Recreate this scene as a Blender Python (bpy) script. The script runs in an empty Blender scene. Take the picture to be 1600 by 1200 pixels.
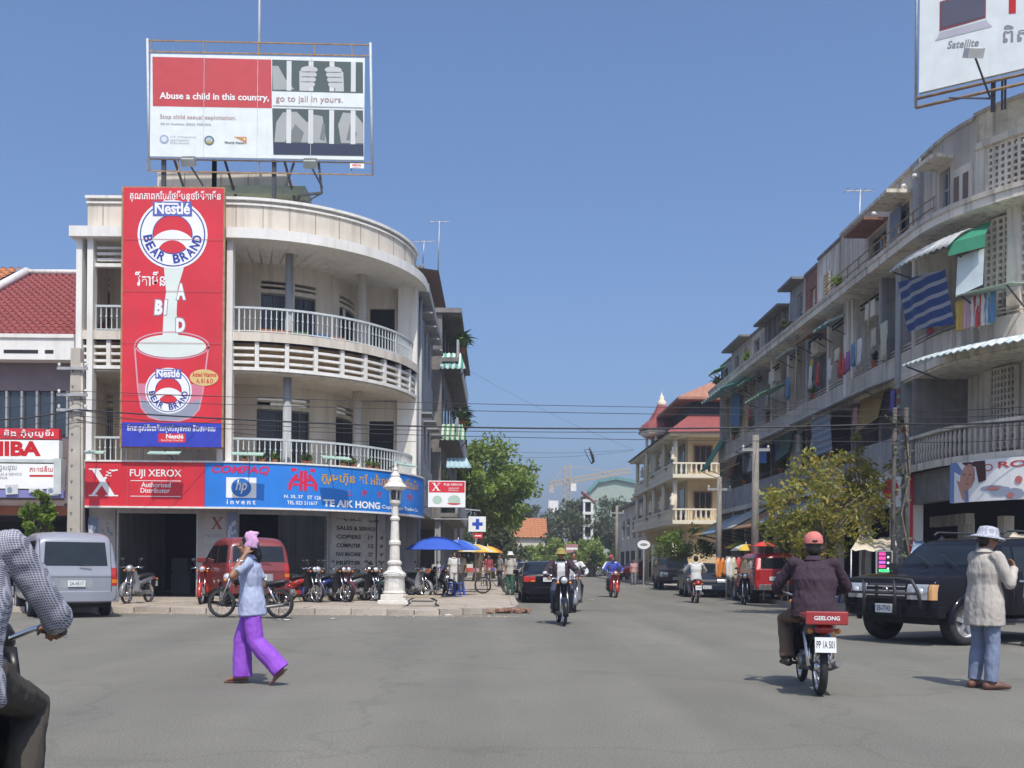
import bpy, bmesh, math, random
from mathutils import Vector, Matrix, noise
random.seed(7)
SC = bpy.context.scene
COL = SC.collection
PI = math.pi
rad = math.radians
# ---------------------------------------------------------------- camera, sky, sun, exposure
CAM_H, FPX, ROLL = 1.3, 1560.0, 0.0087
cd = bpy.data.cameras.new('camera'); cam = bpy.data.objects.new('camera', cd); COL.objects.link(cam)
cam.location = (0, 0, CAM_H)
cam.rotation_euler = (Matrix.Rotation(PI/2, 4, 'X') @ Matrix.Rotation(ROLL, 4, 'Z')).to_euler()
cd.sensor_width = 36; cd.lens = 36*FPX/1600; cd.shift_x = 25/1600; cd.shift_y = 280/1600
cd.clip_end = 5000
SC.camera = cam
SUN = Vector((0.10, -0.52, 0.85)).normalized()
w = bpy.data.worlds.new('World'); SC.world = w; w.use_nodes = True
nt = w.node_tree; bgn = nt.nodes['Background']
sky = nt.nodes.new('ShaderNodeTexSky'); sky.sky_type = 'NISHITA'; sky.sun_disc = False
sky.sun_elevation = math.asin(SUN.z); sky.sun_rotation = math.atan2(SUN.x, SUN.y)
sky.air_density = 1.0; sky.dust_density = 3.4; sky.ozone_density = 10.0; sky.altitude = 10
nt.links.new(sky.outputs[0], bgn.inputs[0]); bgn.inputs[1].default_value = 0.15
sd = bpy.data.lights.new('sun', 'SUN'); sd.energy = 3.7; sd.angle = rad(0.55); sd.color = (1.0, 0.95, 0.87)
sun = bpy.data.objects.new('sun', sd); COL.objects.link(sun); sun.rotation_euler = SUN.to_track_quat('Z', 'Y').to_euler()
sun.location = (0, -20, 60)
SC.view_settings.view_transform = 'Standard'; SC.view_settings.look = 'None'
SC.view_settings.exposure = 0.24; SC.view_settings.gamma = 1.0

def at(px, py, Y):
    """world X and Z that stand behind photo pixel (px,py) at depth Y"""
    dx, dy = px-775, py-880
    c, s = math.cos(ROLL), math.sin(ROLL)
    return ((dx*c+dy*s)*Y/FPX, CAM_H-(dy*c-dx*s)*Y/FPX)
def gnd(px, py, z=0.0):
    """ground point (X, Y) seen at a photo pixel"""
    dx, dy = px-775, py-880
    c, s = math.cos(ROLL), math.sin(ROLL)
    Y = (CAM_H-z)*FPX/(dy*c-dx*s)
    return ((dx*c+dy*s)*Y/FPX, Y)
# ---------------------------------------------------------------- materials
_M = {}
def mat(name, col, rough=0.7, var=0.12, scale=3.0, bump=0.0, bscale=40.0, metal=0.0, coat=0.0, dirt=0.0, dirtcol=(0.09, 0.08, 0.07), spec=0.5, streak=0.0, emit=0.0, rnd=0.0):
    """procedural surface: base colour broken up by noise, optional stains, run-off streaks and bump"""
    if name in _M: return _M[name]
    m = bpy.data.materials.new(name); m.use_nodes = True; _M[name] = m
    t = m.node_tree; N = t.nodes; L = t.links; b = N['Principled BSDF']
    b.inputs['Roughness'].default_value = rough; b.inputs['Metallic'].default_value = metal
    b.inputs['Coat Weight'].default_value = coat; b.inputs['Specular IOR Level'].default_value = spec
    b.inputs['Coat Roughness'].default_value = 0.06
    tc = N.new('ShaderNodeTexCoord')
    n1 = N.new('ShaderNodeTexNoise'); n1.inputs['Scale'].default_value = scale; n1.inputs['Detail'].default_value = 5
    L.new(tc.outputs['Object'], n1.inputs['Vector'])
    mx = N.new('ShaderNodeMix'); mx.data_type = 'RGBA'; mx.blend_type = 'MIX'
    mx.inputs['A'].default_value = (*[max(0, c*(1-var)) for c in col], 1)
    mx.inputs['B'].default_value = (*[min(1, c*(1+var)) for c in col], 1)
    r = N.new('ShaderNodeValToRGB'); r.color_ramp.elements[0].position = 0.3; r.color_ramp.elements[1].position = 0.7
    L.new(n1.outputs['Fac'], r.inputs['Fac']); L.new(r.outputs['Color'], mx.inputs['Factor'])
    out = mx.outputs['Result']
    if rnd > 0:
        oi = N.new('ShaderNodeObjectInfo'); hs = N.new('ShaderNodeHueSaturation')
        mr = N.new('ShaderNodeMapRange'); mr.inputs['To Min'].default_value = 1-rnd; mr.inputs['To Max'].default_value = 1+rnd
        L.new(oi.outputs['Random'], mr.inputs['Value']); L.new(mr.outputs['Result'], hs.inputs['Value']); L.new(out, hs.inputs['Color']); out = hs.outputs['Color']
    if dirt > 0:
        n2 = N.new('ShaderNodeTexNoise'); n2.inputs['Scale'].default_value = scale*0.55; n2.inputs['Detail'].default_value = 9; n2.inputs['Roughness'].default_value = 0.65
        L.new(tc.outputs['Object'], n2.inputs['Vector'])
        r2 = N.new('ShaderNodeValToRGB'); r2.color_ramp.elements[0].position = 0.5; r2.color_ramp.elements[1].position = 0.78
        L.new(n2.outputs['Fac'], r2.inputs['Fac'])
        mu = N.new('ShaderNodeMath'); mu.operation = 'MULTIPLY'; mu.inputs[1].default_value = dirt
        L.new(r2.outputs['Color'], mu.inputs[0])
        m2 = N.new('ShaderNodeMix'); m2.data_type = 'RGBA'; m2.inputs['B'].default_value = (*dirtcol, 1)
        L.new(mu.outputs[0], m2.inputs['Factor']); L.new(out, m2.inputs['A']); out = m2.outputs['Result']
    if streak > 0:
        mp = N.new('ShaderNodeMapping'); mp.inputs['Scale'].default_value = (2.6, 2.6, 0.16)
        L.new(tc.outputs['Object'], mp.inputs['Vector'])
        n3 = N.new('ShaderNodeTexNoise'); n3.inputs['Scale'].default_value = 2.2; n3.inputs['Detail'].default_value = 7
        L.new(mp.outputs['Vector'], n3.inputs['Vector'])
        r3 = N.new('ShaderNodeValToRGB'); r3.color_ramp.elements[0].position = 0.5; r3.color_ramp.elements[1].position = 0.72
        L.new(n3.outputs['Fac'], r3.inputs['Fac'])
        mu3 = N.new('ShaderNodeMath'); mu3.operation = 'MULTIPLY'; mu3.inputs[1].default_value = streak
        L.new(r3.outputs['Color'], mu3.inputs[0])
        m3 = N.new('ShaderNodeMix'); m3.data_type = 'RGBA'; m3.inputs['B'].default_value = (*dirtcol, 1)
        L.new(mu3.outputs[0], m3.inputs['Factor']); L.new(out, m3.inputs['A']); out = m3.outputs['Result']
    L.new(out, b.inputs['Base Color'])
    if emit > 0:
        L.new(out, b.inputs['Emission Color']); b.inputs['Emission Strength'].default_value = emit
    if bump > 0:
        nb = N.new('ShaderNodeTexNoise'); nb.inputs['Scale'].default_value = bscale; nb.inputs['Detail'].default_value = 6
        L.new(tc.outputs['Object'], nb.inputs['Vector'])
        bp = N.new('ShaderNodeBump'); bp.inputs['Strength'].default_value = bump; bp.inputs['Distance'].default_value = 0.02
        L.new(nb.outputs['Fac'], bp.inputs['Height']); L.new(bp.outputs['Normal'], b.inputs['Normal'])
    return m
def flat(col, rough=0.55, name=None):
    """printed colour"""
    return mat(name or 'print_%02x%02x%02x_%d' % (*[int(c*255) for c in col], int(rough*100)), col, rough, var=0.05, scale=1.5, dirt=0.0, spec=0.3)
# ---------------------------------------------------------------- mesh builder
class MB:
    def __init__(s): s.v = []; s.f = []; s.m = []; s.sm = []
    def add(s, vs, fs, mi=0, sm=False):
        o = len(s.v); s.v += [tuple(v) for v in vs]
        for f in fs: s.f.append(tuple(i+o for i in f)); s.m.append(mi); s.sm.append(sm)
        return s
    def box(s, x0, x1, y0, y1, z0, z1, mi=0, M=None):
        vs = [(x, y, z) for z in (z0, z1) for y in (y0, y1) for x in (x0, x1)]
        if M is not None: vs = [tuple(M @ Vector(v)) for v in vs]
        return s.add(vs, [(0, 2, 3, 1), (4, 5, 7, 6), (0, 1, 5, 4), (2, 6, 7, 3), (0, 4, 6, 2), (1, 3, 7, 5)], mi)
    def cbox(s, c, d, mi=0, M=None):
        """box by centre and full size, optionally turned by M about the centre"""
        x, y, z = [k/2 for k in d]; T = Matrix.Translation(Vector(c))
        if M is not None: T = T @ M.to_4x4()
        return s.box(-x, x, -y, y, -z, z, mi, T)
    def bar(s, a, b, w, h=None, mi=0, up=(0, 0, 1)):
        """square bar between two points"""
        a = Vector(a); b = Vector(b); d = b-a
        if d.length < 1e-6: return s
        h = h or w; d.normalize(); u = Vector(up)
        if abs(d.dot(u)) > 0.99: u = Vector((1, 0, 0))
        r = d.cross(u).normalized(); u = r.cross(d)
        vs = [p+r*i*w/2+u*j*h/2 for p in (a, b) for j in (-1, 1) for i in (-1, 1)]
        return s.add(vs, [(0, 1, 3, 2), (4, 6, 7, 5), (0, 4, 5, 1), (2, 3, 7, 6), (0, 2, 6, 4), (1, 5, 7, 3)], mi)
    def tube(s, pts, r, n=8, mi=0, caps=True, sm=True, flat_=1.0):
        """round tube through points; r a number or a list (tapered); flat_ squeezes the second axis"""
        pts = [Vector(p) for p in pts]; k = len(pts)
        rs = r if isinstance(r, (list, tuple)) else [r]*k
        vs = []; prev = None
        for i, p in enumerate(pts):
            d = (pts[min(i+1, k-1)]-pts[max(i-1, 0)])
            d = d.normalized() if d.length > 1e-9 else Vector((0, 0, 1))
            if prev is None:
                u = Vector((0, 0, 1)) if abs(d.z) < 0.9 else Vector((0, 1, 0))
                a = d.cross(u).normalized()
            else:
                a = (prev-d*prev.dot(d)).normalized()
            prev = a; b = d.cross(a)
            for j in range(n):
                t = 2*PI*j/n
                vs.append(p+a*math.cos(t)*rs[i]+b*math.sin(t)*rs[i]*flat_)
        fs = [(i*n+j, i*n+(j+1) % n, (i+1)*n+(j+1) % n, (i+1)*n+j) for i in range(k-1) for j in range(n)]
        s.add(vs, fs, mi, sm)
        if caps:
            o = len(s.v)-k*n
            s.f.append(tuple(o+j for j in reversed(range(n)))); s.m.append(mi); s.sm.append(False)
            s.f.append(tuple(o+(k-1)*n+j for j in range(n))); s.m.append(mi); s.sm.append(False)
        return s
    def lathe(s, prof, n=16, M=None, mi=0, sm=True, a0=0.0, a1=2*PI):
        """profile of (radius, height) turned about z"""
        full = abs(a1-a0-2*PI) < 1e-6; c = n if full else n+1
        vs = [(r*math.cos(a0+(a1-a0)*j/n), r*math.sin(a0+(a1-a0)*j/n), z) for r, z in prof for j in range(c)]
        if M is not None: vs = [tuple(M @ Vector(v)) for v in vs]
        fs = [(i*c+j, i*c+(j+1) % c, (i+1)*c+(j+1) % c, (i+1)*c+j) for i in range(len(prof)-1) for j in range(n)]
        return s.add(vs, fs, mi, sm)
    def ball(s, c, r, n=10, mi=0, M=None):
        r = r if isinstance(r, (tuple, list)) else (r, r, r); c = Vector(c)
        vs = []; k = max(4, n//2+1)
        for i in range(k+1):
            t = PI*i/k
            for j in range(n):
                p = 2*PI*j/n
                q = Vector((math.sin(t)*math.cos(p)*r[0], math.sin(t)*math.sin(p)*r[1], math.cos(t)*r[2]))
                vs.append(c+(M @ q if M is not None else q))
        fs = [(i*n+j, (i+1)*n+j, (i+1)*n+(j+1) % n, i*n+(j+1) % n) for i in range(k) for j in range(n)]
        return s.add(vs, fs, mi, True)
    def prism(s, poly, d0, d1, fn, mi=0):
        """2-D polygon carried to 3-D by fn(u,v,d) and given thickness d0..d1"""
        n = len(poly)
        vs = [fn(u, v, d0) for u, v in poly]+[fn(u, v, d1) for u, v in poly]
        fs = [tuple(range(n)), tuple(reversed(range(n, 2*n)))]+[(i, n+i, n+(i+1) % n, (i+1) % n) for i in range(n)]
        return s.add(vs, fs, mi)
    def quad(s, a, b, c, d, mi=0): return s.add([a, b, c, d], [(0, 1, 2, 3)], mi)
    def mesh(s, name, mats, fix=True):
        me = bpy.data.meshes.new(name); me.from_pydata(s.v, [], s.f)
        for m in (mats if isinstance(mats, (list, tuple)) else [mats]): me.materials.append(m)
        me.polygons.foreach_set('material_index', s.m); me.polygons.foreach_set('use_smooth', s.sm)
        if fix and len(s.f) < 60000:
            bm = bmesh.new(); bm.from_mesh(me); bmesh.ops.recalc_face_normals(bm, faces=bm.faces[:]); bm.to_mesh(me); bm.free()
        me.update()
        return me
    def build(s, name, mats, parent=None, fix=True, bevel=0.0, label=None, kind=None, shade=None):
        o = bpy.data.objects.new(name, s.mesh(name, mats, fix)); COL.objects.link(o)
        if parent is not None: attach(o, parent)
        if bevel > 0:
            b = o.modifiers.new('bevel', 'BEVEL'); b.width = bevel; b.segments = 2; b.limit_method = 'ANGLE'; b.angle_limit = rad(40)
        if label: o['label'] = label
        if kind: o['kind'] = kind
        return o
WORLD_FRAME = {}
def attach(o, parent):
    o.parent = parent
    if parent.name in WORLD_FRAME: o.matrix_parent_inverse = WORLD_FRAME[parent.name]
def thing(name, label, cat, loc=(0, 0, 0), rz=0.0, group=None, world=False):
    """Empty at the base of a thing; world=True: its parts are given in world coordinates"""
    o = bpy.data.objects.new(name, None); COL.objects.link(o); o.empty_display_size = 0.3
    o.location = loc; o.rotation_euler = (0, 0, rz)
    tag(o, label, cat, group)
    if world: WORLD_FRAME[o.name] = Matrix.Translation(-Vector(loc))
    return o
def tag(o, label, cat, group=None):
    o['label'] = label; o['category'] = cat
    if group: o['group'] = group
    return o
def struct(o): o['kind'] = 'structure'; return o
def inst(mesh, name, parent, loc=(0, 0, 0), rz=0.0, M=None):
    """another piece that shares its mesh"""
    o = bpy.data.objects.new(name, mesh); COL.objects.link(o)
    o.matrix_basis = M if M is not None else Matrix.Translation(Vector(loc)) @ Matrix.Rotation(rz, 4, 'Z')
    if parent is not None: attach(o, parent)
    return o
def dup(root, loc=None, rz=None, label=None, recol=None):
    """copy a thing with all its parts and sub-parts; recol swaps materials (through a new mesh)"""
    def cp(o, par):
        c = o.copy(); COL.objects.link(c)
        if par is not None:
            c.parent = par; c.matrix_parent_inverse = o.matrix_parent_inverse.copy()
        if recol and c.type == 'MESH' and any(mm in recol for mm in c.data.materials[:]):
            c.data = c.data.copy()
            for i, mm in enumerate(c.data.materials[:]):
                if mm in recol: c.data.materials[i] = recol[mm]
        for ch in list(o.children): cp(ch, c)
        return c
    r = cp(root, None)
    if loc is not None: r.location = loc
    if rz is not None: r.rotation_euler = (0, 0, rz)
    if label: r['label'] = label
    return r
# ---------------------------------------------------------------- lettering
_TC = {}
def text2d(txt, bold=0.0, shear=0.0, space=1.0):
    key = (txt, bold, shear, space)
    if key in _TC: return _TC[key]
    cu = bpy.data.curves.new('t', 'FONT'); cu.body = txt; cu.offset = bold; cu.shear = shear; cu.space_character = space
    cu.resolution_u = 3; cu.align_x = 'LEFT'
    o = bpy.data.objects.new('t', cu); me = o.to_mesh()
    vs = [(v.co.x, v.co.y) for v in me.vertices]; fs = [tuple(p.vertices) for p in me.polygons]
    o.to_mesh_clear(); bpy.data.objects.remove(o); bpy.data.curves.remove(cu)
    if not vs: vs = [(0, 0), (1, 0), (1, 1)]; fs = [(0, 1, 2)]
    _TC[key] = (vs, fs); return _TC[key]
def letters(mb, txt, box, fn, d=0.0, mi=0, bold=0.0, shear=0.0, space=1.0, thick=0.004, keep=False):
    """fit a line of text into box=(u0,v0,u1,v1) on the surface fn(u,v,d)"""
    vs, fs = text2d(txt, bold, shear, space)
    x0 = min(v[0] for v in vs); x1 = max(v[0] for v in vs); y0 = min(v[1] for v in vs); y1 = max(v[1] for v in vs)
    u0, v0, u1, v1 = box
    sx = (u1-u0)/max(1e-6, x1-x0); sy = (v1-v0)/max(1e-6, y1-y0)
    if keep: sx = min(sx, sy); u0 = (box[0]+box[2])/2-(x1-x0)*sx/2
    mb.add([fn(u0+(x-x0)*sx, v0+(y-y0)*sy, d) for x, y in vs], fs, mi)
def shape2d(mb, poly, fn, d, mi=0): mb.add([fn(u, v, d) for u, v in poly], [tuple(range(len(poly)))], mi)
def ell(cx, cy, rx, ry, n=28, a0=0.0, a1=2*PI): return [(cx+rx*math.cos(a0+(a1-a0)*i/n), cy+ry*math.sin(a0+(a1-a0)*i/n)) for i in range(n if abs(a1-a0-2*PI) < 1e-6 else n+1)]
def ring2d(mb, cx, cy, r0, r1, fn, d, mi=0, ky=1.0, a0=0.0, a1=2*PI, n=40):
    for i in range(n):
        t0 = a0+(a1-a0)*i/n; t1 = a0+(a1-a0)*(i+1)/n
        mb.add([fn(cx+r*math.cos(t), cy+r*math.sin(t)*ky, d) for r, t in ((r0, t0), (r1, t0), (r1, t1), (r0, t1))], [(0, 1, 2, 3)], mi)
# ---------------------------------------------------------------- things built along a facade path
class Path:
    """plan line made of straight legs and arcs; P(s, out, z) gives a point, out measured outward"""
    def __init__(s, segs): s.segs = segs; s.L = sum(g[-1] for g in segs)
    def pn(s, t):
        for g in s.segs:
            if t <= g[-1] or g is s.segs[-1]:
                if g[0] == 'L':
                    p, d = Vector(g[1]), Vector(g[2]); return p+d*t, Vector((d.y, -d.x))
                c, R, a0, sg = Vector(g[1]), g[2], g[3], g[4]
                a = a0+sg*t/R; n = Vector((math.cos(a), math.sin(a)))*sg
                return c+n*R*sg, n
            t -= g[-1]
    def P(s, t, out=0.0, z=0.0):
        p, n = s.pn(t); q = p+n*out; return (q.x, q.y, z)
    def ang(s, t):
        p, n = s.pn(t); return math.atan2(n.y, n.x)+PI/2      # turn that takes local -y to the outward normal
    def strip(s, mb, s0, s1, z0, z1, o0, o1, mi=0, step=0.45):
        """solid band that follows the path between s0..s1, z0..z1, and offsets o0 (inner) .. o1 (outer)"""
        cuts = [s0, s1]; a = 0
        for g in s.segs:
            if g[0] != 'L':
                b0, b1 = max(s0, a), min(s1, a+g[-1])
                if b1 > b0:
                    k = max(1, int((b1-b0)/step+0.5)); cuts += [b0+(b1-b0)*i/k for i in range(k+1)]
            else: cuts += [c for c in (a, a+g[-1]) if s0 < c < s1]
            a += g[-1]
        cuts = sorted(set(round(c, 5) for c in cuts)); vs = []
        for c in cuts: vs += [s.P(c, o1, z0), s.P(c, o1, z1), s.P(c, o0, z1), s.P(c, o0, z0)]
        n = len(cuts); fs = []
        for i in range(n-1):
            a = i*4; b = a+4
            for j in range(4): fs.append((a+j, a+(j+1) % 4, b+(j+1) % 4, b+j))
        fs += [(3, 2, 1, 0), tuple((n-1)*4+j for j in range(4))]
        mb.add(vs, fs, mi)
    def wall(s, mb, s0, s1, z0, z1, o0, o1, holes, mi=0):
        """strip with rectangular openings holes=[(s0,s1,z0,z1)]"""
        hs = sorted(holes); xs = sorted(set([s0, s1]+[h[0] for h in hs]+[h[1] for h in hs]))
        for a, b in zip(xs[:-1], xs[1:]):
            if b-a < 1e-4: continue
            zc = sorted((h[2], h[3]) for h in hs if h[0] <= a+1e-4 and h[1] >= b-1e-4); z = z0
            for (u, v) in zc:
                if u > z+1e-4: s.strip(mb, a, b, z, u, o0, o1, mi)
                z = max(z, v)
            if z < z1-1e-4: s.strip(mb, a, b, z, z1, o0, o1, mi)
# ================================================================ ground
M_asphalt = mat('worn_asphalt', (0.170, 0.161, 0.132), 0.9, var=0.06, scale=0.8, bump=0.35, bscale=160, dirt=0.2, dirtcol=(0.13, 0.125, 0.115))
def asphalt_extra():
    t = M_asphalt.node_tree; N = t.nodes; L = t.links; b = N['Principled BSDF']
    src = b.inputs['Base Color'].links[0].from_socket
    tc = N.new('ShaderNodeTexCoord')
    g = N.new('ShaderNodeTexNoise'); g.inputs['Scale'].default_value = 55; g.inputs['Detail'].default_value = 3
    L.new(tc.outputs['Object'], g.inputs['Vector'])
    mr = N.new('ShaderNodeMapRange'); mr.inputs['From Min'].default_value = 0.3; mr.inputs['From Max'].default_value = 0.7; mr.inputs['To Min'].default_value = 0.72; mr.inputs['To Max'].default_value = 1.28
    L.new(g.outputs['Fac'], mr.inputs['Value'])
    mp = N.new('ShaderNodeMapping'); mp.inputs['Scale'].default_value = (0.55, 0.06, 1); L.new(tc.outputs['Object'], mp.inputs['Vector'])
    st = N.new('ShaderNodeTexNoise'); st.inputs['Scale'].default_value = 1.4; st.inputs['Detail'].default_value = 4; L.new(mp.outputs['Vector'], st.inputs['Vector'])
    m2 = N.new('ShaderNodeMapRange'); m2.inputs['From Min'].default_value = 0.3; m2.inputs['From Max'].default_value = 0.7; m2.inputs['To Min'].default_value = 0.84; m2.inputs['To Max'].default_value = 1.12
    L.new(st.outputs['Fac'], m2.inputs['Value'])
    mu = N.new('ShaderNodeMath'); mu.operation = 'MULTIPLY'; L.new(mr.outputs['Result'], mu.inputs[0]); L.new(m2.outputs['Result'], mu.inputs[1])
    vo = N.new('ShaderNodeTexVoronoi'); vo.feature = 'DISTANCE_TO_EDGE'; vo.inputs['Scale'].default_value = 0.22
    wn = N.new('ShaderNodeTexNoise'); wn.inputs['Scale'].default_value = 1.1; wn.inputs['Detail'].default_value = 5
    L.new(tc.outputs['Object'], wn.inputs['Vector'])
    vm = N.new('ShaderNodeVectorMath'); vm.operation = 'MULTIPLY_ADD'; vm.inputs[1].default_value = (1.6, 1.6, 0)
    L.new(wn.outputs['Color'], vm.inputs[0]); L.new(tc.outputs['Object'], vm.inputs[2]); L.new(vm.outputs['Vector'], vo.inputs['Vector'])
    cr = N.new('ShaderNodeMapRange'); cr.inputs['From Min'].default_value = 0.0; cr.inputs['From Max'].default_value = 0.012; cr.inputs['To Min'].default_value = 0.86; cr.inputs['To Max'].default_value = 1.0
    L.new(vo.outputs['Distance'], cr.inputs['Value'])
    mu2 = N.new('ShaderNodeMath'); mu2.operation = 'MULTIPLY'; L.new(mu.outputs[0], mu2.inputs[0]); L.new(cr.outputs['Result'], mu2.inputs[1])
    # oil spots and dark patches
    ov = N.new('ShaderNodeTexNoise'); ov.inputs['Scale'].default_value = 2.3; ov.inputs['Detail'].default_value = 6; ov.inputs['Roughness'].default_value = .6; L.new(tc.outputs['Object'], ov.inputs['Vector'])
    om = N.new('ShaderNodeMapRange'); om.inputs['From Min'].default_value = .62; om.inputs['From Max'].default_value = .74; om.inputs['To Min'].default_value = 1.0; om.inputs['To Max'].default_value = .78; L.new(ov.outputs['Fac'], om.inputs['Value'])
    mu3 = N.new('ShaderNodeMath'); mu3.operation = 'MULTIPLY'; L.new(mu2.outputs[0], mu3.inputs[0]); L.new(om.outputs['Result'], mu3.inputs[1]); mu2 = mu3
    sc = N.new('ShaderNodeVectorMath'); sc.operation = 'SCALE'; L.new(src, sc.inputs[0]); L.new(mu2.outputs[0], sc.inputs['Scale'])
    L.new(sc.outputs['Vector'], b.inputs['Base Color'])
asphalt_extra()
M_dirt = mat('dusty_ground', (0.27, 0.22, 0.16), 0.95, var=0.2, scale=0.3, bump=0.3, bscale=30)
M_pave = mat('pavement_concrete', (0.36, 0.31, 0.25), 0.9, var=0.16, scale=1.5, bump=0.3, bscale=60, dirt=0.5, dirtcol=(0.19, 0.15, 0.11), rnd=0.1)
M_kerb = mat('kerb_stone', (0.40, 0.35, 0.29), 0.9, var=0.2, scale=4, bump=0.5, bscale=50, dirt=0.5, dirtcol=(0.2, 0.14, 0.1), rnd=0.15)
M_brickdust = mat('broken_brick', (0.30, 0.17, 0.11), 0.95, var=0.3, scale=9, bump=0.6, bscale=60, rnd=0.25)
b = MB(); b.quad((-1500, -600, -0.03), (1500, -600, -0.03), (1500, 2500, -0.03), (-1500, 2500, -0.03)); struct(b.build('ground', M_dirt))
b = MB(); b.quad((-90, -60, 0), (90, -60, 0), (90, 25.6, 0), (-90, 25.6, 0)); b.quad((-90, 25.6, 0), (90, 25.6, 0), (40, 128, 0), (-6, 128, 0))
struct(b.build('road', M_asphalt))
# pavements: outlines
def pavement(name, outline, z=0.12):
    b = MB(); n = len(outline)
    b.add([(x, y, z) for x, y in outline]+[(x, y, -0.02) for x, y in outline], [tuple(range(n))]+[(i, n+i, n+(i+1) % n, (i+1) % n) for i in range(n)])
    return struct(b.build(name, M_pave))
KL = 0.55; KY = 24.6                     # kerb line of the side street on the left, kerb line of the square
cornerL = [(KL-3.2+3.2*math.cos(a), KY+3.2+3.2*math.sin(a)) for a in [rad(-90+90*i/8) for i in range(9)]]
lp = [(-60, KY)]+cornerL+[(KL, 95), (-60, 95)]
pave_left = pavement('pavement_left', lp)
KR = 9.6
rp = [(KR, 95), (KR, 30)]+[(KR+4-4*math.cos(a), 30-4*math.sin(a)) for a in [rad(90*i/6) for i in range(1, 7)]]+[(60, 26), (60, 95)]
pave_right = pavement('pavement_right', rp[::-1])
def kerbs(parent, pts, inward, step=0.9):
    """kerb stones laid one by one along a line"""
    rng = random.Random(3); me = None
    for (x0, y0), (x1, y1) in zip(pts[:-1], pts[1:]):
        L = math.hypot(x1-x0, y1-y0); k = max(1, round(L/step)); a = math.atan2(y1-y0, x1-x0)
        for i in range(k):
            cx, cy = x0+(x1-x0)*(i+.5)/k, y0+(y1-y0)*(i+.5)/k
            if me is None: me = MB().cbox((0, 0, 0), (0.96*step, 0.2, 0.2)).mesh('kerb_stone', M_kerb)
            M = Matrix.Translation((cx, cy, 0.043+rng.uniform(-.018, .012))) @ Matrix.Rotation(a+rng.uniform(-.015, .015), 4, 'Z') @ Matrix.Rotation(rng.uniform(-.02, .02), 4, 'Y') @ Matrix.Diagonal((L/k/step, 1, 1, 1))
            inst(me, 'kerb_stone', parent, M=M)
kerbs(pave_left, [(-24, KY)]+cornerL+[(KL, 60)], 1)
kerbs(pave_right, [(KR, 60)]+[p for p in rp[1:8]]+[(22, 26)], 1)
# paving slabs near the corner, slightly uneven, part of the pavement
def slabs(parent, cells, size, m, z0=0.121):
    me = MB().cbox((0, 0, 0), (size*.975, size*.975, 0.03)).mesh('paving_slab', m); rng = random.Random(5)
    for x, y in cells:
        inst(me, 'paving_slab', parent, M=Matrix.Translation((x, y, z0+rng.uniform(-.006, .007))) @ Matrix.Rotation(rng.uniform(-.012, .012), 4, 'X') @ Matrix.Rotation(rng.uniform(-.012, .012), 4, 'Y'))
slabs(pave_left, [(-12.4+i*0.8, KY+0.55+j*0.8) for i in range(15) for j in range(5) if -12.4+i*.8 < -2.2 or j > 1], 0.8, M_pave)
# broken brick edging at the corner of the pavement
rt = thing('brick_rubble', 'low broken brick edging crumbling at the corner of the left pavement', 'rubble', (0.1, 26.0, 0))
me = MB().cbox((0, 0, 0), (0.22, 0.11, 0.07)).mesh('brick', M_brickdust); rng = random.Random(11)
for i in range(46):
    x = rng.uniform(-1.1, 0.75); inst(me, 'brick', rt, M=Matrix.Translation((x, rng.gauss(0, .16)-.1+(x+1.1)*.12, 0.03+rng.uniform(0, .09)*(1-abs(x)/1.6))) @ Matrix.Rotation(rng.uniform(0, 6), 4, 'Z') @ Matrix.Rotation(rng.uniform(-.4, .4), 4, 'X'))
# ================================================================ corner building on the left
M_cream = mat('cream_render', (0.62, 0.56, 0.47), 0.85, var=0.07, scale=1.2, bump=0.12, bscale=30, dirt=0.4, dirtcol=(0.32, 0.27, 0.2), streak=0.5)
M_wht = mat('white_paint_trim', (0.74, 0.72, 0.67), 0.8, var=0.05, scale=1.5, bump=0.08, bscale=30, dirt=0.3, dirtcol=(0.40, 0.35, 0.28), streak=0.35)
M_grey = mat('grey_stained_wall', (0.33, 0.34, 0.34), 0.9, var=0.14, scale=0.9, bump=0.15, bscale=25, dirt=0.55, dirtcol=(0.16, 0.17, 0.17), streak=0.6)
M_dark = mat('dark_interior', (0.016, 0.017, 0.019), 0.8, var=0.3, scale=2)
M_glass = mat('dark_window_glass', (0.02, 0.024, 0.028), 0.08, var=0.2, scale=2, spec=0.6)
M_rail = mat('pale_blue_railing', (0.50, 0.54, 0.54), 0.6, var=0.08, scale=6, dirt=0.25)
M_rust = mat('rusty_steel', (0.32, 0.2, 0.10), 0.8, var=0.3, scale=8, bump=0.2)
M_steel = mat('galvanised_steel', (0.45, 0.45, 0.44), 0.5, var=0.15, scale=8, metal=0.6)
M_blackmetal = mat('dark_steel', (0.05, 0.05, 0.055), 0.5, var=0.2, scale=6)
PL = Path([('L', (-12.3, 29.2), (1, 0), 4.35), ('A', (-7.95, 34.35), 5.15, -PI/2, 1, 5.15*PI/2), ('L', (-2.8, 34.35), (0, 1), 30)])
SA, SE = 4.35, 4.35+5.15*PI/2          # start and end of the rounded corner
lb = thing('corner_building', 'cream rounded corner building with two storeys of deep balconies over blue and red shop signs', 'building', (-8, 32, 0), world=True)
F1, F2, F3 = 4.12, 7.95, 10.95
IN = -2.1                              # balcony depth
def part(fn, name, mats, parent=None, **k):
    b = MB(); fn(b); return b.build(name, mats, parent if parent is not None else lb, **k)
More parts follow.
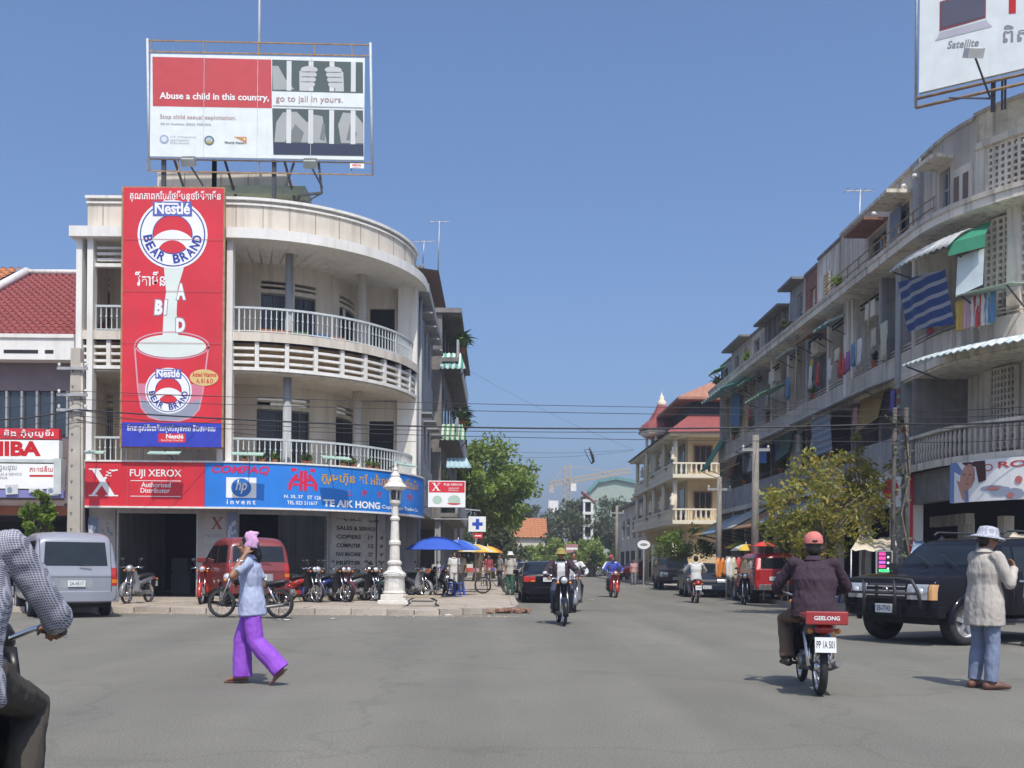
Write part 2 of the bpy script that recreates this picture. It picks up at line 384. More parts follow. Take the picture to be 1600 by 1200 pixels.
# slabs and bands
part(lambda b: PL.strip(b, -0.0, SE-0.3, F1-0.16, F1+0.02, -7, 0.1), 'floor_slab', M_cream)
part(lambda b: PL.strip(b, 0.0, SE-0.3, F2-0.22, F2+0.04, -6.6, 0.1), 'floor_slab', M_cream)
part(lambda b: PL.strip(b, -0.12, SE+0.1, F3-0.3, F3+0.0, -6.0, 0.36), 'roof_fascia', M_wht)
part(lambda b: PL.strip(b, 0.25, SE+0.1, F3, F3+0.78, -0.25, -0.05), 'parapet', M_cream)
part(lambda b: PL.strip(b, 0.22, SE+0.12, F3+0.78, F3+0.83, -0.27, 0.0), 'parapet_ledge', M_wht)
part(lambda b: PL.strip(b, 0.2, SE+0.12, F3+0.92, F3+1.0, -0.27, 0.04), 'parapet_coping', M_wht)
mbp = MB().cbox((0, 0, 0), (0.05, 0.12, 0.1)).mesh('coping_block', M_wht)
for i in range(11): s = 0.5+i*1.22; inst(mbp, 'coping_block', lb, PL.P(s, -0.13, F3+0.875), PL.ang(s))
mj = MB().cbox((0, 0, 0), (0.022, 0.02, 0.76)).mesh('panel_joint', mat('joint_brown', (0.30, 0.26, 0.2), 0.9))  # thin brown strips mark the joints between parapet panels
for i in range(17): s = 0.7+i*0.78; inst(mj, 'panel_joint', lb, PL.P(s, -0.045, F3+0.39), PL.ang(s))
# louvred balustrade band under the upper balcony
ZB0, ZB1 = 6.88, 7.72
part(lambda b: PL.strip(b, 0, SE-0.25, ZB1, F2-0.23, -0.2, 0.06), 'band_top', M_cream)
part(lambda b: PL.strip(b, 0, SE-0.25, ZB0, ZB0+0.1, -0.2, 0.06), 'band_bottom', M_wht)
NP = 14; W = (SE-0.35)/NP
mp = MB().cbox((0, 0, 0), (0.12, 0.16, ZB1-ZB0-0.1)).mesh('louvre_post', M_wht)
for i in range(NP+1): s = 0.06+i*W; inst(mp, 'louvre_post', lb, PL.P(s, -0.04, (ZB0+ZB1)/2+0.05), PL.ang(s))
for i in range(NP):
    for j in range(3):
        z = ZB0+0.1+(j+0.72)*0.205
        part(lambda b: PL.strip(b, 0.06+i*W+0.07, 0.06+(i+1)*W-0.07, z-0.034, z+0.034, -0.12, 0.02, step=0.3), 'louvre_slat', M_wht)
part(lambda b: PL.strip(b, 0.05, SE-0.3, ZB0+0.1, ZB1, -0.45, -0.35), 'louvre_backing', mat('brown_louvre_back', (0.46, 0.30, 0.15), 0.9))  # brown sheet that shows between the white slats
part(lambda b: PL.strip(b, 0.05, SE-0.3, ZB0-0.06, ZB0-0.01, -2.1, -0.02), 'balcony_ceiling', M_cream)
# recessed walls behind the balconies with doors and transoms
def sx(px, Y, s_lo=0, s_hi=SE, off=0.0):
    """path length whose point projects to photo column px"""
    best = None
    for i in range(600):
        s = s_lo+(s_hi-s_lo)*i/599; p = PL.P(s, off, 6)
        e = abs(775+FPX*p[0]/p[1]+4-px)
        if best is None or e < best[0]: best = (e, s)
    return best[1]
def openings(z0, pxs, dh, tr):
    return [(sx(a, 0, off=IN), sx(c, 0, off=IN), z0+0.03, z0+dh) for a, c in pxs], [(sx(a, 0, off=IN), sx(c, 0, off=IN), z0+tr[0], z0+tr[1]) for a, c in pxs]
for z0, z1, pxs, dh in ((F1+0.02, ZB0-0.06, ((150, 178), (403, 446), (456, 486), (527, 555)), 1.95), (F2+0.04, F3-0.3, ((146, 172), (408, 450), (461, 494), (531, 557)), 1.75)):
    d, t = openings(z0, pxs, dh, (dh+0.12, dh+0.38))
    part(lambda b: PL.wall(b, 0.1, SE-0.6, z0, z1, IN-0.2, IN, d+t), 'balcony_wall', M_cream)
    for q, (a, c, u, v) in enumerate(d):
        leaf = part(lambda b: PL.strip(b, a, c, u, v, IN-0.16, IN-0.13), 'door', M_glass)
        def frame(b):
            for e in (a+.03, (a+c)/2, c-.03): PL.strip(b, e-0.03, e+0.03, u, v, IN-0.13, IN-0.07)
            PL.strip(b, a, c, v-0.06, v, IN-0.13, IN-0.072)
        part(frame, 'door_frame', mat('grey_green_timber', (0.17, 0.18, 0.17), 0.7), leaf)
        mbar = MB().cbox((0, 0, 0), (0.022, 0.022, v-u-0.06)).mesh('door_bar', M_blackmetal)
        k = max(4, int((c-a)/0.13))
        for i in range(k):
            s = a+(c-a)*(i+.5)/k; o_ = inst(mbar, 'door_bar', leaf, PL.P(s, IN-0.05, (u+v)/2-.03), PL.ang(s)); o_.matrix_parent_inverse = Matrix.Identity(4)
    for (a, c, u, v) in t:
        part(lambda b: PL.strip(b, a, c, (u+v)/2-0.03, (u+v)/2+0.03, IN-0.14, IN-0.02), 'transom_bar', M_cream)
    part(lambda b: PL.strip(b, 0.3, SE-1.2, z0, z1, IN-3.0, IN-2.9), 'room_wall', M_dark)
# white notices on the upper door
for px, z in ((539, 9.45), (547, 9.12)):
    s = sx(px, 0, off=IN); part(lambda b: PL.strip(b, s-0.12, s+0.14, z, z+0.26, IN-0.03, IN-0.02), 'door_notice', M_wht)
# return wall at the far end of each balcony, with a dark doorway
for z0, z1 in ((F1+0.02, ZB0-0.06), (F2+0.04, F3-0.3)):
    b = MB(); b.box(-5.2, -4.4, 34.25, 34.45, z0, z1); b.box(-4.4, -3.55, 34.25, 34.45, z0+2.0, z1); b.box(-3.55, -3.05, 34.25, 34.45, z0, z1); b.build('return_wall', M_cream, lb)
    b = MB(); b.box(-4.4, -3.55, 34.38, 34.42, z0, z0+2.0); b.build('door', M_dark, lb)
# inner round columns, outer pilasters, end pillar
for px, z0, z1, r, off in ((451, F1+.02, ZB0-.06, 0.13, -0.55), (452, F2+.04, F3-.3, 0.12, -0.9), (560, F1+.02, ZB0-.06, 0.15, -1.2), (566, F2+.04, F3-.3, 0.15, -1.2)):
    s = sx(px, 0, off=off); x, y, _ = PL.P(s, off)
    b = MB(); b.tube([(x, y, z0), (x, y, z0+.12), (x, y, z0+.12), (x, y, z1)], [r*1.25, r*1.25, r, r], 14); b.build('column', M_cream if off < -1 else M_grey, lb)
for s in (0.1, 0.42, SA-0.12, SA+0.13):
    part(lambda b: PL.strip(b, s-0.085, s+0.085, F1+0.03, F3-0.3, -0.15, 0.16), 'pilaster', M_wht)
part(lambda b: PL.strip(b, SE-0.38, SE-0.02, F1-0.16, F3-0.3, -0.6, 0.06), 'end_pillar', M_wht)
part(lambda b: PL.strip(b, 0.0, 0.06, F1, F3-0.3, IN, -0.15), 'side_wall', M_cream)
# transom louvres in the left bay beside the banner
for z in (10.05, 10.22, 10.39): part(lambda b: PL.strip(b, 0.55, SA-0.25, z, z+0.07, -0.1, 0.0), 'transom_slat', M_wht)
part(lambda b: PL.strip(b, 0.52, SA-0.22, 9.86, 9.96, -0.12, 0.05), 'transom_rail', M_wht)
# railings
M_bal = MB().cbox((0, 0, 0), (0.028, 0.028, 0.66)).cbox((0, -0.005, 0.05), (0.05, 0.05, 0.05)).mesh('baluster', M_rail)
mpost = MB().cbox((0, 0, 0), (0.05, 0.05, 0.8)).mesh('rail_post', M_rail)
for z0, m0 in ((F1+0.02, M_rail), (F2+0.04, M_rail)):
    part(lambda b: PL.strip(b, 0.5, SE-0.4, z0+0.72, z0+0.78, -0.12, -0.05, step=0.25), 'hand_rail', M_rail)
    part(lambda b: PL.strip(b, 0.5, SE-0.4, z0+0.06, z0+0.09, -0.1, -0.07, step=0.25), 'bottom_rail', M_rail)
    n = int((SE-0.9)/0.155)
    for i in range(n):
        s = 0.5+(SE-0.9)*i/n
        if i % 9 == 0: inst(mpost, 'rail_post', lb, PL.P(s, -0.085, z0+0.37), PL.ang(s))
        else: inst(M_bal, 'baluster', lb, PL.P(s, -0.085, z0+0.4), PL.ang(s))
# side wall along the street, grey and stained, with windows
WY = 43.2
side_holes = [(SE+1.6+i*2.1, SE+2.5+i*2.1, z, z+1.5) for i in range(4) for z in (5.1, 8.7)]
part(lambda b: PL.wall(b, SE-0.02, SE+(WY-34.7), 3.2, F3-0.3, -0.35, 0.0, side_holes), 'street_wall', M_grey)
for (a, c, u, v) in side_holes:
    p = part(lambda b: PL.strip(b, a, c, u, v, -0.22, -0.19), 'window', M_glass)
    part(lambda b: [PL.strip(b, e-.025, e+.025, u, v, -0.19, -0.14) for e in (a+.03, (a+c)/2, c-.03)], 'window_frame', M_grey, p)
    part(lambda b: PL.strip(b, a-.1, c+.1, v+.05, v+.11, 0.0, 0.45), 'window_hood', M_grey)
part(lambda b: PL.strip(b, SE+0.15, SE+(WY-34.7), F3-0.3, F3+0.0, -3.0, 0.4), 'eave', M_grey)
part(lambda b: PL.strip(b, SE+0.15, SE+(WY-34.7), F3, F3+0.55, -0.3, -0.05), 'street_parapet', M_grey)
b = MB(); b.tube([PL.P(SE+0.7, .08, 0.2), PL.P(SE+.7, .08, 10.6)], .06, 8); b.build('drain_pipe', M_grey, lb)
# closed back and roof deck so that the block has depth
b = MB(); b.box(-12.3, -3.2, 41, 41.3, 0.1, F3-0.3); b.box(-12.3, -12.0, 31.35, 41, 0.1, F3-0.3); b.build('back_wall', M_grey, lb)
# penthouse and flat canopy on the roof
b = MB(); b.box(-11.3, -7.0, 33.0, 36, F3, 14.15); b.box(-6.98, -5.9, 33.3, 36, F3, 13.2); b.build('penthouse', M_cream, lb)
for x in (-10.4, -9.2, -8.3): MB().box(x-.012, x+.012, 32.98, 32.995, F3, 14.1).build('panel_joint', mat('joint_brown', (0.30, 0.26, 0.2), 0.9), lb)
b = MB(); b.box(-8.95, -6.2, 31.9, 33.0, 13.05, 13.3); b.build('roof_canopy', mat('faded_green_canopy', (0.33, 0.36, 0.25), 0.8, dirt=0.4), lb)
b = MB(); b.box(-8.9, -6.3, 32.5, 32.7, 12.0, 13.05); b.build('canopy_wall', M_grey, lb)
# ground floor: piers, dark shop, threshold
GW = -0.9
def ground_floor():
    op = [(sx(184, 0, off=GW), sx(314, 0, off=GW), 0.12, 3.0), (sx(372, 0, off=GW), sx(519, 0, off=GW), 0.12, 3.0), (sx(607, 0, off=GW), SE-.3, 0.12, 3.0)]
    part(lambda b: PL.wall(b, 0.02, SE+1.0, 0.12, 3.95, GW-0.3, GW, op), 'shop_front', mat('grey_shop_wall', (0.40, 0.38, 0.35), 0.85, var=.1, dirt=0.3, bump=.05))
    part(lambda b: PL.strip(b, 0.02, SE, 0.12, 0.2, GW, GW+0.35), 'threshold', M_pave)
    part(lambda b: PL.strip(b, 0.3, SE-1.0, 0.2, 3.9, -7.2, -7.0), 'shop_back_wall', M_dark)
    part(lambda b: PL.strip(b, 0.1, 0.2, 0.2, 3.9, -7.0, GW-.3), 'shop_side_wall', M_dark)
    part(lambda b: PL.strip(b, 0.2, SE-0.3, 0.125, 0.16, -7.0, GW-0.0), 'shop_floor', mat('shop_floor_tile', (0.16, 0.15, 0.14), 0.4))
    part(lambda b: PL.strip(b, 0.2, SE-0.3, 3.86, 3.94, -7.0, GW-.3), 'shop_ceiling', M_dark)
    for a, c, z0, z1 in op[:2]:
        part(lambda b: PL.strip(b, a+.02, c-.02, 2.72, 3.0, GW-0.26, GW-0.04), 'shutter_box', M_steel)
        for e in (a+.05, c-.05): part(lambda b: PL.strip(b, e-.03, e+.03, .2, 2.72, GW-0.2, GW-0.05), 'shutter_track', M_steel)
ground_floor()
# goods inside the shop
rng = random.Random(21)
for i in range(7):
    s = 1.6+i*1.2; off = -rng.uniform(4.6, 6.5); hgt = rng.uniform(.6, 1.5); wd = rng.uniform(.4, .8)
    x, y, _ = PL.P(s, off)
    b = MB(); b.box(-wd/2, wd/2, -.25, .25, 0, hgt*.55); b.box(-wd/2+.03, wd/2-.03, -.22, .25, hgt*.55, hgt*.62); b.box(-wd/2, wd/2-.1, -.2, .25, hgt*.62, hgt)
    o = b.build('office_copier', mat('office_grey_%d' % (i % 3), [(0.12, 0.125, 0.13), (0.06, 0.065, 0.08), (0.15, 0.14, 0.12)][i % 3], 0.5), None, bevel=.02)
    o.location = (x, y, 0.16); tag(o, '%s office machine from the left standing in the dark of the corner shop' % ('first', 'second', 'third', 'fourth', 'fifth', 'sixth', 'last')[i], 'copier', 'machines inside the corner shop')
# flower pots along the lower balcony edge
M_terra = mat('terracotta', (0.40, 0.14, 0.06), 0.8, var=.2)
M_leafp = mat('pot_plant_leaf', (0.10, 0.16, 0.04), 0.6, var=.4, scale=20, rnd=.3)
def potplant(loc, r=.13, h=.22, lh=.35, seed=0, label='', cat='pot plant', group=None, n=40, m=None):
    t = thing('pot_plant', label, cat, loc, 0, group)
    MB().lathe([(0.001, 0), (r*.7, 0), (r, h), (r*1.1, h), (r*1.1, h*.85), (r*.85, h*.85), (0.001, h*.85)], 12).build('pot', M_terra, t)
    b = MB(); q = random.Random(seed)
    for i in range(n):
        a = q.uniform(0, 6.28); e = q.uniform(.5, 1.5); L = lh*q.uniform(.5, 1.1); d = Vector((math.cos(a)*math.cos(e), math.sin(a)*math.cos(e), math.sin(e)))
        sd_ = Vector((-math.sin(a), math.cos(a), 0))*L*.13; p0 = Vector((0, 0, h)); p1 = p0+d*L*.6; p2 = p1+(d+Vector((0, 0, -.9))).normalized()*L*.4
        b.add([p0-sd_*.4, p0+sd_*.4, p1+sd_, p1-sd_, p2], [(0, 1, 2, 3), (3, 2, 4)])
    b.build('foliage', m or M_leafp, t, fix=False)
    return t
for i, (px, o_) in enumerate(((385, .02), (412, .02), (432, .02), (478, .02), (486, .02), (540, .02), (556, .02), (580, .02), (592, .02))):
    s = sx(px, 0); p = PL.P(s, -.02, F1+.04); potplant(p, .09, .13, .3, i, '%s small pot plant from the left on the balcony edge above the blue sign' % ('first', 'second', 'third', 'fourth', 'fifth', 'sixth', 'seventh', 'eighth', 'ninth')[i], 'pot plant', 'pots along the lower balcony edge')
for i, (px, c) in enumerate(((418, 0), (440, 0), (468, 1), (505, 2), (528, 0))):
    s = sx(px, 0, off=-.3); x, y, z = PL.P(s, -.32, F2+.05)
    b = MB(); b.box(-.26, .26, -.09, .09, 0, .02); b.box(-.26, .26, -.09, -.075, .02, .17); b.box(-.26, .26, .075, .09, .02, .17); b.box(-.26, -.245, -.075, .075, .02, .17); b.box(.245, .26, -.075, .075, .02, .17); b.box(-.24, .24, -.07, .07, .1, .14)
    o = b.build('planter_box', [M_terra, mat('green_plastic', (.1, .18, .07), .5), mat('blue_plastic', (.05, .12, .3), .5)][c], None); o.location = (x, y, z); o.rotation_euler = (0, 0, PL.ang(s))
    tag(o, ['leftmost terracotta trough behind the upper balcony railing', 'second terracotta trough behind the upper balcony railing', 'green trough behind the upper balcony railing', 'blue trough behind the upper balcony railing', 'rightmost terracotta trough behind the upper balcony railing'][i], 'planter', 'troughs on the upper balcony')
# ================================================================ signs on the corner building
C_red = (0.62, 0.02, 0.035); C_blue = (0.015, 0.19, 0.62); C_white = (0.80, 0.80, 0.78); C_pink = (0.62, 0.05, 0.16)
M_sred = mat('sign_red', C_red, 0.5, var=.1, scale=1, dirt=.2, streak=.15, dirtcol=(.3, .08, .07)); M_sblue = mat('sign_blue', C_blue, 0.5, var=.1, scale=1, dirt=.2, streak=.15, dirtcol=(.06, .15, .35))
M_swht = flat(C_white); M_sgold = flat((0.62, 0.33, 0.02)); M_smag = flat((0.55, 0.03, 0.13)); M_snavy = flat((0.03, 0.05, 0.30))
M_sgrey = flat((0.25, 0.25, 0.27)); M_sblk = flat((0.02, 0.02, 0.022)); M_strue = flat((0.52, 0.015, 0.02))
def PLS(off): return lambda s, z, d: PL.P(s, off+d, z)
fnS = PLS(0.30)
ZS0, ZS1 = 2.86, 4.14
SR0, SR1 = 0.38, sx(322, 0, off=.3)
# --- red shop sign
t = thing('shop_sign', 'wide red shop fascia sign with a white X and FUJI XEROX lettering', 'sign', PL.P(2, .2, ZS0), world=True)
part(lambda b: PL.strip(b, SR0, SR1, ZS0, ZS1, 0.06, 0.30), 'panel', M_sred, t)
part(lambda b: (PL.strip(b, SR0-.03, SR1, ZS0-.05, ZS0, 0.05, 0.33), PL.strip(b, SR0-.03, SR1, ZS1, ZS1+.05, 0.05, 0.33)), 'frame', M_wht, t)
def Xlogo(b, s0, z0, w, h, fn, d, mi=0, dots=True):
    """the tall serif X, its upper right arm ending in loose squares"""
    W = lambda u, v: (s0+u*w, z0+v*h)
    shape2d(b, [W(.1, .96), W(.32, .96), W(.88, .04), W(.66, .04)], fn, d, mi)
    shape2d(b, [W(.52, .56), W(.62, .66), W(.58, .72), W(.46, .64)], fn, d+.001, mi) if dots else shape2d(b, [W(.82, .96), W(.92, .96), W(.5, .5), W(.42, .5)], fn, d+.001, mi)
    shape2d(b, [W(.08, .04), W(.2, .04), W(.46, .42), W(.4, .52)], fn, d+.001, mi)
    for u0, u1, v0, v1 in ((0, .42, .95, 1), (.56, 1, 0, .05), (0, .3, 0, .05)): shape2d(b, [W(u0, v0), W(u1, v0), W(u1, v1), W(u0, v1)], fn, d+.002, mi)
    if dots:
        for u, v, r in ((.62, .76, .05), (.7, .84, .055), (.62, .88, .035), (.74, .74, .03), (.82, .93, .06), (.93, .95, .05), (.72, .95, .035)):
            shape2d(b, [W(u-r, v-r*.5), W(u+r, v-r*.5), W(u+r, v+r*.5), W(u-r, v+r*.5)], fn, d+.002, mi)
    else: shape2d(b, [W(.62, .95), W(1, .95), W(1, 1), W(.62, 1)], fn, d+.002, mi)
def S(px): return sx(px, 0, off=.3)
b = MB(); Xlogo(b, S(142), 3.14, .85, .80, fnS, .006); b.build('emblem', M_swht, t)
b = MB()
letters(b, 'FUJI XEROX', (S(206), 3.66, S(287), 3.93), fnS, .006, bold=.012)
letters(b, 'Authorised', (S(224), 3.41, S(270), 3.56), fnS, .006, bold=.012); letters(b, 'Distributor', (S(223), 3.25, S(269), 3.39), fnS, .006, bold=.012)
for z in (3.59, 3.14): PL.strip(b, S(207), S(286), z, z+.018, .301, .306)
b.build('lettering', M_swht, t)
# --- blue shop sign round the corner
t = thing('shop_sign', 'long blue shop fascia sign wrapping round the curved corner with yellow and white lettering', 'sign', PL.P(8, .2, ZS0), world=True)
SB1 = SE-0.15
part(lambda b: PL.strip(b, SR1+.01, SB1, ZS0, ZS1, 0.06, 0.30, step=.3), 'panel', M_sblue, t)
part(lambda b: (PL.strip(b, SR1+.005, SB1, ZS0-.05, ZS0, 0.05, 0.33, step=.3), PL.strip(b, SR1+.005, SB1, ZS1, ZS1+.05, 0.05, 0.33, step=.3)), 'frame', M_wht, t)
b = MB(); letters(b, 'COMPAQ', (S(334), 3.80, S(424), 4.06), fnS, .006, bold=.035, shear=.2); b.build('lettering', M_smag, t)
# white panel with a ringed monogram
u0, u1 = S(356), S(403); uc = (u0+u1)/2
b = MB(); PL.strip(b, u0, u1, 3.13, 3.72, .301, .306); b.build('logo_panel', M_swht, t)
b = MB()
for k in range(4): pass
shape2d(b, ell(uc, 3.425, .27, .27, 30), fnS, .010, 0); b.build('logo_disc', mat('logo_blue', (0.02, 0.17, 0.5), .5), t)
b = MB(); letters(b, 'hp', (uc-.15, 3.25, uc+.16, 3.66), fnS, .014, bold=.012, shear=.28); b.build('logo_monogram', M_swht, t)
b = MB(); letters(b, 'invent', (u0+.02, 2.94, u1-.02, 3.08), fnS, .006, bold=.02, space=1.5)
letters(b, 'N. 35, 37', (S(447), 3.14, S(476), 3.25), fnS, .006, bold=.02); letters(b, 'ST 126', (S(483), 3.14, S(505), 3.25), fnS, .006, bold=.02)
letters(b, 'TEL 023 211617', (S(452), 2.97, S(499), 3.08), fnS, .006, bold=.02)
letters(b, 'TE AIK HONG', (S(508), 2.94, S(597), 3.16), fnS, .006, bold=.035); letters(b, 'Copier Sale Trading Co.', (S(600), 2.94, S(656), 3.09), fnS, .006, bold=.02)
b.build('lettering', M_swht, t)
# red monogram
b = MB(); c = S(476); R = .43
def seg(p, q, wd): 
    (x0, y0), (x1, y1) = p, q; L = math.hypot(x1-x0, y1-y0); nx, ny = -(y1-y0)/L*wd/2, (x1-x0)/L*wd/2
    shape2d(b, [(x0+nx, y0+ny), (x1+nx, y1+ny), (x1-nx, y1-ny), (x0-nx, y0-ny)], fnS, .006)
seg((c-0.336, 3.99), (c+0.336, 3.99), .1); seg((c-0.048, 3.97), (c-0.064, 3.38), .09); seg((c+0.064, 3.97), (c+0.064, 3.38), .09)
ring2d(b, c-0.176, 3.56, .12, .20, fnS, .007, a0=.2, a1=3.6); ring2d(b, c+0.192, 3.56, .12, .20, fnS, .007, a0=-.5, a1=2.9)
seg((c-0.352, 3.62), (c-0.368, 3.40), .09); seg((c+0.368, 3.62), (c+0.368, 3.40), .09); seg((c-0.160, 3.86), (c-0.320, 3.66), .09); seg((c+0.160, 3.86), (c+0.320, 3.66), .09); seg((c-0.272, 3.56), (c+0.288, 3.56), .07)
b.build('monogram', flat((.60, .02, .07)), t)
b = MB(); letters(b, 'ក្រុមហ៊ុន តែ អៃហុង អ៊ិនធើណេសិន', (S(506), 3.60, S(656), 4.02), fnS, .006, bold=.012); b.build('khmer_lettering', M_sgold, t)
b = MB()
for ch, px in (('上', 549), ('慶', 572), ('行', 596), ('公', 620), ('司', 643)): letters(b, ch, (S(px-4), 3.30, S(px+4), 3.50), fnS, .006, bold=.01)
b.build('chinese_lettering', flat((.55, .05, .1)), t)
# --- sign lamps: a green strip hood on a bent arm over the fascia signs
for i, px in enumerate((155, 271, 393, 515, 612)):
    s = S(px); c = PL.P(s, 0, 0); a = PL.ang(s)
    t = thing('sign_lamp', 'pale green strip lamp on an arm above the %s' % ('left end of the red sign', 'middle of the red sign', 'ringed logo of the blue sign', 'middle of the blue sign', 'right end of the blue sign')[i], 'lamp', PL.P(s, .1, 4.2), a, 'strip lamps over the shop signs')
    b = MB(); b.add([(-.45, -.72, .2), (.45, -.72, .2), (.45, -.95, .12), (-.45, -.95, .12), (-.45, -.72, .17), (.45, -.72, .17), (.45, -.95, .09), (-.45, -.95, .09)], [(0, 1, 2, 3), (7, 6, 5, 4), (0, 4, 5, 1), (2, 6, 7, 3), (0, 3, 7, 4), (1, 5, 6, 2)])
    b.build('hood', mat('pale_green_enamel', (0.34, 0.48, 0.40), .5, var=.1), t)
    MB().box(-.42, .42, -.86, -.80, .10, .14).build('tube', M_swht, t)
    MB().tube([(0, -.08, .02), (0, -.3, .12), (0, -.8, .19)], .016, 6).build('arm', M_blackmetal, t)
# --- tall red banner
t = thing('advertising_banner', 'tall red advertising banner with a milk glass hung on the left of the corner building', 'banner', (-9.3, 28.5, 4.6), world=True)
BY = 28.58; (bx0, bz1) = at(193, 293, BY); (bx1, bz0) = at(346, 699, BY)
bw, bh = bx1-bx0, bz1-bz0
fnB = lambda u, v, d: (bx0+u*bw, BY-d, bz0+v*bh)                 # u,v in 0..1
b = MB(); b.box(bx0, bx1, BY, BY+.03, bz0, bz1); b.build('canvas', M_sred, t)
b = MB(); b.box(bx0-.03, bx1+.03, BY+.03, BY+.08, bz1-.02, bz1+.05); b.box(bx0-.03, bx1+.03, BY+.03, BY+.08, bz0-.04, bz0+.02); b.box(bx0-.05, bx0, BY+.0, BY+.08, bz0, bz1); b.box(bx1, bx1+.05, BY+.0, BY+.08, bz0, bz1); b.build('frame', M_rust, t)
k = bw/bh
def bp(px, py): return ((px-(193-(py-293)*.013))/154.5, (699-py)/406.0)
b = MB(); shape2d(b, [bp(188.5, 699), bp(342, 699), bp(342.5, 661), bp(188.8, 661)], fnB, .004); b.build('blue_panel', mat('banner_blue', (.03, .05, .42), .5), t)
M_milk = flat((0.66, 0.72, 0.66)); M_pinkg = flat((0.62, 0.30, 0.36)); M_slate = flat((0.28, 0.30, 0.38))
# glass outline, milk stream and milk surface
b = MB(); shape2d(b, [bp(253, 395), bp(290, 395), bp(285, 420), bp(276, 450), bp(274, 490), bp(277, 530), bp(252, 530), bp(254, 490), bp(258, 455), bp(255, 420)], fnB, .004)
shape2d(b, [bp(px, py) for px, py in ell(266.5, 541, 53, 18, 36)], fnB, .006); b.build('milk', M_milk, t)
b = MB()
def bstroke(pts, wd, d=.005):
    for (x0, y0), (x1, y1) in zip(pts[:-1], pts[1:]):
        L = math.hypot(x1-x0, y1-y0) or 1; nx, ny = -(y1-y0)/L*wd/2, (x1-x0)/L*wd/2
        shape2d(b, [bp(x0+nx, y0+ny), bp(x1+nx, y1+ny), bp(x1-nx, y1-ny), bp(x0-nx, y0-ny)], fnB, d)
bstroke(ell(266.5, 540, 57, 21, 40)+[(323.5, 540)], 2.2)
bstroke([(209, 541), (214, 610), (219, 638), (230, 652), (250, 658), (278, 658), (297, 652), (308, 640), (314, 612), (323, 541)], 2.4)
b.build('glass_outline', M_pinkg, t)
b = MB(); shape2d(b, [bp(x, y) for x, y in [(216, 622), (219, 638), (230, 652), (250, 658), (278, 658), (297, 652), (308, 640), (312, 622), (290, 632), (240, 634)]], fnB, .0045); b.build('glass_base', M_slate, t)
b = MB(); shape2d(b, [bp(x, y) for x, y in [(213, 600), (216, 622), (240, 634), (290, 632), (312, 622), (315, 600)]], fnB, .0042); b.build('glass_tint', flat((.62, .2, .27)), t)
def badge(cx, cy, R, small):
    b = MB(); ring2d(b, 0, 0, 0, 1, lambda u, v, d: fnB(*bp(cx+u*R, cy-v*R), d), .008); b.build('badge_disc', M_swht, t)
    b = MB(); ring2d(b, 0, 0, .90, .935, lambda u, v, d: fnB(*bp(cx+u*R, cy-v*R), d), .010); ring2d(b, 0, 0, .55, .575, lambda u, v, d: fnB(*bp(cx+u*R, cy-v*R), d), .0115); b.build('badge_ring', M_snavy, t)
    b = MB(); ring2d(b, 0, 0, 0, .55, lambda u, v, d: fnB(*bp(cx+u*R, cy-v*R), d), .010); b.build('badge_centre', M_sred, t)
    # white scroll across the lower half of the centre
    b = MB(); ring2d(b, 0, -.62, .45, .75, lambda u, v, d: fnB(*bp(cx+u*R, cy-v*R), d), .012, a0=.35, a1=PI-.35, n=16); b.build('badge_scroll', M_swht, t)
    b = MB(); txt = 'BEAR BRAND'
    for i, ch in enumerate(txt):
        if ch == ' ': continue
        a = rad(-170+160*i/(len(txt)-1)); rr = .66; ca, sa = math.cos(a), math.sin(a)
        def f2(u, v, d): # u along the arc, v outward-to-centre
            x = ca*rr+(-sa)*u+(-ca)*v; y = sa*rr+ca*u+(-sa)*v
            return fnB(*bp(cx+x*R, cy-y*R), d)
        letters(b, ch, (-.10, -.18, .10, .08), f2, .014, bold=.03)
    b.build('badge_lettering', M_snavy, t)
    w2, h2 = R*.56, R*.21; y0 = cy-R*.74
    b = MB(); shape2d(b, [bp(cx-w2, y0+h2), bp(cx+w2, y0+h2), bp(cx+w2, y0-h2), bp(cx-w2, y0-h2)], fnB, .016); b.build('name_plate', flat((.10, .13, .40)), t)
    b = MB(); X0, Y0 = bp(cx-w2*.9, y0+h2*.75); X1, Y1 = bp(cx+w2*.9, y0-h2*.85); letters(b, 'Nestlé', (X0, Y0, X1, Y1), fnB, .019, bold=.03)
    shape2d(b, [bp(cx-w2*.86, y0-h2*.55), bp(cx+w2*.3, y0-h2*.55), bp(cx+w2*.3, y0-h2*.8), bp(cx-w2*.86, y0-h2*.8)], fnB, .0185); b.build('name_lettering', M_swht, t)
badge(268.5, 366, 54, False); badge(261, 611, 36, True)
b = MB()
def bt0(txt, x0, y0, x1, y1, d, **kw): u0, v0 = bp(x0, y1); u1, v1 = bp(x1, y0); letters(b, txt, (u0, v0, u1, v1), fnB, d, **kw)
bt0('A', 272.5, 441.5, 289.5, 469.5, .007, bold=.09); bt0('B1', 238.5, 467.5, 261.5, 493.5, .007, bold=.09, shear=.1); bt0('D', 271.5, 495.5, 288.5, 520.5, .007, bold=.09); b.build('lettering_outline', M_slate, t)
b = MB()
def bt(txt, x0, y0, x1, y1, d=.006, **kw): u0, v0 = bp(x0, y1); u1, v1 = bp(x1, y0); letters(b, txt, (u0, v0, u1, v1), fnB, d, **kw)
bt('គុណភាពកែប្រែថ្មីបន្ថែមវីតាមីន', 203, 297, 343, 315, bold=.012)
bt('វីតាមីន', 210, 424, 257, 447, bold=.014)
bt('A', 274, 443, 288, 468, bold=.05, d=.008); bt('B1', 240, 469, 260, 492, bold=.05, d=.008, shear=.1); bt('D', 273, 497, 287, 519, bold=.05, d=.008)
bt('ទឹកដៈគ្រប់ជីវជាតិសម្រាប់សុខភាព និងថាមពល', 197, 664, 333, 677, bold=.01)
